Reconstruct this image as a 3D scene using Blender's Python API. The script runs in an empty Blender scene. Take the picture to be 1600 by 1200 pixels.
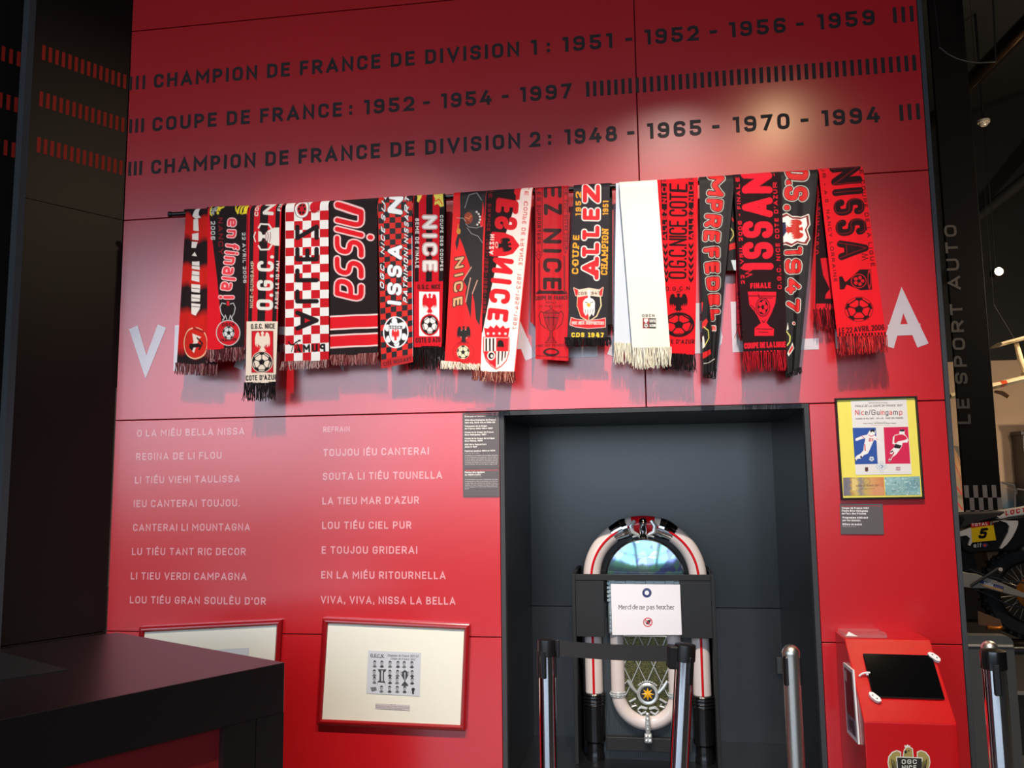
import bpy, math, random
import numpy as np
from mathutils import Vector, Matrix

random.seed(7)
RNG = np.random.default_rng(7)
scene = bpy.context.scene
COL = scene.collection

# ------------------------------------------------------------------ camera
FPX = 1300.83                      # focal length in pixels of the 1600 px frame
YAW, PITCH, ROLL = -0.1485, 0.1138, -0.0123
CAM = np.array([0.0, -3.3, 1.5])


def cam_axes():
    cy, sy, cp, sp = math.cos(YAW), math.sin(YAW), math.cos(PITCH), math.sin(PITCH)
    f = np.array([sy*cp, cy*cp, sp])
    r = np.array([cy, -sy, 0.0])
    u = np.cross(r, f)
    cr, sr = math.cos(ROLL), math.sin(ROLL)
    return r*cr + u*sr, -r*sr + u*cr, f


AX_R, AX_U, AX_F = cam_axes()
cam_data = bpy.data.cameras.new('camera')
cam_data.sensor_fit = 'HORIZONTAL'
cam_data.sensor_width = 36.0
cam_data.lens = FPX/1600*36.0
cam_data.clip_start = 0.05
cam_data.clip_end = 200
cam = bpy.data.objects.new('camera', cam_data)
COL.objects.link(cam)
cam.matrix_world = Matrix(((AX_R[0], AX_U[0], -AX_F[0], CAM[0]),
                           (AX_R[1], AX_U[1], -AX_F[1], CAM[1]),
                           (AX_R[2], AX_U[2], -AX_F[2], CAM[2]),
                           (0, 0, 0, 1)))
scene.camera = cam


def wp(px, py, y=None, z=None, x=None):
    """a point of the place, measured on the photograph, on a plane y, z or x"""
    d = AX_R*((px-800)/FPX) - AX_U*((py-600)/FPX) + AX_F
    if y is not None:
        t = (y-CAM[1])/d[1]
    elif z is not None:
        t = (z-CAM[2])/d[2]
    else:
        t = (x-CAM[0])/d[0]
    return CAM + d*t


# ------------------------------------------------------------------ colour management, daylight
vs = scene.view_settings
scene.display_settings.display_device = 'sRGB'
vs.view_transform = 'Standard'
vs.look = 'None'
vs.exposure = 0.0
vs.gamma = 1.0
vs.use_curve_mapping = False

world = bpy.data.worlds.new('daylight')
scene.world = world
world.use_nodes = True
wn = world.node_tree
wn.nodes.clear()
w_out = wn.nodes.new('ShaderNodeOutputWorld')
w_bg = wn.nodes.new('ShaderNodeBackground')
w_bg.inputs['Strength'].default_value = 4.3
w_tc = wn.nodes.new('ShaderNodeTexCoord')
w_sep = wn.nodes.new('ShaderNodeSeparateXYZ')
w_cr = wn.nodes.new('ShaderNodeValToRGB')
w_cr.color_ramp.elements[0].position = 0.0
w_cr.color_ramp.elements[0].color = (0.72, 0.84, 1.0, 1)
w_cr.color_ramp.elements[1].position = 0.6
w_cr.color_ramp.elements[1].color = (0.60, 0.77, 1.0, 1)
wn.links.new(w_tc.outputs['Generated'], w_sep.inputs[0])
wn.links.new(w_sep.outputs['Z'], w_cr.inputs[0])
wn.links.new(w_cr.outputs[0], w_bg.inputs['Color'])
wn.links.new(w_bg.outputs[0], w_out.inputs['Surface'])

# glazing of the facade behind the photographer: x0, x1, z0, z1 on plane y = REAR
REAR = -8.5
PANES = [(-10.6, -8.7), (-8.6, -6.7), (-6.6, -4.7), (-4.6, -2.7), (-2.6, -0.7), (-0.6, 1.1), (1.2, 2.3)]
GZ0, GZ1 = 0.85, 5.0
for (a, b) in PANES:
    ld = bpy.data.lights.new('window_daylight', 'AREA')
    ld.shape = 'RECTANGLE'
    ld.size = b-a
    ld.size_y = GZ1-GZ0
    ld.cycles.is_portal = True
    lo = bpy.data.objects.new('window_daylight', ld)
    COL.objects.link(lo)
    lo.location = ((a+b)/2, REAR+0.02, (GZ0+GZ1)/2)
    lo.rotation_euler = (math.radians(90), 0, 0)


def spot(name, loc, target, energy, color, size_deg, blend, radius):
    ld = bpy.data.lights.new(name, 'SPOT')
    ld.energy = energy
    ld.color = color
    ld.spot_size = math.radians(size_deg)
    ld.spot_blend = blend
    ld.shadow_soft_size = radius
    o = bpy.data.objects.new(name, ld)
    COL.objects.link(o)
    o.location = loc
    o.rotation_euler = (Vector(target)-Vector(loc)).to_track_quat('-Z', 'Y').to_euler()
    return o


SPOTS = [((-1.25, -2.5, 4.45), (-1.20, 0, 1.00), 520),
         ((0.32, -2.5, 4.45), (0.14, 0, 1.16), 680),
         ((1.0, -2.4, 3.95), (0.45, 0, 1.50), 33)]
# a warm twin lamp beside the exhibit, over the gangway: one head on the kiosk, one on the black wall
SIDE_LAMP = (1.50, -0.92, 3.95)
SIDE_HEADS = [((0.80, -0.25, 0.80), 22), ((-2.38, -0.25, 2.75), 40)]
for k_, (tgt, en) in enumerate(SIDE_HEADS):
    spot('side_lamp_light', (SIDE_LAMP[0]+.3*k_, SIDE_LAMP[1], SIDE_LAMP[2]), tgt, en, (1.0, 0.74, 0.46), 24, 0.8, 0.05)
for i_, (loc, tgt, en) in enumerate(SPOTS):
    spot('track_spot_light', loc, tgt, en, (1.0, 0.88, 0.76) if i_ < 2 else (1.0, 0.66, 0.36), (46, 46, 56)[i_], 0.8, 0.03)
HALL_FILLS = [((5.0, 6.6, 1.7), 62), ((3.6, 6.9, 1.0), 14), ((4.3, 4.3, 3.3), 140), ((2.6, 1.6, 3.4), 75)]  # added fill points without fixtures, brightening far wall, mural, aeroplane and bike
for (loc, en) in HALL_FILLS:
    ld = bpy.data.lights.new('hall_fill_light', 'POINT')
    ld.energy = en
    ld.color = (1.0, 0.80, 0.58)
    ld.shadow_soft_size = 0.06
    lo = bpy.data.objects.new('hall_fill_light', ld)
    COL.objects.link(lo)
    lo.location = loc


# ------------------------------------------------------------------ materials
def lin(c):
    return tuple(((v/255)/12.92 if v/255 <= 0.04045 else ((v/255+0.055)/1.055)**2.4) for v in c)


def new_mat(name):
    m = bpy.data.materials.new(name)
    m.use_nodes = True
    return m, m.node_tree, m.node_tree.nodes['Principled BSDF']


def mat(name, rgb, rough=0.5, metal=0.0, spec=0.5, vary=0.06, scale=30.0, bump=0.0, bscale=200.0,
        coat=0.0, trans=0.0, emit=0.0, alpha=1.0):
    m, nt, b = new_mat(name)
    c = lin(rgb)
    n = nt.nodes.new('ShaderNodeTexNoise')
    n.inputs['Scale'].default_value = scale
    n.inputs['Detail'].default_value = 4
    tc = nt.nodes.new('ShaderNodeTexCoord')
    nt.links.new(tc.outputs['Object'], n.inputs['Vector'])
    mx = nt.nodes.new('ShaderNodeMix')
    mx.data_type = 'RGBA'
    mx.inputs['A'].default_value = tuple(v*(1-vary) for v in c)+(1,)
    mx.inputs['B'].default_value = tuple(min(1, v*(1+vary)) for v in c)+(1,)
    nt.links.new(n.outputs['Fac'], mx.inputs['Factor'])
    nt.links.new(mx.outputs['Result'], b.inputs['Base Color'])
    b.inputs['Roughness'].default_value = rough
    b.inputs['Metallic'].default_value = metal
    b.inputs['Specular IOR Level'].default_value = spec
    b.inputs['Coat Weight'].default_value = coat
    b.inputs['Coat Roughness'].default_value = 0.05
    b.inputs['Transmission Weight'].default_value = trans
    b.inputs['Alpha'].default_value = alpha
    if emit:
        b.inputs['Emission Color'].default_value = c+(1,)
        b.inputs['Emission Strength'].default_value = emit
    if bump:
        n2 = nt.nodes.new('ShaderNodeTexNoise')
        n2.inputs['Scale'].default_value = bscale
        nt.links.new(tc.outputs['Object'], n2.inputs['Vector'])
        bp = nt.nodes.new('ShaderNodeBump')
        bp.inputs['Strength'].default_value = bump
        bp.inputs['Distance'].default_value = 0.002
        nt.links.new(n2.outputs['Fac'], bp.inputs['Height'])
        nt.links.new(bp.outputs['Normal'], b.inputs['Normal'])
    return m


def attr_mat(name, rough=0.6, spec=0.3, bump=0.0, bscale=600.0, sheen=0.0, coat=0.0):
    """printed or knitted colour carried by the mesh"""
    m, nt, b = new_mat(name)
    a = nt.nodes.new('ShaderNodeAttribute')
    a.attribute_name = 'Col'
    nt.links.new(a.outputs['Color'], b.inputs['Base Color'])
    b.inputs['Roughness'].default_value = rough
    b.inputs['Specular IOR Level'].default_value = spec
    b.inputs['Sheen Weight'].default_value = sheen
    b.inputs['Coat Weight'].default_value = coat
    if bump:
        tc = nt.nodes.new('ShaderNodeTexCoord')
        n2 = nt.nodes.new('ShaderNodeTexNoise')
        n2.inputs['Scale'].default_value = bscale
        nt.links.new(tc.outputs['Object'], n2.inputs['Vector'])
        bp = nt.nodes.new('ShaderNodeBump')
        bp.inputs['Strength'].default_value = bump
        bp.inputs['Distance'].default_value = 0.002
        nt.links.new(n2.outputs['Fac'], bp.inputs['Height'])
        nt.links.new(bp.outputs['Normal'], b.inputs['Normal'])
    return m


def wood_mat(name, c0, c1, scale=9.0):
    m, nt, b = new_mat(name)
    tc = nt.nodes.new('ShaderNodeTexCoord')
    mp = nt.nodes.new('ShaderNodeMapping')
    mp.inputs['Scale'].default_value = (6, 1, 1.2)
    w = nt.nodes.new('ShaderNodeTexWave')
    w.inputs['Scale'].default_value = scale
    w.inputs['Distortion'].default_value = 7
    w.inputs['Detail'].default_value = 2
    w.inputs['Detail Scale'].default_value = 0.7
    r = nt.nodes.new('ShaderNodeValToRGB')
    r.color_ramp.elements[0].color = lin(c0)+(1,)
    r.color_ramp.elements[1].color = lin(c1)+(1,)
    nt.links.new(tc.outputs['Object'], mp.inputs['Vector'])
    nt.links.new(mp.outputs[0], w.inputs['Vector'])
    nt.links.new(w.outputs['Fac'], r.inputs[0])
    nt.links.new(r.outputs[0], b.inputs['Base Color'])
    b.inputs['Roughness'].default_value = 0.45
    return m


def glitter_mat(name, cols, scale):
    m, nt, b = new_mat(name)
    tc = nt.nodes.new('ShaderNodeTexCoord')
    v = nt.nodes.new('ShaderNodeTexVoronoi')
    v.inputs['Scale'].default_value = scale
    s = nt.nodes.new('ShaderNodeSeparateColor')
    r = nt.nodes.new('ShaderNodeValToRGB')
    els = r.color_ramp.elements
    els[0].color = lin(cols[0])+(1,)
    els[1].color = lin(cols[-1])+(1,)
    for i, c in enumerate(cols[1:-1]):
        e = els.new((i+1)/(len(cols)-1))
        e.color = lin(c)+(1,)
    nt.links.new(tc.outputs['Object'], v.inputs['Vector'])
    nt.links.new(v.outputs['Color'], s.inputs[0])
    nt.links.new(s.outputs[0], r.inputs[0])
    nt.links.new(r.outputs[0], b.inputs['Base Color'])
    b.inputs['Roughness'].default_value = 0.35
    b.inputs['Metallic'].default_value = 0.5
    return m


MT = dict(
    wall_red=mat('red_lacquered_panel', (198, 22, 30), 0.24, spec=0.5, vary=0.03, scale=3, bump=0.02, bscale=90),
    seam=mat('panel_joint', (95, 10, 16), 0.7),
    wall_black=mat('black_laminate', (23, 17, 15), 0.42, spec=0.45, vary=0.1, scale=4),
    letter_black=mat('black_vinyl', (40, 27, 29), 0.5, spec=0.3),
    letter_white=mat('white_vinyl', (204, 190, 196), 0.28, spec=0.5),
    letter_pale=mat('pale_vinyl', (230, 158, 163), 0.24, spec=0.5),
    letter_red=mat('red_vinyl', (176, 40, 26), 0.5, spec=0.3),
    slate=mat('slate_grey_edge', (66, 68, 72), 0.75, spec=0.2),
    niche=mat('charcoal_niche_paint', (22, 23, 25), 0.3, spec=1.0, vary=0.1, scale=5),
    floor=mat('polished_stone_floor', (118, 112, 104), 0.2, vary=0.12, scale=6),
    ceiling=mat('black_ceiling', (13, 11, 10), 0.8),
    dark=mat('black_plastic', (20, 19, 20), 0.4, spec=0.5),
    rubber=mat('black_rubber', (24, 22, 21), 0.75, bump=0.2, bscale=300),
    belt=mat('charcoal_webbing', (34, 33, 34), 0.8, bump=0.3, bscale=700),
    silver=mat('silver_plastic', (206, 210, 210), 0.25, metal=0.45, vary=0.03),
    chrome=mat('polished_chrome', (225, 225, 228), 0.06, metal=1.0, vary=0.02),
    smoke_chrome=mat('dark_chrome', (120, 116, 118), 0.10, metal=1.0, vary=0.02),
    steel=mat('brushed_steel', (222, 216, 206), 0.36, metal=1.0, vary=0.08, scale=120),
    counter=mat('dark_counter_laminate', (22, 15, 17), 0.34, spec=0.9, vary=0.08, scale=8),
    counter_red=mat('deep_red_panel', (136, 24, 28), 0.5),
    frame_red=mat('red_lacquer_frame', (150, 14, 20), 0.22, spec=0.6, coat=0.4),
    kiosk_red=mat('red_metallic_kiosk', (196, 18, 22), 0.18, spec=0.5, vary=0.1, scale=180, bump=0.2, bscale=420),
    screen=mat('black_glass_screen', (8, 8, 9), 0.08, spec=0.5),
    white=mat('white_plastic', (230, 228, 226), 0.4),
    clear=mat('clear_plastic', (235, 235, 235), 0.08, trans=0.9, alpha=0.45),
    case=mat('black_melamine', (32, 33, 34), 0.55, spec=0.4),
    tube=mat('cream_plastic_tube', (218, 205, 200), 0.25, spec=0.5, coat=0.3, vary=0.03),
    tube_red=mat('red_plastic_strip', (205, 14, 26), 0.25, coat=0.3),
    jbody=wood_mat('black_ash_veneer', (22, 24, 26), (62, 70, 76)),
    jblack=mat('black_gloss_plastic', (18, 17, 18), 0.22, coat=0.3),
    grille=glitter_mat('olive_glitter_cloth', [(20, 22, 14), (70, 66, 34), (128, 122, 70), (48, 62, 48)], 420),
    dome=glitter_mat('iridescent_dome', [(120, 170, 190), (140, 190, 170), (110, 120, 190), (170, 200, 190)], 30),
    yellow=mat('yellow_enamel', (240, 178, 20), 0.35),
    rail=mat('black_steel_rail', (18, 17, 18), 0.35),
    beige=mat('beige_wall_paint', (164, 138, 114), 0.8, vary=0.04, scale=2),
    cream=mat('cream_fabric_wing', (236, 214, 170), 0.6),
    orange=mat('orange_paint', (214, 78, 30), 0.45),
    duct=mat('galvanised_duct', (110, 88, 66), 0.2, metal=1.0, bump=0.8, bscale=10),
    panel_steel=mat('dark_satin_steel', (104, 104, 101), 0.3, metal=0.5, vary=0.05),
    steelgrey=mat('grey_painted_steel', (72, 70, 72), 0.35, metal=0.4),
    wood=mat('brown_wood', (132, 92, 62), 0.5),
    platform=mat('brown_platform', (40, 31, 24), 0.5),
    bike_white=mat('white_bike_plastic', (222, 212, 202), 0.35),
    bike_black=mat('black_bike_plastic', (24, 22, 22), 0.3),
    bike_grey=mat('raw_aluminium', (186, 174, 160), 0.35, metal=0.3),
    bike_gold=mat('orange_anodised', (206, 120, 40), 0.3, metal=0.6),
    bike_yellow=mat('yellow_bike_plastic', (238, 196, 30), 0.35),
    hedge=mat('hedge_leaves', (58, 92, 40), 0.8, vary=0.5, scale=3),
    paving=mat('outdoor_paving', (150, 148, 140), 0.8),
    knit=attr_mat('knitted_scarf', 0.85, 0.15, bump=0.35, bscale=420, sheen=0.05),
    satin=attr_mat('satin_scarf', 0.6, 0.2, bump=0.05, bscale=300),
    yarn=attr_mat('yarn_fringe', 0.85, 0.15),
    print=attr_mat('printed_sheet', 0.45, 0.3),
    gloss=attr_mat('glossy_print', 0.22, 0.4),
    paper_white=mat('mount_board', (236, 232, 216), 0.6, vary=0.02),
    bulb=mat('lamp_glow', (255, 226, 180), 0.5, emit=14.0),
    glass=mat('window_glass', (240, 245, 245), 0.02, trans=1.0),
)


MT['wall_red'].node_tree.nodes['Principled BSDF'].inputs['IOR'].default_value = 1.97
for _k in ('letter_pale', 'letter_white'):
    MT[_k].node_tree.nodes['Principled BSDF'].inputs['IOR'].default_value = 1.97


# ------------------------------------------------------------------ mesh building
class MB:
    """collects shapes; build() links them as ONE mesh object"""

    def __init__(self):
        self.v, self.f, self.m = [], [], []

    def add(self, verts, faces, mi=0):
        o = len(self.v)
        self.v += [tuple(float(c) for c in p) for p in verts]
        for f in faces:
            self.f.append([o+i for i in f])
            self.m.append(mi)
        return self

    def box(self, a, b, bev=0.0, mi=0, xf=None):
        x0, y0, z0 = [min(p, q) for p, q in zip(a, b)]
        x1, y1, z1 = [max(p, q) for p, q in zip(a, b)]
        vs_, fs = [], []
        if bev <= 0:
            vs_ = [(x, y, z) for x in (x0, x1) for y in (y0, y1) for z in (z0, z1)]
            fs = [(0, 1, 3, 2), (4, 6, 7, 5), (0, 4, 5, 1), (2, 3, 7, 6), (0, 2, 6, 4), (1, 5, 7, 3)]
        else:
            bev = min(bev, (x1-x0)*.45, (y1-y0)*.45, (z1-z0)*.45)
            X, Y, Z = (x0, x1), (y0, y1), (z0, z1)
            idx = {}
            for i in (0, 1):
                for j in (0, 1):
                    for k in (0, 1):
                        sx, sy, sz = (bev if i == 0 else -bev), (bev if j == 0 else -bev), (bev if k == 0 else -bev)
                        for ax, p in ((0, (X[i], Y[j]+sy, Z[k]+sz)), (1, (X[i]+sx, Y[j], Z[k]+sz)), (2, (X[i]+sx, Y[j]+sy, Z[k]))):
                            idx[(i, j, k, ax)] = len(vs_)
                            vs_.append(p)
            for s in (0, 1):
                fs.append([idx[(s, j, k, 0)] for j, k in ((0, 0), (0, 1), (1, 1), (1, 0))])
                fs.append([idx[(i, s, k, 1)] for i, k in ((0, 0), (0, 1), (1, 1), (1, 0))])
                fs.append([idx[(i, j, s, 2)] for i, j in ((0, 0), (0, 1), (1, 1), (1, 0))])
            for s in (0, 1):
                for t in (0, 1):
                    fs.append([idx[(s, t, 0, 0)], idx[(s, t, 1, 0)], idx[(s, t, 1, 1)], idx[(s, t, 0, 1)]])
                    fs.append([idx[(s, 0, t, 0)], idx[(s, 1, t, 0)], idx[(s, 1, t, 2)], idx[(s, 0, t, 2)]])
                    fs.append([idx[(0, s, t, 1)], idx[(1, s, t, 1)], idx[(1, s, t, 2)], idx[(0, s, t, 2)]])
            for i in (0, 1):
                for j in (0, 1):
                    for k in (0, 1):
                        fs.append([idx[(i, j, k, 0)], idx[(i, j, k, 1)], idx[(i, j, k, 2)]])
        if xf is not None:
            vs_ = [tuple(xf @ Vector(p)) for p in vs_]
        return self.add(vs_, fs, mi)

    def tube(self, path, r, n=12, mi=0, caps=True, closed=False, flat=1.0):
        """round bar along a path; r is one radius or one per point"""
        P = [Vector(p) for p in path]
        k = len(P)
        rs = r if isinstance(r, (list, tuple)) else [r]*k
        T = []
        for i in range(k):
            if closed:
                t = P[(i+1) % k]-P[i-1]
            else:
                t = P[min(i+1, k-1)]-P[max(i-1, 0)]
            T.append(t.normalized())
        up = Vector((0, 0, 1)) if abs(T[0].z) < 0.9 else Vector((0, 1, 0))
        N = (up-T[0]*up.dot(T[0])).normalized()
        vs_, fs = [], []
        for i in range(k):
            if i:
                N = (N-T[i]*N.dot(T[i])).normalized()
            B = T[i].cross(N)
            for j in range(n):
                a = 2*math.pi*j/n
                vs_.append(P[i]+(N*math.cos(a)+B*math.sin(a)*flat)*rs[i])
        for i in range(k if closed else k-1):
            for j in range(n):
                a, b = i*n+j, i*n+(j+1) % n
                c, d = ((i+1) % k)*n+(j+1) % n, ((i+1) % k)*n+j
                fs.append((a, b, c, d))
        if caps and not closed:
            fs.append(list(range(n))[::-1])
            fs.append([(k-1)*n+j for j in range(n)])
        return self.add(vs_, fs, mi)

    def lathe(self, prof, c, axis='Z', n=32, mi=0, xf=None):
        """prof = [(radius, height)...] turned about an axis through c"""
        vs_, fs = [], []
        for (r, h) in prof:
            for j in range(n):
                a = 2*math.pi*j/n
                p = (r*math.cos(a), r*math.sin(a), h)
                if axis == 'Y':
                    p = (p[0], p[2], p[1])
                elif axis == 'X':
                    p = (p[2], p[0], p[1])
                p = Vector(p)
                if xf is not None:
                    p = xf @ p
                vs_.append(p+Vector(c))
        for i in range(len(prof)-1):
            for j in range(n):
                fs.append((i*n+j, i*n+(j+1) % n, (i+1)*n+(j+1) % n, (i+1)*n+j))
        fs.append(list(range(n))[::-1])
        fs.append([(len(prof)-1)*n+j for j in range(n)])
        return self.add(vs_, fs, mi)

    def prism(self, pts, y0, y1, mi=0):
        """outline in x, z given thickness from y0 to y1"""
        n = len(pts)
        vs_ = [(p[0], y0, p[1]) for p in pts]+[(p[0], y1, p[1]) for p in pts]
        fs = [list(range(n)), list(range(n, 2*n))[::-1]]
        for i in range(n):
            j = (i+1) % n
            fs.append((i, i+n, j+n, j))
        return self.add(vs_, fs, mi)

    def build(self, name, mats, parent=None, smooth=True, angle=0.6):
        if not isinstance(mats, (list, tuple)):
            mats = [mats]
        off = Vector((0, 0, 0))
        q = parent
        while q is not None:
            off += q.location
            q = q.parent
        me = bpy.data.meshes.new(name)
        me.from_pydata([(p[0]-off.x, p[1]-off.y, p[2]-off.z) for p in self.v], [], self.f)
        for m in mats:
            me.materials.append(m)
        me.polygons.foreach_set('material_index', self.m)
        me.update()
        import bmesh
        bm = bmesh.new()
        bm.from_mesh(me)
        bmesh.ops.recalc_face_normals(bm, faces=bm.faces)
        bm.to_mesh(me)
        bm.free()
        if smooth:
            me.polygons.foreach_set('use_smooth', [True]*len(me.polygons))
            me.set_sharp_from_angle(angle=angle)
        o = bpy.data.objects.new(name, me)
        COL.objects.link(o)
        if parent is not None:
            o.parent = parent
        return o


def thing(name, label, cat, loc, group=None):
    o = bpy.data.objects.new(name, None)
    COL.objects.link(o)
    o.empty_display_size = 0.05
    o.location = loc
    return tag(o, label, cat, group)


def tag(o, label, cat, group=None):
    o['label'] = label
    o['category'] = cat
    if group:
        o['group'] = group
    return o


def struct(o):
    o['kind'] = 'structure'
    return o


def grid_object(name, sheets, material, parent=None, smooth=True):
    """sheets = [(points[ny,nx,3], colours[ny,nx,3])] joined as one mesh with its colours"""
    off = np.zeros(3)
    q = parent
    while q is not None:
        off += np.array(q.location)
        q = q.parent
    Vs, Cs, Fs, base = [], [], [], 0
    for P, Cc in sheets:
        ny, nx = P.shape[:2]
        Vs.append(P.reshape(-1, 3)-off)
        Cs.append(Cc.reshape(-1, 3))
        i = np.arange(ny*nx).reshape(ny, nx)+base
        Fs.append(np.stack([i[:-1, :-1], i[1:, :-1], i[1:, 1:], i[:-1, 1:]], -1).reshape(-1, 4))
        base += ny*nx
    V, Cc, F = np.concatenate(Vs), np.concatenate(Cs), np.concatenate(Fs)
    me = bpy.data.meshes.new(name)
    me.vertices.add(len(V))
    me.vertices.foreach_set('co', V.astype(np.float32).ravel())
    me.loops.add(F.size)
    me.loops.foreach_set('vertex_index', F.astype(np.int32).ravel())
    me.polygons.add(len(F))
    me.polygons.foreach_set('loop_start', np.arange(0, F.size, 4, dtype=np.int32))
    me.polygons.foreach_set('use_smooth', np.full(len(F), smooth))
    at = me.attributes.new('Col', 'FLOAT_COLOR', 'POINT')
    at.data.foreach_set('color', np.concatenate([Cc, np.ones((len(Cc), 1))], 1).astype(np.float32).ravel())
    me.materials.append(material)
    me.update(calc_edges=True)
    me.validate()
    o = bpy.data.objects.new(name, me)
    COL.objects.link(o)
    if parent is not None:
        o.parent = parent
    return o


# ------------------------------------------------------------------ lettering (strokes drawn here)
GLYPHS = {}
for _l in """A 72 0,0 50,100 100,0|17,27 83,27
B 62 0,0 0,100 92,100r 92,53r 0,53|50,53 100,53r 100,0r 0,0
C 62 100,78 100,100r 0,100r 0,0r 100,0r 100,22
D 63 0,0 0,100 100,100r 100,0r 0,0
E 54 100,100 0,100 0,0 100,0|0,52 88,52
F 52 100,100 0,100 0,0|0,50 88,50
G 63 100,80 100,100r 0,100r 0,0r 100,0r 100,48 55,48
H 64 0,0 0,100|100,0 100,100|0,52 100,52
I 0 50,0 50,100
J 50 100,100 100,0r 0,0r 0,25
K 64 0,0 0,100|100,100 5,45|30,62 100,0
L 52 0,100 0,0 100,0
M 82 0,0 0,100 50,35 100,100 100,0
N 66 0,0 0,100 100,0 100,100
O 64 0,50 0,100r 100,100r 100,0r 0,0r 0,50
P 60 0,0 0,100 100,100r 100,42r 0,42
Q 64 0,50 0,100r 100,100r 100,0r 0,0r 0,50|60,25 100,-5
R 62 0,0 0,100 100,100r 100,45r 0,45|50,45 100,0
S 60 100,82 100,100r 0,100r 0,51r 100,51r 100,0r 0,0r 0,18
T 60 0,100 100,100|50,0 50,100
U 64 0,100 0,0r 100,0r 100,100
V 70 0,100 50,0 100,100
W 98 0,100 25,0 50,85 75,0 100,100
X 68 0,0 100,100|0,100 100,0
Y 68 0,100 50,45 100,100|50,45 50,0
Z 58 0,100 100,100 0,0 100,0
0 60 0,50 0,100r 100,100r 100,0r 0,0r 0,50
1 34 0,100 100,100 100,0
2 58 0,82 0,100r 100,100r 100,52 0,0 100,0
3 60 0,84 0,100r 100,100r 100,53r 40,53|40,53 100,53r 100,0r 0,0r 0,16
4 64 55,100 0,26 100,26|78,52 78,0
5 60 95,100 5,100 5,56 100,56r 100,0r 0,0r 0,17
6 60 100,86 100,100r 0,100r 0,0r 100,0r 100,52r 0,52
7 56 0,100 100,100 30,0
8 62 50,53 8,53r 8,100r 92,100r 92,53r 50,53|50,53 0,53r 0,0r 100,0r 100,53r 50,53
9 60 0,14 0,0r 100,0r 100,100r 0,100r 0,48r 100,48
. 0 50,0 50,3
, 0 60,8 30,-14
: 0 50,8 50,11|50,62 50,65
! 0 50,100 50,34|50,0 50,3
- 42 0,46 100,46
' 0 50,100 50,76
/ 45 0,-5 100,105
( 0 50,50 50,51
a 54 5,70 100,70r 100,0|100,40 0,40r 0,0r 100,0
b 56 0,100 0,0 100,0r 100,70r 0,70
c 50 100,70 0,70r 0,0r 100,0
d 56 100,100 100,0 0,0r 0,70r 100,70
e 56 0,36 100,36 100,70r 0,70r 0,0r 95,0
f 38 30,0 30,100r 100,100|0,68 90,68
g 56 100,0 0,0r 0,70r 100,70 100,-28r 5,-28
h 54 0,0 0,100|0,70 100,70r 100,0
i 0 50,0 50,70|50,95 50,98
j 20 80,70 80,-28r 0,-28|80,95 80,98
k 52 0,0 0,100|95,70 5,32|35,45 100,0
l 0 50,0 50,100
m 84 0,0 0,70 50,70r 50,0|50,70 100,70r 100,0
n 54 0,0 0,70 100,70r 100,0
o 56 0,35 0,70r 100,70r 100,0r 0,0r 0,35
p 56 0,-28 0,70 100,70r 100,0r 0,0
q 56 100,-28 100,70 0,70r 0,0r 100,0
r 38 0,0 0,70 100,70
s 50 95,70 0,70r 0,37r 100,35r 100,0r 0,0
t 38 30,95 30,0r 100,0|0,70 95,70
u 54 0,70 0,0r 100,0|100,70 100,0
v 54 0,70 50,0 100,70
w 80 0,70 25,0 50,65 75,0 100,70
x 54 0,0 100,70|0,70 100,0
y 54 0,70 0,0r 100,0|100,70 100,-28r 5,-28
z 50 0,70 100,70 0,0 100,0""".split('\n'):
    _h, _b = _l.split(' ', 1)
    _w, _b = _b.split(' ', 1)
    _st = []
    for _p in _b.split('|'):
        _st.append([(float(q.rstrip('r').split(',')[0])/100, float(q.rstrip('r').split(',')[1])/100, q.endswith('r'))
                    for q in _p.split()])
    GLYPHS[_h] = (int(_w)/100, _st)
for _c, _s, _a in (('É', 'E', [(.35, 1.16), (.65, 1.3)]), ('È', 'E', [(.65, 1.16), (.3, 1.3)]),
                   ('é', 'e', [(.4, .86), (.7, 1.0)]), ('è', 'e', [(.6, .86), (.3, 1.0)]), ('à', 'a', [(.6, .86), (.3, 1.0)])):
    GLYPHS[_c] = (GLYPHS[_s][0], GLYPHS[_s][1]+[[(a, b, False) for a, b in _a]])
GLYPHS['´'] = (0.0, [[(.2, .78, False), (.9, 1.0, False)]])


def round_path(pts, R):
    """rounds the flagged corners"""
    out = []
    n = len(pts)
    for i, (x, y, r) in enumerate(pts):
        if not r or i == 0 or i == n-1:
            out.append((x, y))
            continue
        p = np.array((x, y))
        a = np.array(pts[i-1][:2])
        b = np.array(pts[i+1][:2])
        la, lb = np.linalg.norm(a-p), np.linalg.norm(b-p)
        ra = min(R, la*(0.5 if pts[i-1][2] else 1.0))
        rb = min(R, lb*(0.5 if pts[i+1][2] else 1.0))
        pa, pb = p+(a-p)/max(la, 1e-6)*ra, p+(b-p)/max(lb, 1e-6)*rb
        for t in (0, .25, .5, .75, 1):
            q = pa*(1-t)**2+p*2*t*(1-t)+pb*t*t
            out.append((q[0], q[1]))
    return out


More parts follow.
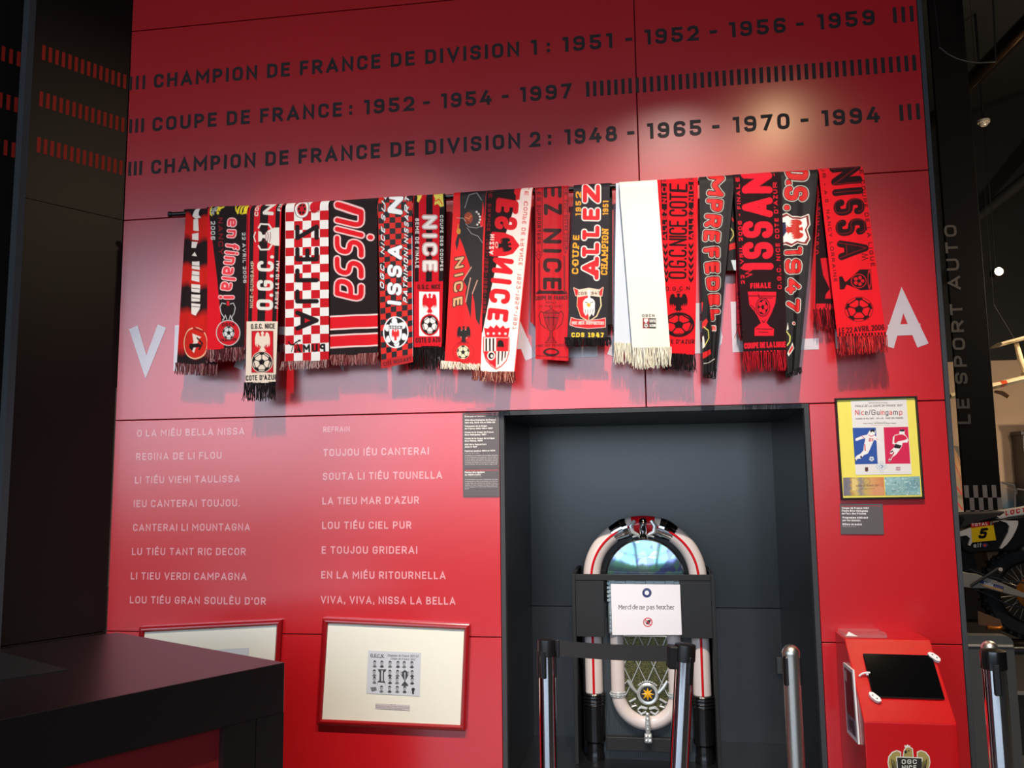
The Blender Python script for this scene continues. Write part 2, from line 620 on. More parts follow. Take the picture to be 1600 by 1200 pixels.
def layout(s, t=0.17, track=0.16, space=0.34, R=0.24, slant=0.0, serif=False, wide=1.0):
    """strokes of a line of text, cap height 1; returns strokes and width"""
    x = 0.0
    out = []
    for ch in s:
        if ch == ' ':
            x += space
            continue
        if ch not in GLYPHS:
            ch = ch.upper() if ch.upper() in GLYPHS else '.'
        w, st = GLYPHS[ch]
        w = max(w*wide, t)
        for pl in st:
            q = [(x+t/2+a*(w-t), t/2+b*(1-t), r) for a, b, r in pl]
            q = round_path(q, R)
            q = [(a+slant*b, b) for a, b in q]
            out.append(q)
            if serif:
                for e, e2 in ((q[0], q[1]), (q[-1], q[-2])):
                    if abs(e[0]-e2[0]) < abs(e[1]-e2[1])*0.8:
                        out.append([(e[0]-.11, e[1]), (e[0]+.11, e[1])])
        x += w+track
    return out, max(x-track, 1e-3)


def ribbon(mb, pts, half, to3d, mi=0, square=True):
    k_ = getattr(mb, 'count', 0)
    mb.count = k_+1
    lift = 0.00005*(k_ % 8)
    """flat stroke with mitred corners and square ends"""
    P = [np.array(p, float) for p in pts]
    P = [p for i, p in enumerate(P) if i == 0 or np.linalg.norm(p-P[i-1]) > 1e-7]
    if len(P) < 2:
        return
    closed = np.linalg.norm(P[0]-P[-1]) < 1e-6
    if not closed and square:
        d0, d1 = P[0]-P[1], P[-1]-P[-2]
        P[0] = P[0]+d0/np.linalg.norm(d0)*half
        P[-1] = P[-1]+d1/np.linalg.norm(d1)*half
    n = len(P)
    L, Rr = [], []
    for i in range(n):
        if closed:
            a, b = P[i-1] if i else P[-2], P[(i+1) % n] if i < n-1 else P[1]
        else:
            a, b = P[max(i-1, 0)], P[min(i+1, n-1)]
        d1 = (P[i]-a) if np.linalg.norm(P[i]-a) > 1e-9 else (b-P[i])
        d2 = (b-P[i]) if np.linalg.norm(b-P[i]) > 1e-9 else d1
        d1, d2 = d1/np.linalg.norm(d1), d2/np.linalg.norm(d2)
        n1, n2 = np.array((-d1[1], d1[0])), np.array((-d2[1], d2[0]))
        m = n1+n2
        lm = np.linalg.norm(m)
        m = n1 if lm < 1e-6 else m/lm
        k = half/max(0.42, float(m@n1))
        L.append(P[i]+m*k)
        Rr.append(P[i]-m*k)
    # every piece of the stroke lies a hair above the last, so folded corners never coincide
    for i in range(n-1):
        h_ = lift+0.000012*i
        mb.add([(q[0], q[1]-h_, q[2]) for q in (to3d(*L[i]), to3d(*L[i+1]), to3d(*Rr[i+1]), to3d(*Rr[i]))], [(0, 1, 2, 3)], mi)


# ------------------------------------------------------------------ printed surfaces
def smooth_alpha(sd, w):
    return np.clip(0.5-sd/w, 0, 1)


class Canvas:
    """a print whose drawing coordinates are those of a measured close-up; quad = TL, TR, BR, BL"""

    def __init__(self, quad, nx, ny, base):
        self.nx, self.ny = nx, ny
        u, v = np.meshgrid(np.linspace(0, 1, nx), np.linspace(0, 1, ny))
        q = [np.array(p, float) for p in quad]
        top = q[0]*(1-u[..., None])+q[1]*u[..., None]
        bot = q[3]*(1-u[..., None])+q[2]*u[..., None]
        XY = top*(1-v[..., None])+bot*v[..., None]
        self.X, self.Y, self.U, self.V = XY[..., 0], XY[..., 1], u, v
        self.px = abs(q[1][0]-q[0][0]+q[2][0]-q[3][0])/2/nx*1.1
        self.c = np.empty((ny, nx, 3))
        self.c[:] = np.array(lin(base))

    def _put(self, idx, a, col):
        col = np.array(lin(col))
        c = self.c.reshape(-1, 3)
        a = a[:, None]
        c[idx] = c[idx]*(1-a)+col*a

    def _near(self, x0, y0, x1, y1):
        m = (self.X > x0) & (self.X < x1) & (self.Y > y0) & (self.Y < y1)
        idx = np.nonzero(m.ravel())[0]
        return idx, self.X.ravel()[idx], self.Y.ravel()[idx]

    @staticmethod
    def _segd(x, y, a, b):
        dx, dy = b[0]-a[0], b[1]-a[1]
        L = dx*dx+dy*dy
        t = np.clip(((x-a[0])*dx+(y-a[1])*dy)/L, 0, 1) if L > 0 else 0
        return np.hypot(x-a[0]-t*dx, y-a[1]-t*dy)

    def stroke(self, pl, w, col):
        xs, ys = [p[0] for p in pl], [p[1] for p in pl]
        g = w+2*self.px
        idx, x, y = self._near(min(xs)-g, min(ys)-g, max(xs)+g, max(ys)+g)
        if len(idx) == 0:
            return
        d = np.full(len(idx), 1e9)
        for a, b in zip(pl[:-1], pl[1:]):
            d = np.minimum(d, self._segd(x, y, a, b))
        self._put(idx, smooth_alpha(d-w/2, self.px), col)

    def poly(self, pts, col, grow=0.0):
        xs, ys = [p[0] for p in pts], [p[1] for p in pts]
        g = 3*self.px+grow
        idx, x, y = self._near(min(xs)-g, min(ys)-g, max(xs)+g, max(ys)+g)
        if len(idx) == 0:
            return
        ins = np.zeros(len(idx), bool)
        d = np.full(len(idx), 1e9)
        n = len(pts)
        for i in range(n):
            a, b = pts[i], pts[(i+1) % n]
            d = np.minimum(d, self._segd(x, y, a, b))
            if a[1] != b[1]:
                cr = ((a[1] > y) != (b[1] > y)) & (x < (b[0]-a[0])*(y-a[1])/(b[1]-a[1])+a[0])
                ins ^= cr
        self._put(idx, smooth_alpha(np.where(ins, -d, d)-grow, self.px), col)

    def rect(self, x0, y0, x1, y1, col):
        self.poly([(x0, y0), (x1, y0), (x1, y1), (x0, y1)], col)

    def ell(self, cx, cy, rx, ry, col, ring=0.0):
        g = 3*self.px+ring
        idx, x, y = self._near(cx-rx-g, cy-ry-g, cx+rx+g, cy+ry+g)
        if len(idx) == 0:
            return
        d = (np.hypot((x-cx)/rx, (y-cy)/ry)-1)*min(rx, ry)
        if ring:
            d = np.abs(d)-ring/2
        self._put(idx, smooth_alpha(d, self.px), col)

    def uv(self, u0, v0, u1, v1, col):
        m = ((self.U >= u0) & (self.U < u1) & (self.V >= v0) & (self.V < v1)).ravel()
        idx = np.nonzero(m)[0]
        self._put(idx, np.ones(len(idx)), col)

    def checker(self, nu, nv, ca, cb, v0=0.0, v1=1.0, off=0, u0=0.0, u1=1.0):
        m = (self.V >= v0) & (self.V <= v1) & (self.U >= u0) & (self.U <= u1)
        k = (np.floor((self.U-u0)/(u1-u0)*nu-1e-6)+np.floor((self.V-v0)/(v1-v0)*nv-1e-6)+off).astype(int) % 2
        for s, cc in ((0, ca), (1, cb)):
            idx = np.nonzero((m & (k == s)).ravel())[0]
            self._put(idx, np.ones(len(idx)), cc)

    def text(self, s, p0, p1, h, col, t=0.19, out=(), flip=False, slant=0.0, serif=False, track=0.16, h1=None, R=0.19, space=0.4):
        st, W = layout(s, t, track, space, R, slant, serif)
        p0, p1 = np.array(p0, float), np.array(p1, float)
        d = p1-p0
        L = np.linalg.norm(d)
        d = d/L
        up = np.array((d[1], -d[0]))*(-1 if flip else 1)
        h1 = h if h1 is None else h1

        def mp(a, b):
            f = a/W
            return p0+d*f*L+up*b*(h+(h1-h)*min(max(f, 0), 1))
        pls = [[mp(a, b) for a, b in q] for q in st]
        for ex, cc in out:
            for q in pls:
                self.stroke(q, t*h+2*ex, cc)
        cs = col if isinstance(col, list) else [col]
        for i, q in enumerate(pls):
            self.stroke(q, t*h, cs[0])

    def shape(self, pts, cx, cy, sx, sy, col, rot=0.0, grow=0.0):
        c, s = math.cos(rot), math.sin(rot)
        self.poly([(cx+(a*sx*c-b*sy*s), cy+(a*sx*s+b*sy*c)) for a, b in pts], col, grow)

    def ball(self, cx, cy, rx, ry, light, dark, edge=4.0):
        self.ell(cx, cy, rx, ry, dark)
        self.ell(cx, cy, rx-edge, ry-edge, light)
        w = rx*0.09
        P = [(math.sin(k*2*math.pi/5), -math.cos(k*2*math.pi/5)) for k in range(5)]
        self.poly([(cx+a*rx*.34, cy+b*ry*.34) for a, b in P], dark)
        for k, (a, b) in enumerate(P):
            self.stroke([(cx+a*rx*.3, cy+b*ry*.3), (cx+a*rx*.66, cy+b*ry*.66)], w, dark)
            t = k*2*math.pi/5
            e = [(.66, 0), (.80, .30), (.97, .26), (.97, -.26), (.80, -.30)]
            pts = []
            for (r, o) in e:
                ang = t+o
                pts.append((cx+rx*r*math.sin(ang), cy-ry*r*math.cos(ang)))
            self.poly(pts, dark)
            n = P[(k+1) % 5]
            self.stroke([(cx+.80*rx*math.sin(t+.30), cy-.80*ry*math.cos(t+.30)),
                         (cx+.80*rx*math.sin(t+2*math.pi/5-.30), cy-.80*ry*math.cos(t+2*math.pi/5-.30))], w, dark)


_half = [(0, -1), (.12, -1), (.22, -.88), (.13, -.76), (.13, -.6), (.34, -.6), (.42, -.9), (.6, -1.0), (.82, -.82), (.95, -.4),
         (.95, .15), (.8, .45), (.78, .1), (.62, .5), (.56, .1), (.42, .5), (.34, .25), (.26, .55), (.5, .88), (.28, .78), (.16, 1.0), (0, .85)]
EAGLE = _half+[(-a, b) for a, b in _half[::-1]]
_half = [(0, -1), (.85, -1), (.82, -.5), (.55, .1), (.16, .4), (.14, .6), (.42, .72), (.5, 1), (0, 1)]
CUP = _half+[(-a, b) for a, b in _half[::-1][1:]]
_half = [(0, -1), (1, -1), (1, -.1), (.8, .45), (.4, .8), (0, 1)]
SHIELD = _half+[(-a, b) for a, b in _half[::-1][1:]]


def sheet_points(quad_px, nx, ny, **plane):
    q = [wp(p[0], p[1], **plane) for p in quad_px]
    u, v = np.meshgrid(np.linspace(0, 1, nx), np.linspace(0, 1, ny))
    u, v = u[..., None], v[..., None]
    return (q[0]*(1-u)+q[1]*u)*(1-v)+(q[3]*(1-u)+q[2]*u)*v


def crop_px(crop, pts):
    ox, oy, s = crop
    return [(ox+p[0]/s, oy+p[1]/s) for p in pts]


def printed(name, crop, quad, draw, base, y, parent=None, material='print', res=1.7):
    """a flat printed sheet standing at its place on plane y"""
    qp = crop_px(crop, quad)
    w = math.hypot(qp[1][0]-qp[0][0], qp[1][1]-qp[0][1])
    h = math.hypot(qp[3][0]-qp[0][0], qp[3][1]-qp[0][1])
    nx, ny = max(8, int(w*res)), max(8, int(h*res))
    c = Canvas(quad, nx, ny, base)
    draw(c)
    return grid_object(name, [(sheet_points(qp, nx, ny, y=y), c.c)], MT[material], parent, smooth=False)

# ------------------------------------------------------------------ the setting
XL, XR, XV = -2.2321, 1.1407, 0.0382
NL, NR, NT = -0.5458, 0.6497, 1.7726      # niche opening with its frame
ROWS = [0.0, 0.886, 1.7726, 2.664, 3.553, 4.44]
ROOM_X0, ROOM_X1, ROOM_Y1, CEIL = -11.2, 6.5, 8.2, 6.3
FW = 0.018                                 # frame face width

mb = MB()
mb.box((ROOM_X0-.2, REAR-.2, -0.1), (ROOM_X1+.2, ROOM_Y1+.2, 0))
struct(mb.build('floor', MT['floor'], smooth=False))
mb = MB()
mb.box((ROOM_X0-.2, REAR-.2, CEIL), (ROOM_X1+.2, ROOM_Y1+.2, CEIL+.1))
struct(mb.build('ceiling', MT['ceiling'], smooth=False))

# red panelled wall with the niche opening
mb = MB()
g = 0.0022


def panel(x0, x1, z0, z1):
    mb.box((x0+g, 0, z0+g), (x1-g, 0.018, z1-g), 0.0012, 0)


for i in range(5):
    z0, z1 = ROWS[i], ROWS[i+1]
    if i < 2:
        panel(XL, NL, z0, z1)
        panel(NR, XR, z0, z1)
        mb.box((XL, .018, z0), (NL, .04, z1), 0, 1)
        mb.box((NR, .018, z0), (XR, .04, z1), 0, 1)
    else:
        panel(XL, XV, z0, z1)
        panel(XV, XR, z0, z1)
        mb.box((XL, .018, z0), (XR, .04, z1), 0, 1)
wall_back = struct(mb.build('wall_back', [MT['wall_red'], MT['seam']]))

# lettering on the red wall
PITCH_BAR = 0.0293
CAPZ = {}


def wall_text(name, s, px0, px1, py0, py1, cap, mi_mat, weight=0.19, label=None, parent=wall_back, y=-0.0012, track=0.17):
    a, b = wp(px0, py0, y=0), wp(px1, py1, y=0)
    st, W = layout(s, weight, track, 0.36)
    z = (a[2]+b[2])/2
    L = b[0]-a[0]
    m = MB()
    for q in st:
        pts = [(a[0]+p[0]/W*L, z+p[1]*cap) for p in q]
        ribbon(m, pts, weight*cap/2, lambda x_, z_: (x_, y, z_))
    o = m.build(name, mi_mat, parent, smooth=False)
    if label:
        o['label'] = label
    return o


def line_of(parts, cap, label):
    """one line of black lettering built from measured pieces"""
    m = MB()
    zs = []
    for (s, x0, x1, y0, y1) in parts:
        zs += [wp(x0, y0, y=0)[2], wp(x1, y1, y=0)[2]]
    z = sum(zs)/len(zs)
    for (s, x0, x1, y0, y1) in parts:
        a, b = wp(x0, y0, y=0)[0], wp(x1, y1, y=0)[0]
        if s.startswith('|'):
            n = max(3, int(round((b-a-PITCH_BAR*.47)/PITCH_BAR))+1)
            pit = (b-a-PITCH_BAR*.47)/(n-1)
            for k in range(n):
                xx = a+k*pit
                m.add([(xx, -.0012, z), (xx+PITCH_BAR*.47, -.0012, z), (xx+PITCH_BAR*.47, -.0012, z+cap), (xx, -.0012, z+cap)], [(0, 1, 2, 3)])
            continue
        w = 0.205
        st, W = layout(s, w, 0.17, 0.36)
        for q in st:
            ribbon(m, [(a+p[0]/W*(b-a), z+p[1]*cap) for p in q], w*cap/2, lambda x_, z_: (x_, -.0012, z_))
    o = m.build('lettering', MT['letter_black'], wall_back, smooth=False)
    o['label'] = label
    CAPZ[label] = z
    return z


CAP = 0.0655
Z1 = line_of([('|||', 202, 227, 134, 133), ('CHAMPION DE FRANCE DE DIVISION', 240, 812, 132, 90), ('1', 829, 840, 86, 86),
              (':', 854, 860, 85, 85), ('1951', 878, 958, 83, 76.5), ('-', 977, 989, 75, 75), ('1952', 1007, 1093, 71.5, 64.5),
              ('-', 1109, 1121, 63.5, 63), ('1956', 1139, 1229, 59, 52), ('-', 1244, 1257, 51, 50), ('1959', 1277, 1368, 46, 38),
              ('|||', 1396, 1428, 36, 33)], CAP, 'black lettering, top line of titles')
Z2 = line_of([('|||', 202, 225, 202, 201), ('COUPE DE FRANCE', 237.6, 535, 200, 183), (':', 545, 551, 182, 182), ('1952', 568, 648, 180, 175),
              ('-', 661, 672, 174, 173), ('1954', 689, 769, 171, 165), ('-', 784, 795, 164, 163), ('1997', 812, 894, 161, 156),
              ('|', 916, 1432, 152, 108)], CAP, 'black lettering and bars, middle line of titles')
Z3 = line_of([('|||', 200.5, 222, 269, 268), ('CHAMPION DE FRANCE DE DIVISION', 235.7, 813.6, 267, 234), ('2', 828, 845, 233, 232),
              (':', 856, 862, 231, 231), ('1948', 882, 965, 228, 223), ('-', 980, 992, 222, 221), ('1965', 1011, 1097, 218, 212),
              ('-', 1113, 1125, 211, 210), ('1970', 1145, 1235, 207, 200), ('-', 1251, 1264, 199, 198), ('1994', 1284, 1376, 196, 190),
              ('|||', 1406, 1438, 188, 185)], CAP, 'black lettering, third line of titles')

m = MB()
bw = 0.215
zb = (wp(220, 582, y=0)[2]+wp(1410, 541, y=0)[2])/2
for (ch, x0, x1) in (('V', 200, 258), ('I', 270, 288), ('V', 299, 358), ('A', 366, 428), ('N', 480, 542), ('I', 558, 576), ('S', 592, 650), ('S', 664, 724),
                     ('A', 768, 836), ('L', 878, 938), ('A', 950, 1018), ('B', 1078, 1130), ('E', 1144, 1196), ('L', 1224, 1283), ('L', 1304, 1364), ('A', 1382, 1450)):
    a, b = wp(x0, 570, y=0)[0], wp(x1, 550, y=0)[0]
    st, W = layout(ch, bw, 0.1, 0.3)
    for q in st:
        ribbon(m, [(a+p[0]/W*(b-a), zb+p[1]*0.200) for p in q], bw*0.1, lambda x_, z_: (x_, -.0012, z_))
o = m.build('lettering', MT['letter_white'], wall_back, smooth=False)
o['label'] = 'large white lettering behind the scarves'

LY = (180, 640, 2.7586)
LEFT = [('O LA MIÉU BELLA NISSA', 95, 558, 115, 110), ('REGINA DE LI FLOU', 90, 460, 217, 213), ('LI TIÉU VIEHI TAULISSA', 85, 538, 318, 314),
        ('IEU CANTERAI TOUJOU.', 80, 538, 421, 417), ('CANTERAI LI MOUNTAGNA', 77, 582, 524, 521), ('LU TIÉU TANT RIC DECOR', 72, 563, 628, 626),
        ('LI TIEU VERDI CAMPAGNA', 67, 567, 734, 733), ("LOU TIÉU GRAN SOULÈU D'OR", 63, 650, 838, 838)]
RIGHT = [('REFRAIN', 897, 1012, 97, 95), ('TOUJOU IÉU CANTERAI', 897, 1353, 202, 193), ('SOUTA LI TIÉU TOUNELLA', 895, 1410, 304, 297),
         ('LA TIEU MAR D´AZUR', 893, 1310, 410, 405), ('LOU TIÉU CIEL PUR', 892, 1277, 515, 513), ('E TOUJOU GRIDERAI', 890, 1303, 622, 620),
         ('EN LA MIÉU RITOURNELLA', 888, 1425, 730, 729), ('VIVA, VIVA, NISSA LA BELLA', 886, 1467, 838, 838)]
for (s, x0, x1, y0, y1) in LEFT+RIGHT:
    q = crop_px(LY, [(x0, y0), (x1, y1)])
    wall_text('lettering', s, q[0][0], q[1][0], q[0][1], q[1][1], 0.0225 if s == 'REFRAIN' else 0.0298, MT['letter_pale'], 0.17,
              'pale pink lyric line reading '+s.split(',')[0].lower())

# black wall at the left: side face, then it turns away to the left
TA = Vector((-0.521, -0.8535, 0))           # the black wall runs towards the viewer and to the left
NA = Vector((0.8535, -0.521, 0))
WLEN = 0.398


def black(a, bo, z):
    p = Vector((XL, -0.004, 0))+TA*a+NA*bo
    return (p.x, p.y, z)


def bbox_(mb, a0, a1, b0, b1, z0, z1, mi=0):
    vs_ = [black(a, q, z) for a in (a0, a1) for q in (b0, b1) for z in (z0, z1)]
    mb.add(vs_, [(0, 1, 3, 2), (4, 6, 7, 5), (0, 4, 5, 1), (2, 3, 7, 6), (0, 2, 6, 4), (1, 5, 7, 3)], mi)


mb = MB()
for z0, z1 in ((0, 0.884), (0.888, 2.6625), (2.6655, 4.44)):
    bbox_(mb, 0, WLEN, -.02, 0, z0, z1)
bbox_(mb, 0.0, WLEN, -.05, -.02, 0, 4.44)
bbox_(mb, WLEN-.12, 2.6, -.19, -.135, 0, 4.44)
bbox_(mb, WLEN-.12, WLEN-.06, -.14, -.05, 0, 4.44)
wall_left = struct(mb.build('wall_left', MT['wall_black'], smooth=False))
mb = MB()
bbox_(mb, WLEN, WLEN+.026, -.06, .002, 0, 4.44)
struct(mb.build('trim_1', MT['slate'], smooth=False))
m = MB()


def bar_(a, w, off, z):
    m.add([black(a, off, z), black(a+w, off, z), black(a+w, off, z+CAP), black(a, off, z+CAP)], [(0, 1, 2, 3)])


for z in (Z1, Z2, Z3):
    for k in range(14):
        bar_(.012+k*.0262, .0135, .0012, z)
    for k in range(50):
        bar_(WLEN-.085+k*.0293, .014, -.1338, z)
o = m.build('lettering', MT['letter_red'], wall_left, smooth=False)
o['label'] = 'rows of dark red bars on the black wall'

# niche: slate frame, charcoal lining, raised floor
mb = MB()
mb.box((NL, -.003, 0.285), (NL+FW, .03, NT), .001)
mb.box((NR-FW, -.003, 0.285), (NR, .03, NT), .001)
mb.box((NL+FW, -.003, NT-FW), (NR-FW, .03, NT), .001)
struct(mb.build('trim_2', MT['slate']))
mb = MB()
x0, x1, zt, yb = NL+FW, NR-FW, NT-FW, 0.80
mb.box((x0-.02, 0.03, .265), (x0, yb, zt), 0)
mb.box((x1, 0.03, .265), (x1+.02, yb, zt), 0)
mb.box((x0-.02, 0.03, zt), (x1+.02, yb, zt+.02), 0)
mb.box((x0-.02, yb, .265), (x1+.02, yb+.02, .887), .001)
mb.box((x0-.02, yb, .8895), (x1+.02, yb+.02, zt+.02), .001)
mb.box((x0-.02, yb+.02, .265), (x1+.02, yb+.04, zt+.02), 0)
mb.box((x0-.02, 0.0, 0.0), (x1+.02, yb, .285), .001)
struct(mb.build('wall_niche', MT['niche']))
# right end of the exhibit wall and its hidden rear
mb = MB()
mb.box((XR, -.002, 0), (XR+.0165, .06, 4.44), .001)
struct(mb.build('trim_3', MT['slate']))
mb = MB()
mb.box((XR-.03, .06, 0), (XR, .95, 4.44))
mb.box((XL-.02, .95, 0), (XR, .98, 4.44))
mb.box((XL-.02, .04, 4.42), (XR-.03, .95, 4.44))
struct(mb.build('wall_right', MT['wall_black'], smooth=False))

# the hall around: rear facade with glazing, side walls, far wall
mb = MB()
mb.box((ROOM_X0-.2, REAR-.2, GZ1), (ROOM_X1+.2, REAR, CEIL))
mb.box((ROOM_X0-.2, REAR-.2, 0), (ROOM_X1+.2, REAR, GZ0))
edges = [ROOM_X0-.2]+[c for p in PANES for c in p]+[ROOM_X1+.2]
for i in range(0, len(edges), 2):
    mb.box((edges[i], REAR-.2, GZ0), (edges[i+1], REAR, GZ1))
struct(mb.build('wall_front', MT['steelgrey'], smooth=False))
for i, (a, b) in enumerate(PANES):
    mb = MB()
    for xx in (a, b-.05):
        mb.box((xx, REAR-.13, GZ0), (xx+.05, REAR-.07, GZ1))
    for zz in (GZ0, 1.9, 3.6, GZ1-.05):
        mb.box((a+.05, REAR-.13, zz), (b-.05, REAR-.07, zz+.05))
    w = struct(mb.build('window_%d' % (i+1), MT['dark'], smooth=False))
mb = MB()
mb.box((ROOM_X0-.2, REAR, 0), (ROOM_X0, ROOM_Y1+.2, CEIL))
struct(mb.build('wall_west', MT['ceiling'], smooth=False))
mb = MB()
mb.box((ROOM_X1, REAR, 0), (ROOM_X1+.2, ROOM_Y1+.2, CEIL))
struct(mb.build('wall_east', MT['ceiling'], smooth=False))
mb = MB()
mb.box((ROOM_X0, ROOM_Y1, 0), (ROOM_X1, ROOM_Y1+.2, 2.95))
mb.box((ROOM_X0, ROOM_Y1, 2.95), (ROOM_X1, ROOM_Y1+.2, CEIL), 0, 1)
struct(mb.build('wall_hall', [MT['beige'], MT['ceiling']], smooth=False))

# outside: paving and a hedge, seen only in reflections
mb = MB()
mb.box((-30, -40, -.3), (30, REAR-.2, -.15))
struct(mb.build('floor_outside', MT['paving'], smooth=False))
mb = MB()
rr = random.Random(3)
for k in range(60):
    x = -22+k*.7
    r = rr.uniform(.7, 1.1)
    mb.lathe([(r*.9, -1.0), (r*1.05, -.2), (r*.9, .5), (r*.5, .9), (.05, 1.1)], (x, -15+rr.uniform(-.5, .5), .25+rr.uniform(-.1, .25)), n=9)
h = tag(mb.build('hedge', MT['hedge']), 'clipped green hedge outside the glass front behind the viewer', 'hedge')
h['kind'] = 'stuff'

# ------------------------------------------------------------------ rail
RAIL_Z = 2.650
RY = -0.078
ra, rb = wp(266, 332, y=RY), wp(1343, 266, y=RY)
rail = thing('scarf_rail', 'thin black steel rail carrying the row of scarves along the red wall', 'rail', (ra[0], RY, RAIL_Z))
mb = MB()
mb.tube([(ra[0], RY, RAIL_Z), (rb[0], RY, RAIL_Z)], 0.0095, 14)
mb.build('bar', MT['rail'], rail)
for xx in (ra[0]+.012,):
    mb = MB()
    mb.lathe([(.0115, -.006), (.0125, -.004), (.0125, .004), (.0115, .006)], (xx-.012, RY, RAIL_Z), 'X', 16)
    mb.build('end_cap', MT['dark'], rail)
for xx in (-1.815, -.62, .55):
    mb = MB()
    mb.tube([(xx, RY, RAIL_Z), (xx, -.004, RAIL_Z)], .006, 10)
    mb.lathe([(.02, -.004), (.02, .0)], (xx, 0, RAIL_Z), 'Y', 16)
    mb.build('bracket', MT['rail'], rail)

# ------------------------------------------------------------------ scarves
RED, BLK, WHT = (218, 18, 34), (30, 21, 24), (228, 224, 220)
DRED = (172, 14, 30)
SCARF_GROUP = 'supporter scarves draped over the rail'


def fringe_mesh(parent, a, b, y, length, cols, n, seed, sway=.3, dens=2):
    """strands hanging from the hem a-b (world points), length in metres (left, right)"""
    rg = np.random.default_rng(seed)
    sheets_v, sheets_c, faces = [], [], []
    V, F, C = [], [], []
    for lay in range(dens):
        for i in range(n):
            t = (i+.5*lay+rg.uniform(-.25, .25))/n
            t = min(max(t, 0), 1)
            p = a*(1-t)+b*t
            L = (length[0]*(1-t)+length[1]*t)*rg.uniform(.78, 1.0)
            w = np.linalg.norm(b-a)/n*rg.uniform(.38, .55)
            sx = rg.normal(0, sway)*.014
            k = 4
            o = len(V)
            col = lin(cols[rg.integers(len(cols))])
            ph = rg.uniform(0, 6.28)
            for j in range(k+1):
                s = j/k
                cx = p[0]+sx*s*s+.0018*math.sin(ph+4*s)
                cz = p[2]+.004-(L+.004)*s
                cy = y-.0015*lay-.003*math.sin(ph+3*s)*s
                ww = w*(1-.25*s)
                V += [(cx-ww, cy, cz), (cx, cy-ww*.9, cz), (cx+ww, cy, cz)]
                C += [col]*3
            for j in range(k):
                q = o+3*j
                F += [(q, q+3, q+4, q+1), (q+1, q+4, q+5, q+2), (q+2, q+5, q+3, q)]
    off = Vector(parent.location)
    me = bpy.data.meshes.new('fringe')
    me.from_pydata([(v[0]-off.x, v[1]-off.y, v[2]-off.z) for v in V], [], F)
    at = me.attributes.new('Col', 'FLOAT_COLOR', 'POINT')
    at.data.foreach_set('color', np.array([c+(1,) for c in C], np.float32).ravel())
    me.materials.append(MT['yarn'])
    me.polygons.foreach_set('use_smooth', [True]*len(me.polygons))
    o = bpy.data.objects.new('fringe', me)
    COL.objects.link(o)
    o.parent = parent
    return o


def drape(quad_px, nx, ny, ycrest, yfront, amp, fu, ph, seed):
    """a sheet that starts at the crest of the rail and falls in soft folds; exact outline on plane yfront"""
    P = sheet_points(quad_px, nx, ny, y=yfront)
    crest = np.maximum(sheet_points(quad_px, nx, ny, y=ycrest)[0, :, 2], RAIL_Z+.0135)
    dz = crest-P[0, :, 2]
    fall = P[0, :, 2][None, :]-P[..., 2]
    P[..., 2] += dz[None, :]*np.clip(1-fall/.05, 0, 1)
    u = np.linspace(0, 1, nx)[None, :]
    zt = P[0, :, 2][None, :]
    drop = zt-P[..., 2]
    r = abs(yfront-ycrest)
    t = np.clip(drop/max(r, 1e-4), 0, 1)
    P[..., 1] = ycrest+(yfront-ycrest)*np.sqrt(1-(1-t)**2)
    ramp = np.clip(drop/.12, 0, 1)
    v = drop/drop.max()
    fold = amp*(np.sin(2*math.pi*(fu*u+ph+.12*np.sin(3*v+ph*5)))+.45*np.sin(2*math.pi*(2.3*fu*u+ph*3+.2*v)))
    P[..., 1] += ramp*fold*(0.4+.6*v)
    return P


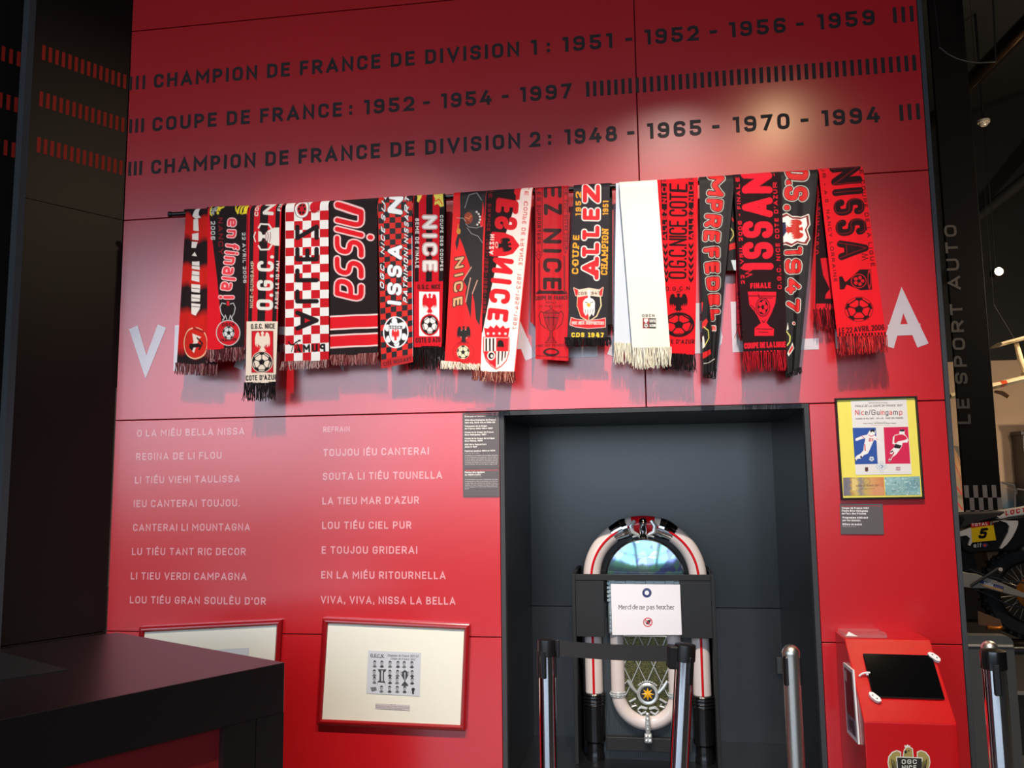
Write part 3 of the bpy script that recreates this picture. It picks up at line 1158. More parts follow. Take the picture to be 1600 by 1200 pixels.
def scarf(label, crop, quad, base, draw, fringe=None, back=None, layer=0, folds=(.0035, 1.2, .1), material='knit', seed=1, ybk=-.046):
    """fringe = (bottom y left, bottom y right, colours, hem left x, hem right x) ; back = (quad, base, draw, fringe)"""
    qp = crop_px(crop, quad)
    yc = RY
    yf = -0.103-.012*layer
    top = (wp(*qp[0], y=yf)+wp(*qp[1], y=yf))/2
    root = thing('scarf', label, 'scarf', (top[0], RY, RAIL_Z), SCARF_GROUP)
    w = (abs(qp[1][0]-qp[0][0])+abs(qp[2][0]-qp[3][0]))/2
    h = abs(qp[3][1]-qp[0][1])
    nx, ny = int(w*1.5)+4, int(h*1.35)
    c = Canvas(quad, nx, ny, base)
    draw(c)
    P = drape(qp, nx, ny, yc, yf, folds[0], folds[1], folds[2], seed)
    sheets = [(P, c.c)]
    # rear half
    if back:
        bq, bb, bd, bf = back
    else:
        tl, tr, br, bl = [np.array(p, float) for p in quad]
        bq = [tl*.94+tr*.06, tr*.94+tl*.06, (tr*.94+tl*.06)+(br-tr)*.8, (tl*.94+tr*.06)+(bl-tl)*.8]
        bb, bd, bf = base, None, None
    bqp = crop_px(crop, bq)
    bw_ = (abs(bqp[1][0]-bqp[0][0])+abs(bqp[2][0]-bqp[3][0]))/2
    bh_ = abs(bqp[3][1]-bqp[0][1])
    k = 1.4 if bd else .35
    cb = Canvas(bq, int(bw_*k)+5, int(bh_*k)+20, bb)
    if bd:
        bd(cb)
    B = drape(bqp, cb.nx, cb.ny, yc, ybk, .002, 1.0, .3, seed)
    # the halves meet at the crest of the fold
    zfront = P[0, :, 2]
    zs = np.interp(B[0, :, 0], P[0, :, 0], zfront)
    for i in range(cb.nx):
        dz = zs[i]-B[0, i, 2]
        B[:, i, 2] += dz*np.linspace(1, 0, cb.ny)
    sheets.append((B[:, ::-1], cb.c[:, ::-1]))
    cloth = grid_object('cloth', sheets, MT[material], root)

    def hem(fr, q, y):
        yl, yr, cols, xl, xr = fr
        a_px, b_px = crop_px(crop, [(xl, q[3][1]), (xr, q[2][1])])
        e_px = crop_px(crop, [(xl, yl), (xr, yr)])
        a, b = wp(*a_px, y=y), wp(*b_px, y=y)
        e0, e1 = wp(*e_px[0], y=y), wp(*e_px[1], y=y)
        n = max(16, int(abs(b_px[0]-a_px[0])*.75))
        fringe_mesh(root, a, b, y+.001, (a[2]-e0[2], b[2]-e1[2]), cols, n, seed)
    if fringe:
        hem(fringe, quad, yf)
    if bf:
        hem(bf, bq, ybk)
    return root


CI, CH, CA, CB = (270, 310, 3.634), (435, 305, 4.285), (580, 300, 4.142), (685, 295, 3.871)
CC, CW, CD, CE, CG = (825, 285, 4.141), (820, 260, 3.333), (1020, 270, 3.637), (1140, 260, 3.58), (1260, 250, 3.807)


def vgrad(c, stops):
    """soft tie-dye bands: stops = [(y, colour)]"""
    ys = [s[0] for s in stops]
    wob = 14*np.sin(c.X/31.0)+8*np.sin(c.X/13.0+1)
    for k in range(3):
        c.c[..., k] = np.interp(c.Y+wob, ys, [lin(s[1])[k] for s in stops])


def d1(c):
    D, R = (34, 20, 23), (206, 30, 24)
    vgrad(c, [(60, D), (92, D), (112, R), (210, R), (250, D), (370, D), (402, R), (480, R), (520, D), (625, D), (672, R), (855, (190, 24, 24)), (905, D), (950, D)])
    for p in (((128, 62), (150, 60), (146, 100), (160, 112), (128, 118), (112, 106)), ((118, 122), (143, 116), (147, 188), (118, 185)), ((112, 205), (145, 197), (145, 240), (112, 238)),
              ((110, 250), (140, 250), (130, 285), (108, 285)), ((110, 330), (124, 308), (136, 332)), ((112, 364), (150, 362), (152, 410), (110, 405)),
              ((112, 416), (150, 420), (150, 480), (108, 470)), ((108, 492), (155, 495), (152, 540), (108, 535)), ((108, 550), (155, 552), (152, 590), (108, 590)),
              ((108, 600), (155, 605), (152, 632), (130, 670), (108, 660))):
        c.poly(p, (232, 222, 214))
    for y in (385, 440, 515, 570, 618):
        c.stroke([(112, y), (150, y+3)], 4, (60, 22, 24))
    c.ell(128, 825, 66, 86, (198, 34, 24))
    c.ell(128, 825, 66, 86, (236, 186, 150), 5)
    c.poly([(112, 770), (160, 790), (150, 800), (122, 880), (96, 850), (120, 820)], (226, 206, 194))
    c.poly([(98, 828), (150, 826), (165, 845), (120, 850), (112, 870), (95, 850)], BLK)
    c.stroke([(140, 795), (165, 825), (150, 860)], 8, BLK)
    c.stroke([(122, 740), (170, 760)], 12, (150, 24, 22))


scarf('leftmost scarf, tie-dyed black and red with broken white letters and a round badge', CI,
      [(75, 62), (200, 60), (252, 945), (22, 938)], BLK, d1, fringe=(1005, 1012, [(120, 66, 70), (92, 34, 40), (160, 110, 108), (70, 28, 34)], 16, 256), layer=0, folds=(.004, 1.6, .2), seed=11)


def d2(c):
    c.poly([(190, 40), (203, 52), (210, 120), (226, 250), (252, 450), (272, 650), (292, 870), (180, 870)], (212, 18, 34))
    c.stroke([(425, 45), (413, 848)], 7, (170, 16, 30))
    G = (200, 200, 198)
    c.text('en', (313, 112), (309, 226), 62, (226, 60, 72), .2, [(5, (240, 190, 192))])
    c.text('finala', (303, 256), (274, 522), 76, (226, 60, 72), .19, [(5, (240, 190, 192))])
    c.text('!', (264, 552), (264, 578), 84, (226, 60, 72), .2, [(4, (240, 190, 192))])
    c.text('NANCY', (258, 110), (262, 325), 26, (140, 22, 36), .16)
    c.text('2006', (217, 130), (217, 240), 24, G, .18)
    c.text('DE', (232, 55), (232, 85), 18, G, .2)
    c.text('UE', (217, 68), (217, 100), 18, G, .2)
    c.text('22 AVRIL 2006', (393, 195), (400, 485), 19, G, .18)
    Y = (232, 208, 50)
    c.stroke([(212, 50), (213, 95), (222, 102)], 6, Y)
    c.poly([(245, 52), (262, 60), (282, 52), (287, 62), (268, 72), (270, 82), (258, 78), (246, 84), (252, 68)], Y)
    c.ell(256, 90, 7, 7, Y)
    c.poly([(345, 50), (352, 50), (366, 84), (360, 86)], Y)
    for x in (375, 392):
        c.stroke([(x, 52), (x-6, 90)], 10, Y)
    c.poly([(402, 50), (425, 50), (420, 92), (390, 96), (402, 84)], Y)
    for sx in (-1, 1):
        c.stroke([(312+sx*12, 602), (312+sx*32, 598), (312+sx*42, 622), (312+sx*36, 655), (312+sx*20, 680), (312+sx*28, 695)], 3.5, G)
        c.stroke([(312+sx*6, 690), (312+sx*14, 665), (312+sx*24, 692)], 3, G)
    c.text('X', (305, 612), (320, 612), 26, (210, 30, 40), .3)
    c.ell(315, 765, 67, 72, G)
    c.ell(315, 765, 63, 68, (196, 24, 36))
    c.text('OGCN', (280, 730), (350, 727), 20, BLK, .22)
    c.text('CHAMPION', (270, 815), (362, 808), 16, BLK, .22)
    c.ball(316, 764, 34, 38, (206, 206, 204), BLK, 2)


scarf('black scarf with red letters en finala reading downward and a ball badge', CI,
      [(198, 50), (428, 44), (413, 848), (195, 862)], BLK, d2, fringe=(936, 925, [(150, 96, 100), (110, 48, 54), (184, 140, 138), (84, 40, 46)], 192, 410), layer=1, folds=(.003, 1.1, .6), seed=12)


def d3(c):
    c.c[:] = lin((200, 22, 36))
    for (a, b) in ((.05, .17), (.36, .60), (.83, .96)):
        c.uv(a, 0, b, .66, BLK)
    G = (220, 214, 206)
    c.text('O.G.C.', (568, 642), (574, 328), 92, G, .2)
    c.text('N', (572, 104), (575, 42), 62, G, .22)
    c.shape(CUP, 545, 220, 62, 58, G, math.pi/2)
    c.stroke([(470, 195), (460, 220), (470, 250)], 6, G)
    for sg in (-1, 1):
        c.stroke([(560, 222+sg*48), (545, 222+sg*72), (500, 222+sg*74), (488, 222+sg*52)], 9, G)
    for k in range(3):
        c.stroke([(525+k*14, 195), (530+k*12, 222), (522+k*14, 250)], 4, (120, 40, 48))
    c.text('NICE-GUINGAMP', (456, 628), (462, 362), 20, (196, 176, 150), .2)
    c.text('PARIS LE 10 MAI', (597, 632), (605, 360), 19, G, .2)
    c.text('COU', (486, 105), (487, 42), 22, G, .2)
    c.text('FIN', (613, 84), (615, 40), 20, G, .2)
    C = (226, 208, 190)
    c.poly([(400, 704), (600, 704), (600, 1060), (400, 1060)], C)
    c.text('O.G.C. NICE', (443, 748), (578, 745), 30, BLK, .2)
    c.rect(446, 757, 570, 992, (150, 20, 34))
    c.rect(452, 763, 564, 986, (206, 24, 38))
    c.shape(EAGLE, 510, 822, 44, 58, C)
    c.stroke([(510, 765), (510, 778)], 10, C)
    c.stroke([(488, 838), (500, 850)], 4, (150, 20, 34))
    c.stroke([(532, 838), (520, 850)], 4, (150, 20, 34))
    c.ell(506, 932, 60, 60, C)
    c.ball(506, 932, 57, 57, C, BLK, 6)
    c.text("COTE D'AZUR", (414, 1036), (592, 1030), 30, BLK, .2)


def d3b(c):
    c.uv(.0, 0, .45, 1, BLK)
    c.rect(600, 730, 640, 775, (220, 215, 210))


scarf('longest scarf, red and black stripes, white O.G.C. and a cream eagle panel', CI,
      [(430, 46), (618, 40), (582, 1046), (411, 1050)], (200, 22, 36), d3, fringe=(1158, 1150, [(24, 19, 20), (40, 32, 33)], 405, 585),
      back=([(560, 46), (640, 42), (637, 830), (556, 834)], (150, 18, 30), d3b, (880, 876, [(150, 96, 100), (170, 120, 118)], 575, 638)), layer=2, folds=(.0025, 1.0, .3), seed=13)


def d4(c):
    c.checker(5, 18, WHT, (190, 20, 32))
    c.text('ALLEZ', (112, 914), (112, 196), 160, BLK, .19, flip=True, track=.2)
    c.ell(157, 104, 50, 52, BLK)
    c.ell(157, 104, 46, 48, (226, 222, 218))
    c.ell(157, 104, 32, 34, (190, 22, 36))
    for k in range(6):
        c.ell(157+20*math.cos(k*1.05), 104+22*math.sin(k*1.05), 8, 8, BLK)
    c.ell(240, 92, 30, 34, (190, 22, 36))
    c.stroke([(212, 120), (270, 118), (274, 90)], 5, (150, 14, 26))
    c.text('PUMA', (317, 1050), (105, 1056), 54, [BLK], .26, flip=True, track=.12)
    c.stroke([(128, 1006), (120, 1044)], 5, (190, 20, 32))
    c.stroke([(245, 1000), (245, 1040)], 6, (190, 20, 32))
    c.stroke([(66, 984), (82, 1004), (100, 1002), (122, 984), (146, 974)], 9, BLK)
    c.stroke([(100, 1002), (86, 1048)], 6, BLK)
    c.stroke([(122, 984), (128, 1006), (140, 1010)], 5, BLK)
    c.ell(140, 976, 9, 7, BLK)


scarf('red and white chequered scarf with mirrored black letters and a leaping cat logo', CH,
      [(46, 62), (334, 52), (338, 1105), (42, 1120)], WHT, d4, fringe=(1178, 1160, [(150, 92, 92), (190, 150, 144), (120, 50, 56), (200, 170, 164)], 24, 342), layer=1, folds=(.0022, 1.0, .0), seed=14)


def d5(c):
    c.text('nissa', (378, 64), (378, 672), 262, (214, 24, 36), .125, [(9, (242, 196, 196))], slant=.3, track=.16, R=.2)

    def band(a0, a1, b0, b1, col):
        c.poly([(330, a0), (680, a1), (680, b1), (330, b0)], col)
    P = (240, 204, 202)
    band(812, 796, 908, 892, P)
    band(822, 806, 898, 882, (214, 24, 36))
    band(938, 920, 1028, 1010, P)
    band(948, 930, 1018, 1000, (214, 24, 36))


scarf('black scarf with red script letters edged white above two red stripes', CH,
      [(338, 54), (662, 42), (665, 1060), (344, 1075)], (34, 25, 27), d5, fringe=(1145, 1138, [(160, 92, 90), (200, 150, 142), (130, 60, 62)], 346, 670), layer=0, folds=(.003, 1.0, .45), seed=15)


def d6(c):
    c.checker(6, 28, (206, 34, 26), (30, 26, 32), 0, .95)
    c.uv(0, .95, 1, 1.01, (176, 24, 28))
    c.text('CITE NISSART', (80, 1128), (262, 1092), 26, (70, 14, 20), .2)
    W_ = (236, 238, 240)
    B = (26, 24, 32)
    c.text('ISSA', (196, 748), (202, 342), 94, W_, .25, [(4, B)], slant=.06)
    c.text('N', (202, 156), (207, 58), 98, W_, .25, [(4, B)], slant=.06)
    c.text('PATRIMONI NISSART', (234, 726), (244, 66), 28, W_, .2, [(3, B)], slant=.25)
    c.text('OGC. NICE SUD', (82, 640), (94, 40), 26, W_, .2, [(3, B)], slant=.25)
    c.stroke([(264, 290), (272, 1062)], 5, (196, 206, 220))
    c.ell(158, 912, 82, 101, W_)
    c.ell(158, 912, 75, 94, BLK)
    for k in range(6):
        a = k*1.047+.4
        c.ell(158+58*math.cos(a), 912+72*math.sin(a), 17, 22, W_)
    c.poly([(116, 872), (126, 850), (140, 858), (158, 838), (176, 858), (190, 850), (200, 872)], W_)
    c.shape(SHIELD, 158, 930, 44, 60, BLK)
    c.shape(SHIELD, 158, 931, 40, 56, W_)
    c.rect(122, 870, 196, 892, (40, 36, 40))
    c.text('OGCN', (128, 889), (190, 888), 15, W_, .24)
    c.shape(EAGLE, 158, 930, 26, 38, (214, 34, 36))


scarf('red and black small-check scarf with white ISSA letters and a ball crest', CA,
      [(42, 62), (266, 53), (271, 1100), (64, 1142)], BLK, d6, layer=1, folds=(.0025, 1.3, .2), material='satin', seed=16)


def d7(c):
    c.c[:] = lin((196, 18, 34))
    for (a, b) in ((.03, .18), (.42, .62), (.84, 1.01)):
        c.uv(a, 0, b, .565, BLK)
    W_ = (228, 220, 216)
    c.text('NICE', (334, 148), (336, 524), 90, W_, .23, [(8, (188, 24, 38)), (5, W_), (2.5, (80, 20, 28))])
    c.text('COUPE DES COUPES', (446, 150), (446, 515), 20, (214, 206, 204), .2)
    c.text('8EME DE FINALE', (286, 172), (286, 498), 25, (214, 206, 204), .2)
    Y = (226, 206, 90)
    c.poly([(290, 44), (326, 42), (324, 62), (308, 84), (296, 80), (300, 62)], Y)
    c.poly([(400, 44), (462, 40), (470, 100), (448, 104), (430, 90), (408, 96), (414, 70)], Y)
    c.stroke([(415, 78), (440, 70), (460, 92)], 5, RED)
    c.text('O.G.C. NICE', (302, 636), (448, 632), 31, BLK, .2)
    c.rect(312, 650, 440, 934, (234, 228, 226))
    c.shape(EAGLE, 378, 728, 48, 66, (206, 22, 36))
    c.stroke([(378, 662), (378, 676)], 8, (206, 22, 36))
    c.stroke([(356, 745), (368, 756), (360, 768)], 4, W_)
    c.stroke([(400, 745), (388, 756), (396, 768)], 4, W_)
    c.ell(379, 862, 62, 70, (196, 18, 34))
    c.ball(379, 862, 54, 60, W_, BLK, 7)
    c.text('COTE D AZU', (290, 978), (450, 972), 32, BLK, .2)


scarf('red and black striped scarf with white NICE above a white eagle and ball box', CA,
      [(270, 45), (476, 37), (457, 1003), (276, 1005)], (196, 18, 34), d7, fringe=(1150, 1160, [(18, 15, 16), (34, 27, 28)], 240, 472),
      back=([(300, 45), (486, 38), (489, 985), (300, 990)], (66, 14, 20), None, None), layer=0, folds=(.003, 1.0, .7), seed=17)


def d8(c):
    K = (38, 32, 34)
    c.poly([(130, 44), (290, 40), (285, 100), (275, 200), (268, 330), (265, 480), (263, 700), (248, 835), (226, 790), (217, 690), (205, 640), (196, 792), (182, 740), (166, 690),
            (163, 640), (172, 600), (150, 560), (192, 480), (172, 420), (150, 350), (128, 300), (122, 340), (110, 378), (102, 330), (125, 250), (132, 150)], K)
    c.poly([(268, 95), (275, 120), (272, 230), (255, 235), (250, 200), (262, 160)], (224, 30, 34))
    c.ell(208, 182, 46, 50, (58, 52, 52))
    c.ell(182, 180, 26, 36, (150, 62, 40))
    c.stroke([(165, 175), (185, 185), (200, 165)], 5, (210, 120, 70))
    c.stroke([(172, 200), (190, 210)], 5, (70, 20, 18))
    for k in range(6):
        a = -1.0+k*.38
        c.ell(208+44*math.cos(a), 182+48*math.sin(a), 6, 6, (224, 214, 204))
    L = (170, 164, 164)
    c.stroke([(110, 178), (150, 180), (165, 200)], 2.5, L)
    c.stroke([(165, 215), (185, 235), (230, 240), (262, 228)], 2.5, L)
    c.stroke([(175, 240), (200, 275), (240, 290), (266, 330)], 2.5, L)
    c.stroke([(160, 120), (185, 70), (230, 60), (262, 90)], 2.5, L)
    for a, b in (((120, 220), (118, 262)), ((150, 560), (200, 480)), ((166, 690), (195, 545)), ((205, 640), (235, 560))):
        c.stroke([a, b], 5, (200, 150, 130) if a[0] > 140 else (190, 130, 50))
    c.ell(122, 260, 12, 18, (196, 136, 50))
    c.text('NICE', (100, 418), (88, 726), 56, (206, 158, 112), .23, [(6, (40, 24, 24))], slant=-.12)
    c.shape(EAGLE, 154, 886, 44, 52, (30, 24, 26))
    for a, b in ((140, 860), (166, 858), (138, 900), (172, 905)):
        c.ell(a, b, 3, 3, (200, 160, 140))
    c.ell(150, 988, 64, 60, (60, 14, 18), 3)
    c.text('OGC NICE', (118, 948), (184, 942), 14, (110, 16, 22), .2)
    c.ball(150, 990, 40, 42, (232, 214, 176), (30, 24, 26), 2)
    c.text('ALLEZ', (118, 1046), (186, 1042), 12, (110, 16, 22), .2)


scarf('bright red scarf with a large black eagle wing and gold NICE letters', CB,
      [(92, 52), (290, 45), (259, 1064), (38, 1045)], (226, 24, 30), d8, fringe=(1092, 1100, [(238, 226, 206), (226, 206, 180), (246, 238, 224)], 18, 262), layer=1, folds=(.0028, 1.0, .15), material='satin', seed=18)


def d9(c):
    R = (206, 30, 40)
    c.poly([(280, 20), (478, 20), (470, 80), (410, 270), (362, 420), (322, 600), (268, 870), (240, 900)], (34, 22, 24))
    c.poly([(470, 24), (500, 24), (492, 78), (468, 84)], R)
    c.text('LES', (494, -5), (474, 256), 136, R, .24, flip=True)
    c.poly([(345, 265), (400, 270), (450, 290), (492, 348), (450, 398), (400, 414), (335, 415), (310, 410), (322, 268)], R)
    c.text('NIZZA', (340, 280), (332, 405), 26, (240, 210, 200), .22, flip=True)
    c.shape(EAGLE, 398, 345, 44, 42, (34, 22, 24), 1.4)
    c.ell(353, 345, 8, 16, (230, 190, 180), 3)
    c.text('NICE', (458, 428), (418, 816), 126, R, .25, flip=True)
    c.text('LE COUPE DE FRANCE : 1952-1954-1997', (548, 20), (472, 858), 24, R, .18, flip=True)
    c.text('DE FRANCE : 1951-1952-1956-1959', (326, 30), (284, 760), 20, (140, 24, 34), .18, flip=True)
    c.stroke([(572, 18), (460, 1112)], 8, (214, 60, 60))
    c.poly([(275, 845), (300, 850), (315, 832), (335, 848), (352, 826), (372, 848), (392, 830), (405, 848), (432, 842), (422, 900), (285, 900)], R)
    for x in (300, 335, 370, 405):
        c.ell(x, 880, 7, 7, (246, 214, 206))
    c.shape(SHIELD, 350, 997, 80, 98, R)
    c.shape(SHIELD, 350, 995, 74, 92, (244, 216, 208))
    for x in (284, 306, 328):
        c.rect(x, 907, x+11, 985, (34, 22, 24))
    c.poly([(350, 905), (424, 905), (422, 985), (350, 985)], R)
    c.poly([(276, 985), (350, 985), (350, 1086), (312, 1060), (286, 1025)], R)
    for x in (360, 382, 400):
        c.poly([(x, 985), (x+10, 985), (x+6, 1062-(x-360)), (x-2, 1068-(x-360))], (34, 22, 24))
    c.poly([(356, 960), (360, 925), (376, 916), (392, 926), (398, 960)], (34, 22, 24))
    c.ell(320, 1012, 24, 26, (244, 216, 208))
    c.ell(320, 1012, 18, 20, (34, 22, 24))
    c.ell(324, 1014, 8, 9, (244, 216, 208))


scarf('pale pink and black scarf with mirrored red NICE and a striped shield', CB,
      [(290, 36), (572, 18), (461, 1112), (255, 1105)], (244, 216, 208), d9, fringe=(1165, 1180, [(170, 100, 84), (130, 60, 54), (206, 150, 130), (96, 40, 40)], 206, 466), layer=2, folds=(.003, 1.1, .5), seed=19)


def d10(c):
    K = (46, 18, 22)
    c.text('NICE', (98, 298), (98, 706), 120, K, .21)
    c.text('EZ', (100, 40), (104, 218), 118, K, .21)
    c.stroke([(60, 60), (92, 62), (92, 470), (70, 510), (46, 470), (52, 60)], 4, K)
    c.text('LES SUPPORTERS', (58, 60), (58, 405), 26, K, .2)
    c.text('DE TOUT NOTRE COEUR', (236, 60), (236, 440), 19, K, .2)
    c.stroke([(230, 50), (230, 430), (242, 465), (258, 430), (258, 50)], 4, K)
    star = [(68+(20 if k % 2 == 0 else 9)*math.sin(k*.628), 462-(20 if k % 2 == 0 else 9)*math.cos(k*.628)) for k in range(11)]
    c.stroke(star, 3, K)
    for a in (0, 12):
        c.stroke([(76-a*.5, 515+a), (76-a*.5, 700+a*.6), (60-a, 722)], 4, K)
        c.stroke([(232+a*.6, 475+a), (232+a*.6, 700+a*.5), (250+a*.3, 722)], 4, K)
    c.poly([(46, 728), (80, 700), (88, 708), (225, 705), (258, 730)], K)
    c.text('COUPE DE FRANCE', (46, 768), (258, 765), 28, K, .2)
    c.text('FINALE', (116, 790), (184, 788), 13, K, .2)
    c.text('10 MAI 1997', (70, 814), (228, 812), 13, K, .2)
    c.ell(152, 812, 9, 10, K, 3)
    c.shape(CUP, 150, 935, 50, 100, (150, 16, 28))
    c.stroke([(100, 850), (112, 905), (132, 955), (144, 965), (142, 1010), (112, 1040), (186, 1040), (160, 1010), (156, 965), (170, 955), (190, 905), (200, 850), (100, 850)], 4, K)
    c.stroke([(102, 850), (150, 826), (198, 850)], 4, K)
    for s in (-1, 1):
        c.stroke([(150+s*48, 850), (150+s*66, 838), (150+s*80, 862), (150+s*68, 920), (150+s*34, 950)], 5, K)
        c.stroke([(150+s*16, 870), (150+s*12, 930)], 4, K)
    c.stroke([(110, 880), (190, 880)], 6, K)
    c.text('PARC DES PRINCES', (52, 1066), (234, 1062), 15, K, .2)
    c.ell(150, 1100, 52, 26, K)
    c.ell(152, 1098, 36, 13, (186, 14, 28))
    c.stroke([(50, 1122), (258, 1132)], 4, K)


scarf('dark red and black silky scarf with black NICE and an engraved cup, no fringe', CC,
      [(46, 58), (264, 45), (262, 1156), (48, 1142)], (188, 16, 30), d10, back=([(40, 60), (250, 50), (246, 1110), (14, 900)], (176, 16, 30), None, None), layer=0, folds=(.004, 1.4, .35), material='satin', seed=20)


def d11(c):
    O = (232, 160, 40)
    W_ = (236, 228, 222)
    c.text('ALLEZ', (458, 624), (468, 40), 112, (218, 30, 38), .25, [(7, W_)], serif=True, track=.1)
    c.text('COUPE', (325, 600), (333, 342), 42, O, .22, serif=True)
    c.text('1952', (343, 220), (345, 82), 36, O, .22)
    c.text('CHAMPION', (513, 604), (521, 305), 42, O, .2, serif=True)
    c.text('1951', (519, 214), (521, 120), 36, O, .22)
    R = (208, 34, 40)
    c.poly([(322, 735), (318, 800), (342, 870), (392, 902), (445, 868), (474, 800), (468, 735), (395, 715)], (232, 206, 160), 3)
    c.poly([(322, 735), (318, 800), (342, 870), (392, 898), (392, 716)], R)
    c.poly([(396, 716), (396, 898), (442, 866), (470, 800), (465, 738)], (34, 28, 34))
    c.poly([(296, 686), (330, 700), (395, 690), (462, 700), (486, 684), (478, 738), (460, 742), (395, 732), (328, 742), (308, 734)], (226, 200, 180), 3)
    c.poly([(296, 686), (325, 700), (320, 738), (308, 734)], R)
    c.poly([(468, 698), (486, 684), (478, 738), (462, 736)], R)
    c.text('CDS 1947', (322, 732), (468, 730), 20, (30, 24, 26), .2)
    c.stroke([(396, 704), (396, 750)], 14, (240, 236, 228))
    c.ell(395, 785, 38, 34, (240, 236, 228))
    c.poly([(357, 785), (433, 785), (432, 840), (424, 868), (412, 850), (400, 872), (386, 850), (374, 866), (360, 842)], (240, 236, 228))
    c.poly([(378, 790), (395, 784), (408, 794), (400, 812), (384, 806)], (226, 160, 50))
    c.stroke([(370, 778), (386, 784)], 5, (30, 24, 26))
    c.stroke([(404, 784), (420, 778)], 5, (30, 24, 26))
    for x in (372, 388, 404, 420):
        c.stroke([(x, 825), (x-2, 848)], 4, (60, 52, 52))
    c.poly([(280, 876), (310, 886), (385, 898), (470, 888), (500, 880), (500, 936), (470, 940), (385, 946), (305, 934), (272, 922)], (232, 200, 190), 3)
    c.poly([(280, 876), (310, 886), (385, 898), (470, 888), (500, 880), (500, 936), (470, 940), (385, 946), (305, 934), (272, 922)], R)
    c.text('OGC NICE SUPPORTERS', (284, 920), (492, 922), 20, (238, 214, 206), .16, serif=True)
    c.text('CDS 1947', (280, 1000), (492, 1002), 28, (240, 200, 50), .22, serif=True)


scarf('black scarf with red white-edged ALLEZ, gold words and a white eagle head shield', CC,
      [(296, 46), (530, 30), (514, 1008), (255, 1008)], (36, 30, 37), d11, fringe=(1062, 1066, [(24, 21, 23), (40, 35, 37)], 236, 538),
      back=([(330, 46), (545, 34), (545, 925), (320, 930)], (30, 26, 30), None, (972, 972, [(24, 21, 23), (36, 32, 34)], 320, 548)), layer=1, folds=(.002, 1.0, .2), material='satin', seed=21)


def d12(c):
    c.text('OGCN', (611, 789), (677, 787), 15, BLK, .24)
    c.rect(614, 793, 648, 846, (150, 40, 34))
    c.rect(648, 793, 684, 846, (34, 30, 30))
    c.shape(EAGLE, 632, 808, 11, 13, (240, 238, 230))
    c.ball(632, 832, 12, 12, (240, 238, 230), BLK, 1)
    c.text('COTE', (651, 815), (682, 815), 15, (236, 234, 226), .2)
    c.text('AZUR', (651, 838), (682, 838), 15, (236, 234, 226), .2)


CREAM = (238, 234, 218)
scarf('plain white silky scarf with a tiny club badge and a long cream fringe', CW,
      [(492, 103), (690, 92), (757, 945), (560, 945)], CREAM, d12, fringe=(1062, 1050, [(250, 246, 226), (240, 232, 204), (252, 250, 240)], 561, 762),
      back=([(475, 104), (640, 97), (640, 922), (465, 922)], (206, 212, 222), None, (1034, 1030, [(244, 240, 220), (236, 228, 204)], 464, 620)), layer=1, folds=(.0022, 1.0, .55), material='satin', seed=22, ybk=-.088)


def d13(c):
    K = (32, 16, 20)
    c.poly([(46, 50), (80, 48), (84, 388), (56, 390)], K)
    c.text('ALLEZ NICE', (79, 386), (79, 54), 27, (222, 26, 40), .2)
    c.poly([(203, 42), (233, 40), (231, 384), (203, 386)], K)
    c.text('ALLEZ NICE', (230, 382), (231, 44), 27, (222, 26, 40), .2)
    for x0, x1 in ((58, 84), (203, 231)):
        for k in range(6):
            y = 400+k*38
            if x0 < 100:
                x0_, x1_ = x0+k*2, x1+k
            else:
                x0_, x1_ = x0, x1
            c.poly([(x0_, y), ((x0_+x1_)/2, y+20), (x1_, y), (x1_, y+22), ((x0_+x1_)/2, y+44), (x0_, y+22)], K)
    c.text('O.G.C.NICE COTE !', (192, 607), (199, 46), 104, K, .12, track=.14, space=.3)
    c.text('O.G.C.N', (72, 678), (212, 674), 25, K, .22)
    c.shape(EAGLE, 146, 742, 54, 52, K)
    c.stroke([(132, 682), (158, 680)], 5, K)
    c.ball(148, 866, 88, 70, (222, 22, 34), K, 12)
    c.text("COTE D'AZUR", (46, 972), (237, 974), 25, K, .22)


scarf('red scarf with tall thin black letters between two black side bands', CD,
      [(25, 58), (257, 42), (240, 1034), (70, 1030)], (222, 22, 34), d13, fringe=(1120, 1140, [(20, 16, 18), (36, 28, 30)], 40, 242), layer=0, folds=(.0025, 1.1, .8), seed=23)


def d14(c):
    R = (206, 36, 36)
    W_ = (222, 214, 204)
    c.text('MPRE', (318, 28), (286, 396), 92, R, .24, [(5, (30, 26, 28)), (7.5, W_)][::-1], track=.1)
    c.text('FEDEL', (286, 432), (334, 850), 92, R, .24, [(7.5, W_), (5, (30, 26, 28))], track=.1, h1=40)
    c.text('E', (332, 868), (334, 910), 24, R, .3, [(4, W_)])
    c.poly([(240, 300), (285, 480), (292, 600), (322, 760), (338, 930), (350, 1180), (240, 1180)], (28, 25, 27))
    c.stroke([(262, 740), (282, 745), (278, 790), (264, 800)], 8, R)
    c.poly([(272, 862), (305, 832), (314, 850), (300, 880), (282, 890)], R)
    c.stroke([(290, 880), (315, 900), (318, 945), (296, 985), (275, 1010)], 5, (214, 204, 110))
    c.poly([(278, 940), (290, 930), (298, 990), (280, 1005)], W_)
    c.poly([(282, 1028), (325, 1010), (328, 1032), (286, 1056)], R, 2)
    c.stroke([(290, 1085), (320, 1080), (352, 1058)], 3, W_)


def d14b(c):
    c.poly([(445, 498), (475, 496), (478, 556), (460, 552)], (206, 220, 226))
    c.stroke([(448, 255), (458, 275)], 8, (206, 36, 36))
    c.stroke([(440, 312), (456, 335), (458, 360), (440, 388)], 5, (214, 204, 110))
    c.poly([(432, 408), (474, 396), (476, 430), (434, 442)], (200, 36, 36))


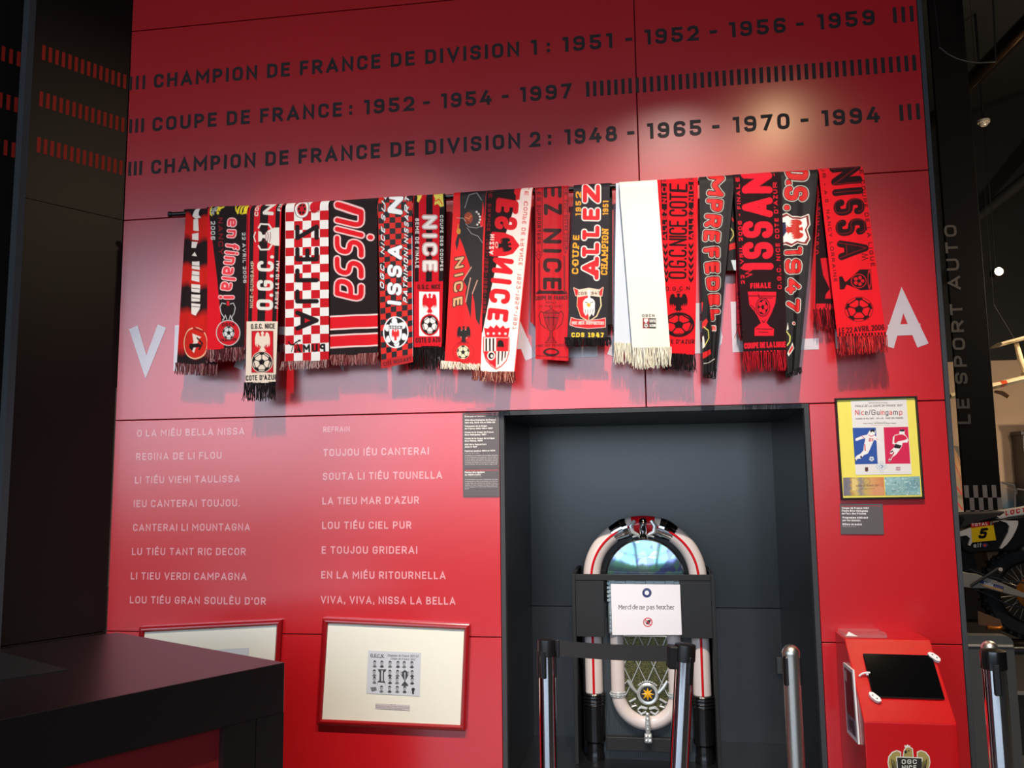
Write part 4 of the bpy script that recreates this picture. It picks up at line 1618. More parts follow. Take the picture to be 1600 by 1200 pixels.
scarf('black tapering scarf with red white-edged MPRE FEDE capitals running down', CD,
      [(264, 42), (466, 28), (362, 1118), (286, 1150)], (30, 27, 28), d14, fringe=(1168, 1178, [(24, 20, 22), (36, 31, 33)], 290, 362),
      back=([(380, 40), (476, 32), (480, 556), (400, 556)], (28, 25, 27), d14b, None), layer=1, folds=(.005, 1.3, .1), material='satin', seed=24)


def d15(c):
    R = (216, 26, 46)
    c.text('ISSAN', (246, 580), (240, 52), 172, R, .21, [(0, R)], track=.2)
    K = (34, 14, 19)
    st = [('22 AVRIL 2006 - FINALE', (86, 664), (56, 80), 21), ("O.G.C. NICE COTE D'AZUR - ", (293, 692), (262, 40), 23)]
    for s, a, b, h in st:
        c.text(s, a, b, h, R, .2)
    c.stroke([(90, 585), (126, 585), (90, 605), (126, 610), (92, 625)], 4, R)
    c.text('FINALE', (117, 690), (232, 686), 31, R, .24)
    c.poly([(103, 706), (262, 708), (256, 770), (232, 830), (206, 878), (226, 900), (248, 912), (246, 950), (140, 950), (140, 908), (176, 880), (150, 830), (112, 780)], R)
    c.stroke([(108, 730), (256, 732)], 5, K)
    c.stroke([(160, 715), (164, 740), (240, 742)], 4, K)
    c.ell(186, 792, 38, 50, K, 4)
    c.ell(186, 792, 30, 42, K)
    for k in range(5):
        a = k*1.257
        c.ell(186+17*math.cos(a), 792+25*math.sin(a), 10, 13, R)
    c.stroke([(120, 780), (140, 800), (140, 830)], 4, K)
    c.stroke([(182, 866), (190, 878), (200, 864)], 4, K)
    c.stroke([(150, 912), (240, 914)], 4, K)
    c.stroke([(165, 930), (215, 931)], 4, K)
    c.text('COUPE DE LA LIGUE', (84, 1020), (315, 1012), 32, R, .22, track=.1, space=.25)
    c.checker(26, 1, R, K, .993, 1.01)


def d15b(c):
    c.rect(36, 100, 64, 880, (150, 22, 40))
    c.text('LIGUE', (62, 860), (56, 700), 16, (34, 14, 19), .24)


scarf('black scarf with tall red ISSAN letters above a red trophy and red fringe', CE,
      [(22, 62), (288, 42), (322, 1034), (78, 1042)], (34, 14, 19), d15, fringe=(1158, 1145, [(206, 24, 44), (150, 20, 34), (60, 16, 22), (190, 30, 44)], 78, 320),
      back=([(30, 64), (160, 58), (170, 886), (40, 892)], (50, 14, 20), d15b, (978, 978, [(190, 26, 44), (120, 20, 30)], 42, 120)), layer=2, folds=(.003, 1.0, .3), seed=25)


def d16(c):
    R = (206, 36, 36)
    W_ = (226, 218, 206)
    c.text('D.', (318, 20), (316, 108), 124, R, .21, [(7, W_), (4, (30, 26, 28))], track=.1)
    c.text('S.', (306, 112), (304, 250), 132, R, .21, [(7, W_), (4, (30, 26, 28))], track=.2)
    sh = [(285, 282), (318, 270), (350, 288), (400, 290), (440, 276), (446, 330), (430, 358), (446, 410), (430, 440), (380, 432), (345, 452), (310, 440), (285, 448)]
    c.poly(sh, (226, 218, 206), 5)
    c.poly(sh, (120, 24, 28))
    c.poly([(360+(a-360)*.86, 360+(b-360)*.86) for a, b in sh], (232, 226, 218))
    c.poly([(285, 318), (312, 318), (320, 370), (300, 400), (285, 395)], (30, 34, 70))
    c.shape(EAGLE, 362, 358, 58, 50, (190, 50, 40), 1.45)
    c.text('1947', (306, 456), (326, 826), 100, R, .2, [(7, W_), (4, (30, 26, 28))], track=.14, h1=60)
    c.poly([(325, 880), (330, 915), (318, 925)], W_)
    c.text('.', (352, 880), (354, 890), 30, R, .4, [(4, W_)])
    c.stroke([(320, 930), (338, 955), (336, 985), (322, 1005)], 6, (214, 204, 110))
    c.poly([(322, 1050), (350, 990), (362, 1020), (330, 1065)], W_)
    c.poly([(330, 1040), (348, 1004), (354, 1020), (334, 1052)], R)


scarf('black tapering scarf with red D.S. 1947 and a white eagle shield', CE,
      [(284, 42), (497, 20), (390, 1126), (312, 1168)], (31, 28, 29), d16, fringe=(1188, 1160, [(24, 20, 22), (38, 33, 35)], 314, 402), layer=1, folds=(.005, 1.2, .45), material='satin', seed=26)


def d17(c):
    K = (36, 14, 18)
    c.text('NISSA', (140, 52), (192, 600), 186, K, .22, [(0, K)], track=.2)
    c.text('NISSA', (148, 64), (198, 590), 170, (110, 14, 24), .03, track=.36)
    c.text('UR - A.S. NANCY LORRAINE', (90, 55), (165, 732), 21, K, .2)
    c.text('LE COUPE DE LA LIGUE', (312, 38), (386, 642), 24, K, .2)
    c.stroke([(330, 566), (368, 570), (330, 584), (368, 590), (332, 604)], 4, K)
    c.poly([(195, 700), (214, 696), (234, 732), (318, 658), (385, 655), (392, 776), (322, 782), (242, 746), (226, 774), (200, 776)], K)
    c.ell(312, 726, 44, 40, (196, 22, 34), 4)
    for k in range(5):
        c.ell(312+22*math.cos(k*1.257), 726+20*math.sin(k*1.257), 11, 10, (196, 22, 34))
    c.ell(376, 714, 9, 50, (196, 22, 34), 3)
    c.ball(313, 892, 84, 72, (218, 22, 34), K, 3)
    c.text('LE 22 AVRIL 2006', (196, 1034), (465, 1013), 34, K, .2, track=.1, space=.22)
    c.checker(30, 2, (218, 22, 34), K, .98, 1.01)


def d17b(c):
    c.poly([(40, 120), (76, 120), (56, 520), (52, 1010), (40, 1010)], (206, 24, 40))
    c.text("O.G.C. NICE COTE", (72, 566), (86, 130), 24, (180, 22, 36), .22)
    c.poly([(84, 590), (100, 690), (140, 770), (116, 800), (112, 826), (200, 826), (200, 580)], (206, 24, 40))
    c.text('COUPE LA LIGUE', (60, 884), (200, 888), 30, (206, 24, 40), .22, flip=False)
    c.checker(14, 1, (206, 24, 40), (36, 14, 18), .985, 1.01)


scarf('rightmost scarf, red with large black NISSA, a lying trophy and a football', CG,
      [(72, 56), (336, 39), (474, 1046), (186, 1056)], (218, 22, 34), d17, fringe=(1172, 1150, [(210, 40, 46), (150, 24, 30), (96, 24, 30), (224, 60, 60)], 186, 482),
      back=([(62, 130), (150, 122), (200, 890), (44, 895)], (34, 14, 18), d17b, (1018, 1015, [(190, 26, 40), (110, 22, 30), (70, 20, 26)], 44, 190)), layer=1, folds=(.003, 1.0, .1), seed=27)

# ------------------------------------------------------------------ framed pictures and captions on the wall
FULL = (0, 0, 1)


def ring_frame(mb, q0, q1, y0, y1, mi=0):
    """picture frame between an outer and an inner outline given in x, z"""
    n = 4
    for i in range(n):
        j = (i+1) % n
        a, b, c, d = q0[i], q0[j], q1[j], q1[i]
        m0 = [(a[0]*.75+d[0]*.25, a[1]*.75+d[1]*.25), (b[0]*.75+c[0]*.25, b[1]*.75+c[1]*.25)]
        m1 = [(a[0]*.3+d[0]*.7, a[1]*.3+d[1]*.7), (b[0]*.3+c[0]*.7, b[1]*.3+c[1]*.7)]
        ym = y0-(y1-y0)*-.15
        vs_ = [(a[0], y1, a[1]), (b[0], y1, b[1]), (a[0], ym, a[1]), (b[0], ym, b[1]), (m0[0][0], y0, m0[0][1]), (m0[1][0], y0, m0[1][1]),
               (m1[0][0], y0, m1[0][1]), (m1[1][0], y0, m1[1][1]), (d[0], y0+.006, d[1]), (c[0], y0+.006, c[1]), (d[0], y1, d[1]), (c[0], y1, c[1])]
        mb.add(vs_, [(0, 1, 3, 2), (2, 3, 5, 4), (4, 5, 7, 6), (6, 7, 9, 8), (8, 9, 11, 10)], mi)


def quad_xz(px, y):
    return [(p[0], p[2]) for p in (wp(a, b, y=y) for a, b in px)]


def shrink(q, d):
    cx, cz = sum(p[0] for p in q)/4, sum(p[1] for p in q)/4
    out = []
    for x, z in q:
        out.append((x-math.copysign(d, x-cx), z-math.copysign(d, z-cz)))
    return out


FRAME_Y = -0.024
qR = quad_xz([(503.5, 966), (733, 976), (727, 1143), (494, 1133)], FRAME_Y)
qL = quad_xz([(217, 980), (439, 969), (431, 1115), (207, 1126)], FRAME_Y)


def team_frame(name, label, q, photo):
    root = thing(name, label, 'picture frame', ((q[2][0]+q[3][0])/2, 0, min(q[2][1], q[3][1])), 'red framed team photographs')
    mb = MB()
    ring_frame(mb, q, shrink(q, .021), FRAME_Y, -.001)
    mb.build('frame', MT['frame_red'], root)
    mb = MB()
    qi = shrink(q, .019)
    mb.prism(qi, FRAME_Y+.010, -.0015)
    mb.build('mount', MT['paper_white'], root, smooth=False)
    photo(root)
    return root


CP = (560, 1000, 9.2333)


def draw_team(c):
    K = (60, 62, 66)
    c.text('O.G.C.N.', (176, 250), (372, 262), 56, (44, 46, 50), .15, serif=True)
    c.text('Champion de France 1951-52', (416, 238), (862, 252), 34, (60, 62, 68), .14, slant=.35)
    c.text('Coupe de France 1952', (464, 282), (816, 298), 32, (60, 62, 68), .14, slant=.35)
    rows = [(340, [236, 340, 458, 572, 662, 772]), (470, [230, 456, 566, 775]), (575, [232, 458, 560, 776]), (700, [334, 452, 562, 668])]
    sk = (176, 178, 182)
    for y, xs in rows:
        for i, x in enumerate(xs):
            yy = y+(x-480)*.02
            c.poly([(x-32, yy+52), (x-12, yy+26), (x+12, yy+26), (x+32, yy+52), (x+8, yy+66), (x-8, yy+66)], (70, 72, 76) if i % 2 else (110, 112, 116))
            c.ell(x, yy, 21, 30, (150, 152, 156))
            c.poly([(x-22, yy-6), (x-16, yy-34), (x+4, yy-42), (x+22, yy-26), (x+22, yy-4), (x+14, yy-20), (x-12, yy-18)], (48, 50, 54))
            c.ell(x+3, yy+4, 13, 20, sk)
            c.stroke([(x-6, yy), (x-1, yy)], 4, (90, 92, 96))
            c.stroke([(x+6, yy), (x+11, yy)], 4, (90, 92, 96))
            c.stroke([(x-2, yy+15), (x+9, yy+15)], 4, (110, 110, 114))
    c.poly([(282, 422), (405, 424), (396, 450), (372, 470), (372, 590), (390, 606), (388, 622), (280, 612), (278, 598), (304, 586), (306, 470), (290, 446)], (72, 74, 78))
    c.poly([(330, 440), (356, 440), (354, 596), (330, 596)], (196, 198, 202))
    c.stroke([(280, 615), (276, 650)], 6, (100, 102, 106))
    c.stroke([(386, 622), (392, 655)], 6, (100, 102, 106))
    c.poly([(632, 460), (672, 432), (712, 462), (716, 520), (690, 570), (676, 590), (682, 604), (714, 640), (720, 668), (620, 662), (630, 640), (662, 602), (666, 586), (646, 560), (626, 510)], (70, 72, 76))
    c.poly([(662, 470), (682, 470), (676, 580), (668, 580)], (190, 192, 196))
    for s, x in ((-1, 628), (1, 714)):
        c.stroke([(x, 470), (x+s*16, 456), (x+s*14, 500), (x-s*6, 530)], 6, (86, 88, 92))
    c.poly([(172, 684), (258, 678), (264, 730), (196, 748)], (92, 94, 98))
    for k in range(4):
        c.stroke([(182, 694+k*13), (256, 688+k*13)], 4, (150, 152, 156))
    c.poly([(778, 690), (806, 690), (818, 716), (804, 740), (802, 784), (776, 784), (774, 740), (764, 714)], (52, 54, 58))


def photo_right(root):
    o = printed('photograph', CP, [(142, 150), (904, 184), (884, 812), (112, 770)], draw_team, (206, 208, 214), FRAME_Y+.0085, root, 'print', res=3.0)
    o['label'] = 'black and white team photograph'

    def cap(c):
        c.text('1951-1952', (462, 938), (540, 942), 10, (60, 58, 60), .2)
        c.text('Bonifaci Carre Cesari Courteaux Domingo Fassone', (250, 954), (736, 976), 15, (70, 66, 68), .16)
        c.text('Firoud Gonzales Mindonnet Nurenberg Pedini Rossi', (252, 978), (736, 998), 15, (84, 80, 82), .16)
        c.text('Belver Ben Nacef Leduc Poitevin', (316, 1000), (668, 1014), 13, (84, 80, 82), .16)
    o = printed('caption', CP, [(246, 912), (744, 940), (740, 1022), (242, 990)], cap, (206, 196, 196), FRAME_Y+.0085, root, 'print', res=3.0)
    o['label'] = 'small typed caption strip'


def photo_left(root):
    printed('photograph', FULL, [(296, 1017), (389, 1012), (384, 1085), (290, 1090)], lambda c: None, (208, 210, 214), FRAME_Y+.0085, root, 'print')


team_frame('picture_frame', 'red framed mount with a small black and white team photograph, right of the counter', qR, photo_right)
team_frame('picture_frame', 'red framed white mount half hidden behind the black counter', qL, photo_left)

CPL = (710, 640, 8.0)
GREY_P = (96, 90, 92)


def caption_panel(label, crop, quad, draw, lines_parent=None, thick=.004):
    q = quad_xz(crop_px(crop, quad), 0)
    root = thing('caption_panel', label, 'label', ((q[2][0]+q[3][0])/2, 0, q[2][1]), 'grey caption panels on the red wall')
    mb = MB()
    mb.prism(q, -thick, -.0006)
    mb.build('board', MT['slate'], root, smooth=False)
    o = printed('printed_face', crop, quad, draw, GREY_P, -thick-.0006, root, 'print', res=2.6)
    return root


def dp1(c):
    W_ = (236, 230, 224)
    c.stroke([(130, 64), (535, 58)], 4, (214, 70, 76))
    for s, x1, y in (('Écharpes et fanions :', 390, 96), ('Allez Nice Champion de France', 514, 142), ('1951-52, 1955-56 et 1958-59', 508, 174), ('Vainqueur de la Coupe', 408, 218),
                     ('de France 1952-1954-1997', 480, 248), ('Finale de la Coupe de France', 490, 295), ('Nice-Guingamp, 1997', 400, 326), ('Finale de la Coupe de la Ligue', 502, 372),
                     ('Nice-Nancy, 2006', 352, 403), ('OGC Nice Supporters', 400, 448), ('Allez le Gym', 284, 478), ('Fanions années 1950 et 1970', 508, 528)):
        c.text(s, (130, y), (x1, y-5), 19, W_, .24, space=.3)
    c.text('Dons des supporters et collections', (130, 550), (312, 547), 8, (170, 164, 162), .16)
    for k, s in enumerate(('Les echarpes et les fanions sont les signes distinctifs', 'et de reconnaissance des supporters. Tout a la main ou', 'le soir de passion, une echarpe aux couleurs du club,',
                           'qui du rite presque, des finales de competitions celebrees', 'constituent les fetiches et souvenirs de la saison pour', 'tous un bonheur vrai. Ca fit la saison rouge et noir')):
        c.text(s, (130, 580+k*22), (542 if k < 5 else 536, 577+k*22), 12, (190, 184, 182), .17)


def dp2(c):
    W_ = (236, 230, 224)
    c.stroke([(134, 762), (540, 756)], 7, (206, 66, 72))
    c.text('Photos des équipes', (130, 794), (378, 790), 20, W_, .24, space=.3)
    c.text('de 1932 à 2002', (130, 826), (328, 822), 20, W_, .24, space=.3)
    c.text('Reproductions collection du club', (130, 846), (340, 843), 8, (170, 164, 162), .16)
    for k, (s, x1) in enumerate((('De la participation au premier Championnat de France', 544), ('professionnel en 1932 au sauvetage et le maintien', 540), ('en 2002. 1952, Nice, a travers des portraits de joueurs', 540),
                                 ('champions de France, vainqueurs de Coupe et grands clubs', 544), ('Nicois et aiglons et de vieux livres. Photos anciennes', 538), ('gravees', 186))):
        c.text(s, (130, 880+k*23), (x1, 877+k*23), 12, (190, 184, 182), .17)


caption_panel('tall grey caption panel with white lines about scarves, left of the niche top', CPL, [(104, 40), (560, 36), (562, 728), (108, 736)], dp1)
caption_panel('short grey caption panel about team photographs, directly under the tall one', CPL, [(108, 742), (562, 734), (566, 1086), (112, 1090)], dp2)
CPO = (1290, 600, 4.8)


def dp3(c):
    W_ = (236, 230, 230)
    c.stroke([(122, 916), (410, 914)], 5, (170, 50, 60))
    for s, x1, y in (('Coupe de France 1997', 325, 937), ('Finale Nice-Guingamp', 318, 958), ('au Parc des Princes', 304, 978), ('Programme dédicacé', 318, 1009), ('par les joueurs', 262, 1029), ('Billets du match', 272, 1059)):
        c.text(s, (122 if y < 1000 else 127, y), (x1, y+1), 15, W_, .26, space=.3)
    c.text('Collection privee du musee', (129, 1072), (230, 1072), 6, (180, 174, 176), .18)


caption_panel('small dark caption panel directly under the yellow framed poster', CPO, [(106, 898), (426, 900), (436, 1128), (114, 1126)], dp3)

# framed programme and tickets
qP = quad_xz([(1305, 622), (1433.5, 618.5), (1445.5, 779), (1315, 781)], -.02)
root = thing('framed_poster', 'black framed yellow board with a match programme and two tickets, right of the niche', 'poster', ((qP[2][0]+qP[3][0])/2, 0, qP[2][1]))
mb = MB()
ring_frame(mb, qP, shrink(qP, .0075), -.02, -.001)
mb.build('frame', MT['dark'], root)
mb = MB()
mb.prism(shrink(qP, .006), -.011, -.0015)
mb.build('backing_board', mat('yellow_board', (240, 224, 96), 0.4, coat=.3, vary=.03), root, smooth=False)


def dprog(c):
    K = (70, 64, 66)
    c.text('FEDERATION FRANCAISE DE FOOTBALL', (322, 146), (468, 145), 8, (120, 116, 116), .18)
    c.text('FINALE DE LA COUPE DE FRANCE 1997', (220, 174), (574, 168), 16, K, .17, slant=.25)
    R, P = (206, 44, 62), (196, 70, 96)
    xs = [('N', 222, 248, R), ('i', 256, 260, (90, 70, 110)), ('c', 268, 290, R), ('e', 296, 316, K), ('/', 322, 338, (100, 90, 110)), ('G', 344, 376, K), ('u', 384, 406, K), ('i', 413, 417, R),
          ('n', 424, 444, R), ('g', 450, 472, K), ('a', 478, 500, R), ('m', 508, 544, K), ('p', 552, 576, R)]
    for ch, a, b, col in xs:
        c.text(ch, (a, 234-(a-222)*.004), (b, 234-(a-222)*.004), 40, col, .14)
    c.text('SAMEDI 10 MAI 1997 - 20 h 45 - PARC DES PRINCES', (226, 268), (582, 262), 12, K, .2)
    c.text('Le stade de l equipe', (362, 290), (456, 289), 6, (120, 116, 116), .2)
    c.text('FINALE SPECIAL SUPPORTERS DU GRAND TOURNOI', (282, 301), (530, 299), 7, K, .22)
    c.text('retransmise en direct', (340, 313), (480, 312), 5, (190, 90, 90), .2)
    B = (52, 84, 160)
    c.poly([(202, 330), (378, 328), (392, 600), (216, 604)], B)
    c.poly([(436, 326), (618, 322), (636, 598), (450, 600)], (208, 44, 84))
    W_ = (236, 232, 230)
    S = (206, 52, 62)
    # kicking player in white
    c.poly([(222, 424), (226, 410), (278, 388), (312, 382), (330, 352), (352, 342), (374, 352), (372, 376), (366, 386), (384, 398), (394, 420), (412, 440), (428, 452), (424, 458), (402, 446), (378, 424),
            (364, 420), (350, 452), (334, 490), (318, 522), (286, 536), (268, 560), (240, 562), (222, 584), (214, 570), (232, 540), (262, 524), (284, 500), (288, 460), (300, 410), (276, 412), (234, 428)], W_)
    c.poly([(334, 352), (348, 340), (370, 344), (368, 366), (352, 356), (338, 366)], (40, 38, 44))
    c.stroke([(272, 392), (290, 408)], 5, S)
    c.stroke([(324, 386), (344, 394), (362, 386)], 5, S)
    c.text('DF', (324, 432), (358, 436), 26, S, .22)
    c.stroke([(294, 456), (298, 500)], 8, S)
    c.poly([(258, 546), (270, 536), (276, 552), (264, 560)], (60, 40, 44))
    c.poly([(214, 560), (228, 566), (226, 582), (218, 582)], (40, 38, 44))
    c.stroke([(380, 412), (392, 418)], 4, S)
    c.ball(346, 562, 21, 21, (226, 230, 236), (90, 104, 150), 2)
    # running player
    c.poly([(502, 452), (506, 400), (520, 384), (552, 376), (556, 348), (574, 340), (594, 350), (592, 376), (606, 392), (622, 420), (614, 440), (578, 442), (572, 470), (552, 500), (532, 528), (500, 552),
            (488, 582), (472, 580), (474, 566), (500, 528), (484, 524), (486, 506), (512, 480), (520, 452)], W_)
    c.poly([(518, 390), (552, 380), (580, 380), (604, 394), (612, 414), (588, 424), (548, 430), (528, 446), (514, 440)], (206, 44, 74))
    c.poly([(524, 450), (572, 462), (558, 486), (520, 482), (512, 474)], (48, 42, 44))
    c.poly([(552, 356), (560, 342), (588, 340), (594, 356), (578, 358)], (48, 42, 44))
    c.stroke([(490, 512), (504, 504)], 10, (90, 44, 52))
    c.stroke([(512, 516), (484, 562)], 10, (200, 50, 80))
    c.stroke([(476, 574), (488, 576)], 8, (48, 42, 44))
    c.shape(SHIELD, 308, 640, 12, 16, (110, 60, 66))
    c.ell(308, 645, 11, 11, (60, 48, 52), 4)
    c.rect(528, 624, 562, 648, (150, 60, 72))
    c.text('EAG', (531, 643), (560, 643), 14, W_, .2)
    for x, y in ((400, 606), (420, 590), (440, 606), (418, 618), (400, 634), (434, 634), (422, 655), (390, 620), (452, 622)):
        c.ell(x, y, 11, 9, (170, 190, 206), 3)
    c.stroke([(416, 610), (430, 616), (420, 632)], 5, (80, 100, 150))


o = printed('programme', CPO, [(188, 126), (606, 114), (646, 676), (226, 682)], dprog, (228, 224, 220), -.0122, root, 'gloss', res=2.2)
o['label'] = 'white match programme with a blue and a red player'


def dt1(c):
    vx = [(130, (120, 116, 130)), (180, (130, 122, 128)), (196, (190, 150, 84)), (230, (214, 186, 110)), (262, (140, 134, 134)), (300, (196, 168, 100)), (350, (214, 160, 104)), (440, (206, 128, 86))]
    for k in range(3):
        c.c[..., k] = np.interp(c.X+6*np.sin(c.Y/7), [v[0] for v in vx], [lin(v[1])[k] for v in vx])
    c.poly([(196, 706), (236, 720), (244, 760), (222, 800), (200, 800)], (226, 200, 126))
    c.ell(308, 730, 26, 24, (150, 116, 90), 3)
    c.text('COUPE DE FRANCE 1997', (228, 772), (402, 766), 13, (110, 84, 74), .18)
    c.text('PARC DES PRINCES', (250, 792), (370, 788), 7, (120, 96, 84), .18)
    c.poly([(350, 800), (400, 760), (436, 780), (438, 836), (360, 838)], (214, 150, 110))
    c.stroke([(156, 740), (156, 780)], 3, (90, 88, 100))


def dt2(c):
    rg = np.random.default_rng(5)
    c.rect(440, 690, 560, 760, (150, 190, 190))
    c.rect(600, 720, 690, 800, (120, 160, 168))
    for k in range(120):
        x, y = rg.uniform(446, 712), rg.uniform(698, 838)
        v = rg.uniform(-40, 50)
        c.ell(x, y, rg.uniform(3, 9), rg.uniform(3, 8), (150+v, 184+v*.8, 182+v*.8))
    for x in (500, 512, 524):
        c.stroke([(x, 744), (x+8, 742)], 4, (70, 90, 100))
    c.stroke([(500, 802), (524, 800)], 5, (70, 80, 90))
    c.rect(443, 812, 453, 836, (60, 56, 52))
    for k in range(7):
        c.stroke([(664+k*7, 704), (666+k*7, 770)], 2.5, (90, 120, 130))


o = printed('ticket', CPO, [(131, 702), (436, 698), (444, 836), (134, 838)], dt1, (190, 160, 110), -.0122, root, 'gloss', res=2.0)
o['label'] = 'orange and grey match ticket'
o = printed('ticket', CPO, [(440, 698), (706, 692), (714, 832), (450, 836)], dt2, (140, 178, 178), -.0122, root, 'gloss', res=2.0)
o['label'] = 'silvery green holographic match ticket'

# ------------------------------------------------------------------ juke box in its display case
CY, JY = 0.42, 0.50                   # fronts of case and of juke box
NF = 0.285                            # niche floor


def cz(px, py, y):
    p = wp(px, py, y=y)
    return p[0], p[2]


XC0, ZCT = cz(893, 897, CY)
XC1, _ = cz(1116, 897, CY)
ZR = cz(1000, 907, CY)[1]
ZB = cz(1000, 996, CY)[1]
XW0, XW1 = cz(944, 950, CY)[0], cz(1063, 950, CY)[0]
case = thing('display_case', 'open fronted charcoal case standing around the jukebox in the niche', 'display case', ((XC0+XC1)/2, CY+.15, NF))
for xa in (XC0, XC1-.016):
    mb = MB()
    mb.box((xa, CY-.004, NF), (xa+.016, .78, ZCT), .0015)
    mb.build('side_panel', MT['case'], case)
mb = MB()
mb.box((XC0+.016, CY-.002, ZR), (XC1-.016, CY+.018, ZCT-.001), .0015)
mb.build('top_rail', MT['case'], case)
for a, b in ((XC0+.016, XW0), (XW1, XC1-.016)):
    mb = MB()
    mb.box((a, CY+.001, ZB), (b, CY+.016, ZR-.0012), .001)
    mb.build('front_panel', MT['case'], case)

xa0, xa1 = cz(911, 895, JY)[0], cz(1104.5, 895, JY)[0]
JX = (xa0+xa1)/2
RO = (xa1-xa0)/2
ZTOP = cz(1007, 806, JY)[1]
RT = 0.0385                            # tube radius
RC = RO-RT
ZA = ZTOP-RO
juke = thing('jukebox', 'arched retro jukebox with cream tubes and red strips inside the dark niche', 'jukebox', (JX, JY+.12, NF))
mb = MB()
prof = [(JX-.215, NF), (JX+.215, NF), (JX+.215, ZA)]+[(JX+.215*math.cos(a), ZA+.215*math.sin(a)) for a in np.linspace(0, math.pi, 24)]+[(JX-.215, ZA)]
mb.prism(prof, JY+.012, JY+.25)
o = mb.build('cabinet', MT['jbody'], juke)
o['label'] = 'dark grained wood cabinet'
zcol = cz(927, 1081, JY)[1]
arc = [(JX-RC, JY, zcol), (JX-RC, JY, (zcol+ZA)/2)]+[(JX-RC*math.cos(a), JY, ZA+RC*math.sin(a)) for a in np.linspace(0, math.pi, 40)]+[(JX+RC, JY, (zcol+ZA)/2), (JX+RC, JY, zcol)]
mb = MB()
mb.tube(arc, RT, 20)
mb.build('arch_tube', MT['tube'], juke)
mb = MB()
mb.tube([(p[0], JY-RT+.0015, p[2]) for p in arc], .0058, 8)
mb.build('red_strip', MT['tube_red'], juke)
# inner black arch behind dome
mb = MB()
pts = [(JX+.195*math.cos(a), ZA+.195*math.sin(a)) for a in np.linspace(0, math.pi, 30)]
mb.prism(pts+[(JX-.195, ZA-.1), (JX+.195, ZA-.1)], JY+.004, JY+.02)
mb.build('fascia', MT['jblack'], juke)
# dome window
xd0, xd1 = cz(949, 895, JY)[0], cz(1067, 895, JY)[0]
DX, DR = (xd0+xd1)/2, (xd1-xd0)/2+.002
ZD = cz(1007, 843, JY)[1]-DR
mb = MB()
vs_, fs = [(DX, JY-.024, ZD)], []
K1, K2 = 10, 40
for i in range(1, K1+1):
    r = DR*i/K1
    for j in range(K2):
        a = 2*math.pi*j/K2
        vs_.append((DX+r*math.cos(a), JY-.012-.012*math.cos(.5*math.pi*i/K1), ZD+r*math.sin(a)))
for j in range(K2):
    fs.append((0, 1+j, 1+(j+1) % K2))
for i in range(K1-1):
    for j in range(K2):
        a = 1+i*K2
        fs.append((a+j, a+K2+j, a+K2+(j+1) % K2, a+(j+1) % K2))
mb.add(vs_, fs)
dm = MT['dome'].node_tree.nodes['Principled BSDF']
dm.inputs['Metallic'].default_value = 0.85
dm.inputs['Roughness'].default_value = 0.07
o = mb.build('dome_window', MT['dome'], juke, angle=1.5)
o['label'] = 'shiny iridescent round window'
mb = MB()
mb.tube([(DX+(DR+.002)*math.cos(a), JY-.012, ZD+(DR+.002)*math.sin(a)) for a in np.linspace(0, 2*math.pi, 48, endpoint=False)], .0045, 8, closed=True)
mb.build('dome_rim', MT['chrome'], juke)
# crown
mb = MB()
for s in (-1, 1):
    sv = MB()
    for a0, a1, r0, r1 in ((.10, .26, .042, .0435), (.30, .40, .0435, .046), (.40, .62, .0455, .0385)):
        P = [(JX+s*RC*math.sin(a), JY, ZA+RC*math.cos(a)) for a in np.linspace(a0, a1, 6)]
        if a0 > .2:
            mb.tube(P, [r0+(r1-r0)*k/5 for k in range(6)], 16)
    sv.tube([(JX+s*.036, JY-.046, ZA+RC+.020), (JX+s*.052, JY-.05, ZA+RC-.004), (JX+s*.046, JY-.05, ZA+RC-.03), (JX+s*.022, JY-.046, ZA+RC-.042)], [.008, .011, .010, .006], 10)
    sv.tube([(JX+s*.046, JY-.044, ZA+RC-.052), (JX+s*.026, JY-.046, ZA+RC-.043)], [.004, .007], 8)
    sv.build('crown_scroll', MT['silver'], juke)
mb.lathe([(.014, -.02), (.019, 0), (.015, .016), (.02, .03), (.014, .045), (.006, .05)], (JX, JY-.047, ZA+RC-.018), n=14)
mb.lathe([(.022, -.008), (.026, 0), (.018, .012)], (JX, JY-.046, ZA+RC-.05), n=14)
mb.build('crown', MT['chrome'], juke)
mb = MB()
P = [(JX+RC*math.sin(a), JY-.002, ZA+RC*math.cos(a)) for a in np.linspace(-.2, .2, 10)]
mb.tube(P, .0405, 18)
o = mb.build('crown_band', MT['tube_red'], juke)
o['label'] = 'red band under the chrome crown'
# column sockets
for s in (-1, 1):
    x = JX+s*RC
    mb = MB()
    mb.lathe([(.040, NF), (.040, NF+.02), (.036, NF+.03), (.036, zcol-.21), (.0445, zcol-.2), (.0455, zcol-.055), (.046, zcol-.052), (.049, zcol-.048), (.046, zcol-.043),
              (.046, zcol-.038), (.0495, zcol-.034), (.0465, zcol-.029), (.0465, zcol-.024), (.05, zcol-.02), (.047, zcol-.014), (.047, zcol-.01), (.05, zcol-.005), (.047, zcol), (.036, zcol+.002)], (x, JY, 0), n=28)
    mb.build('column_socket', MT['jblack'], juke)
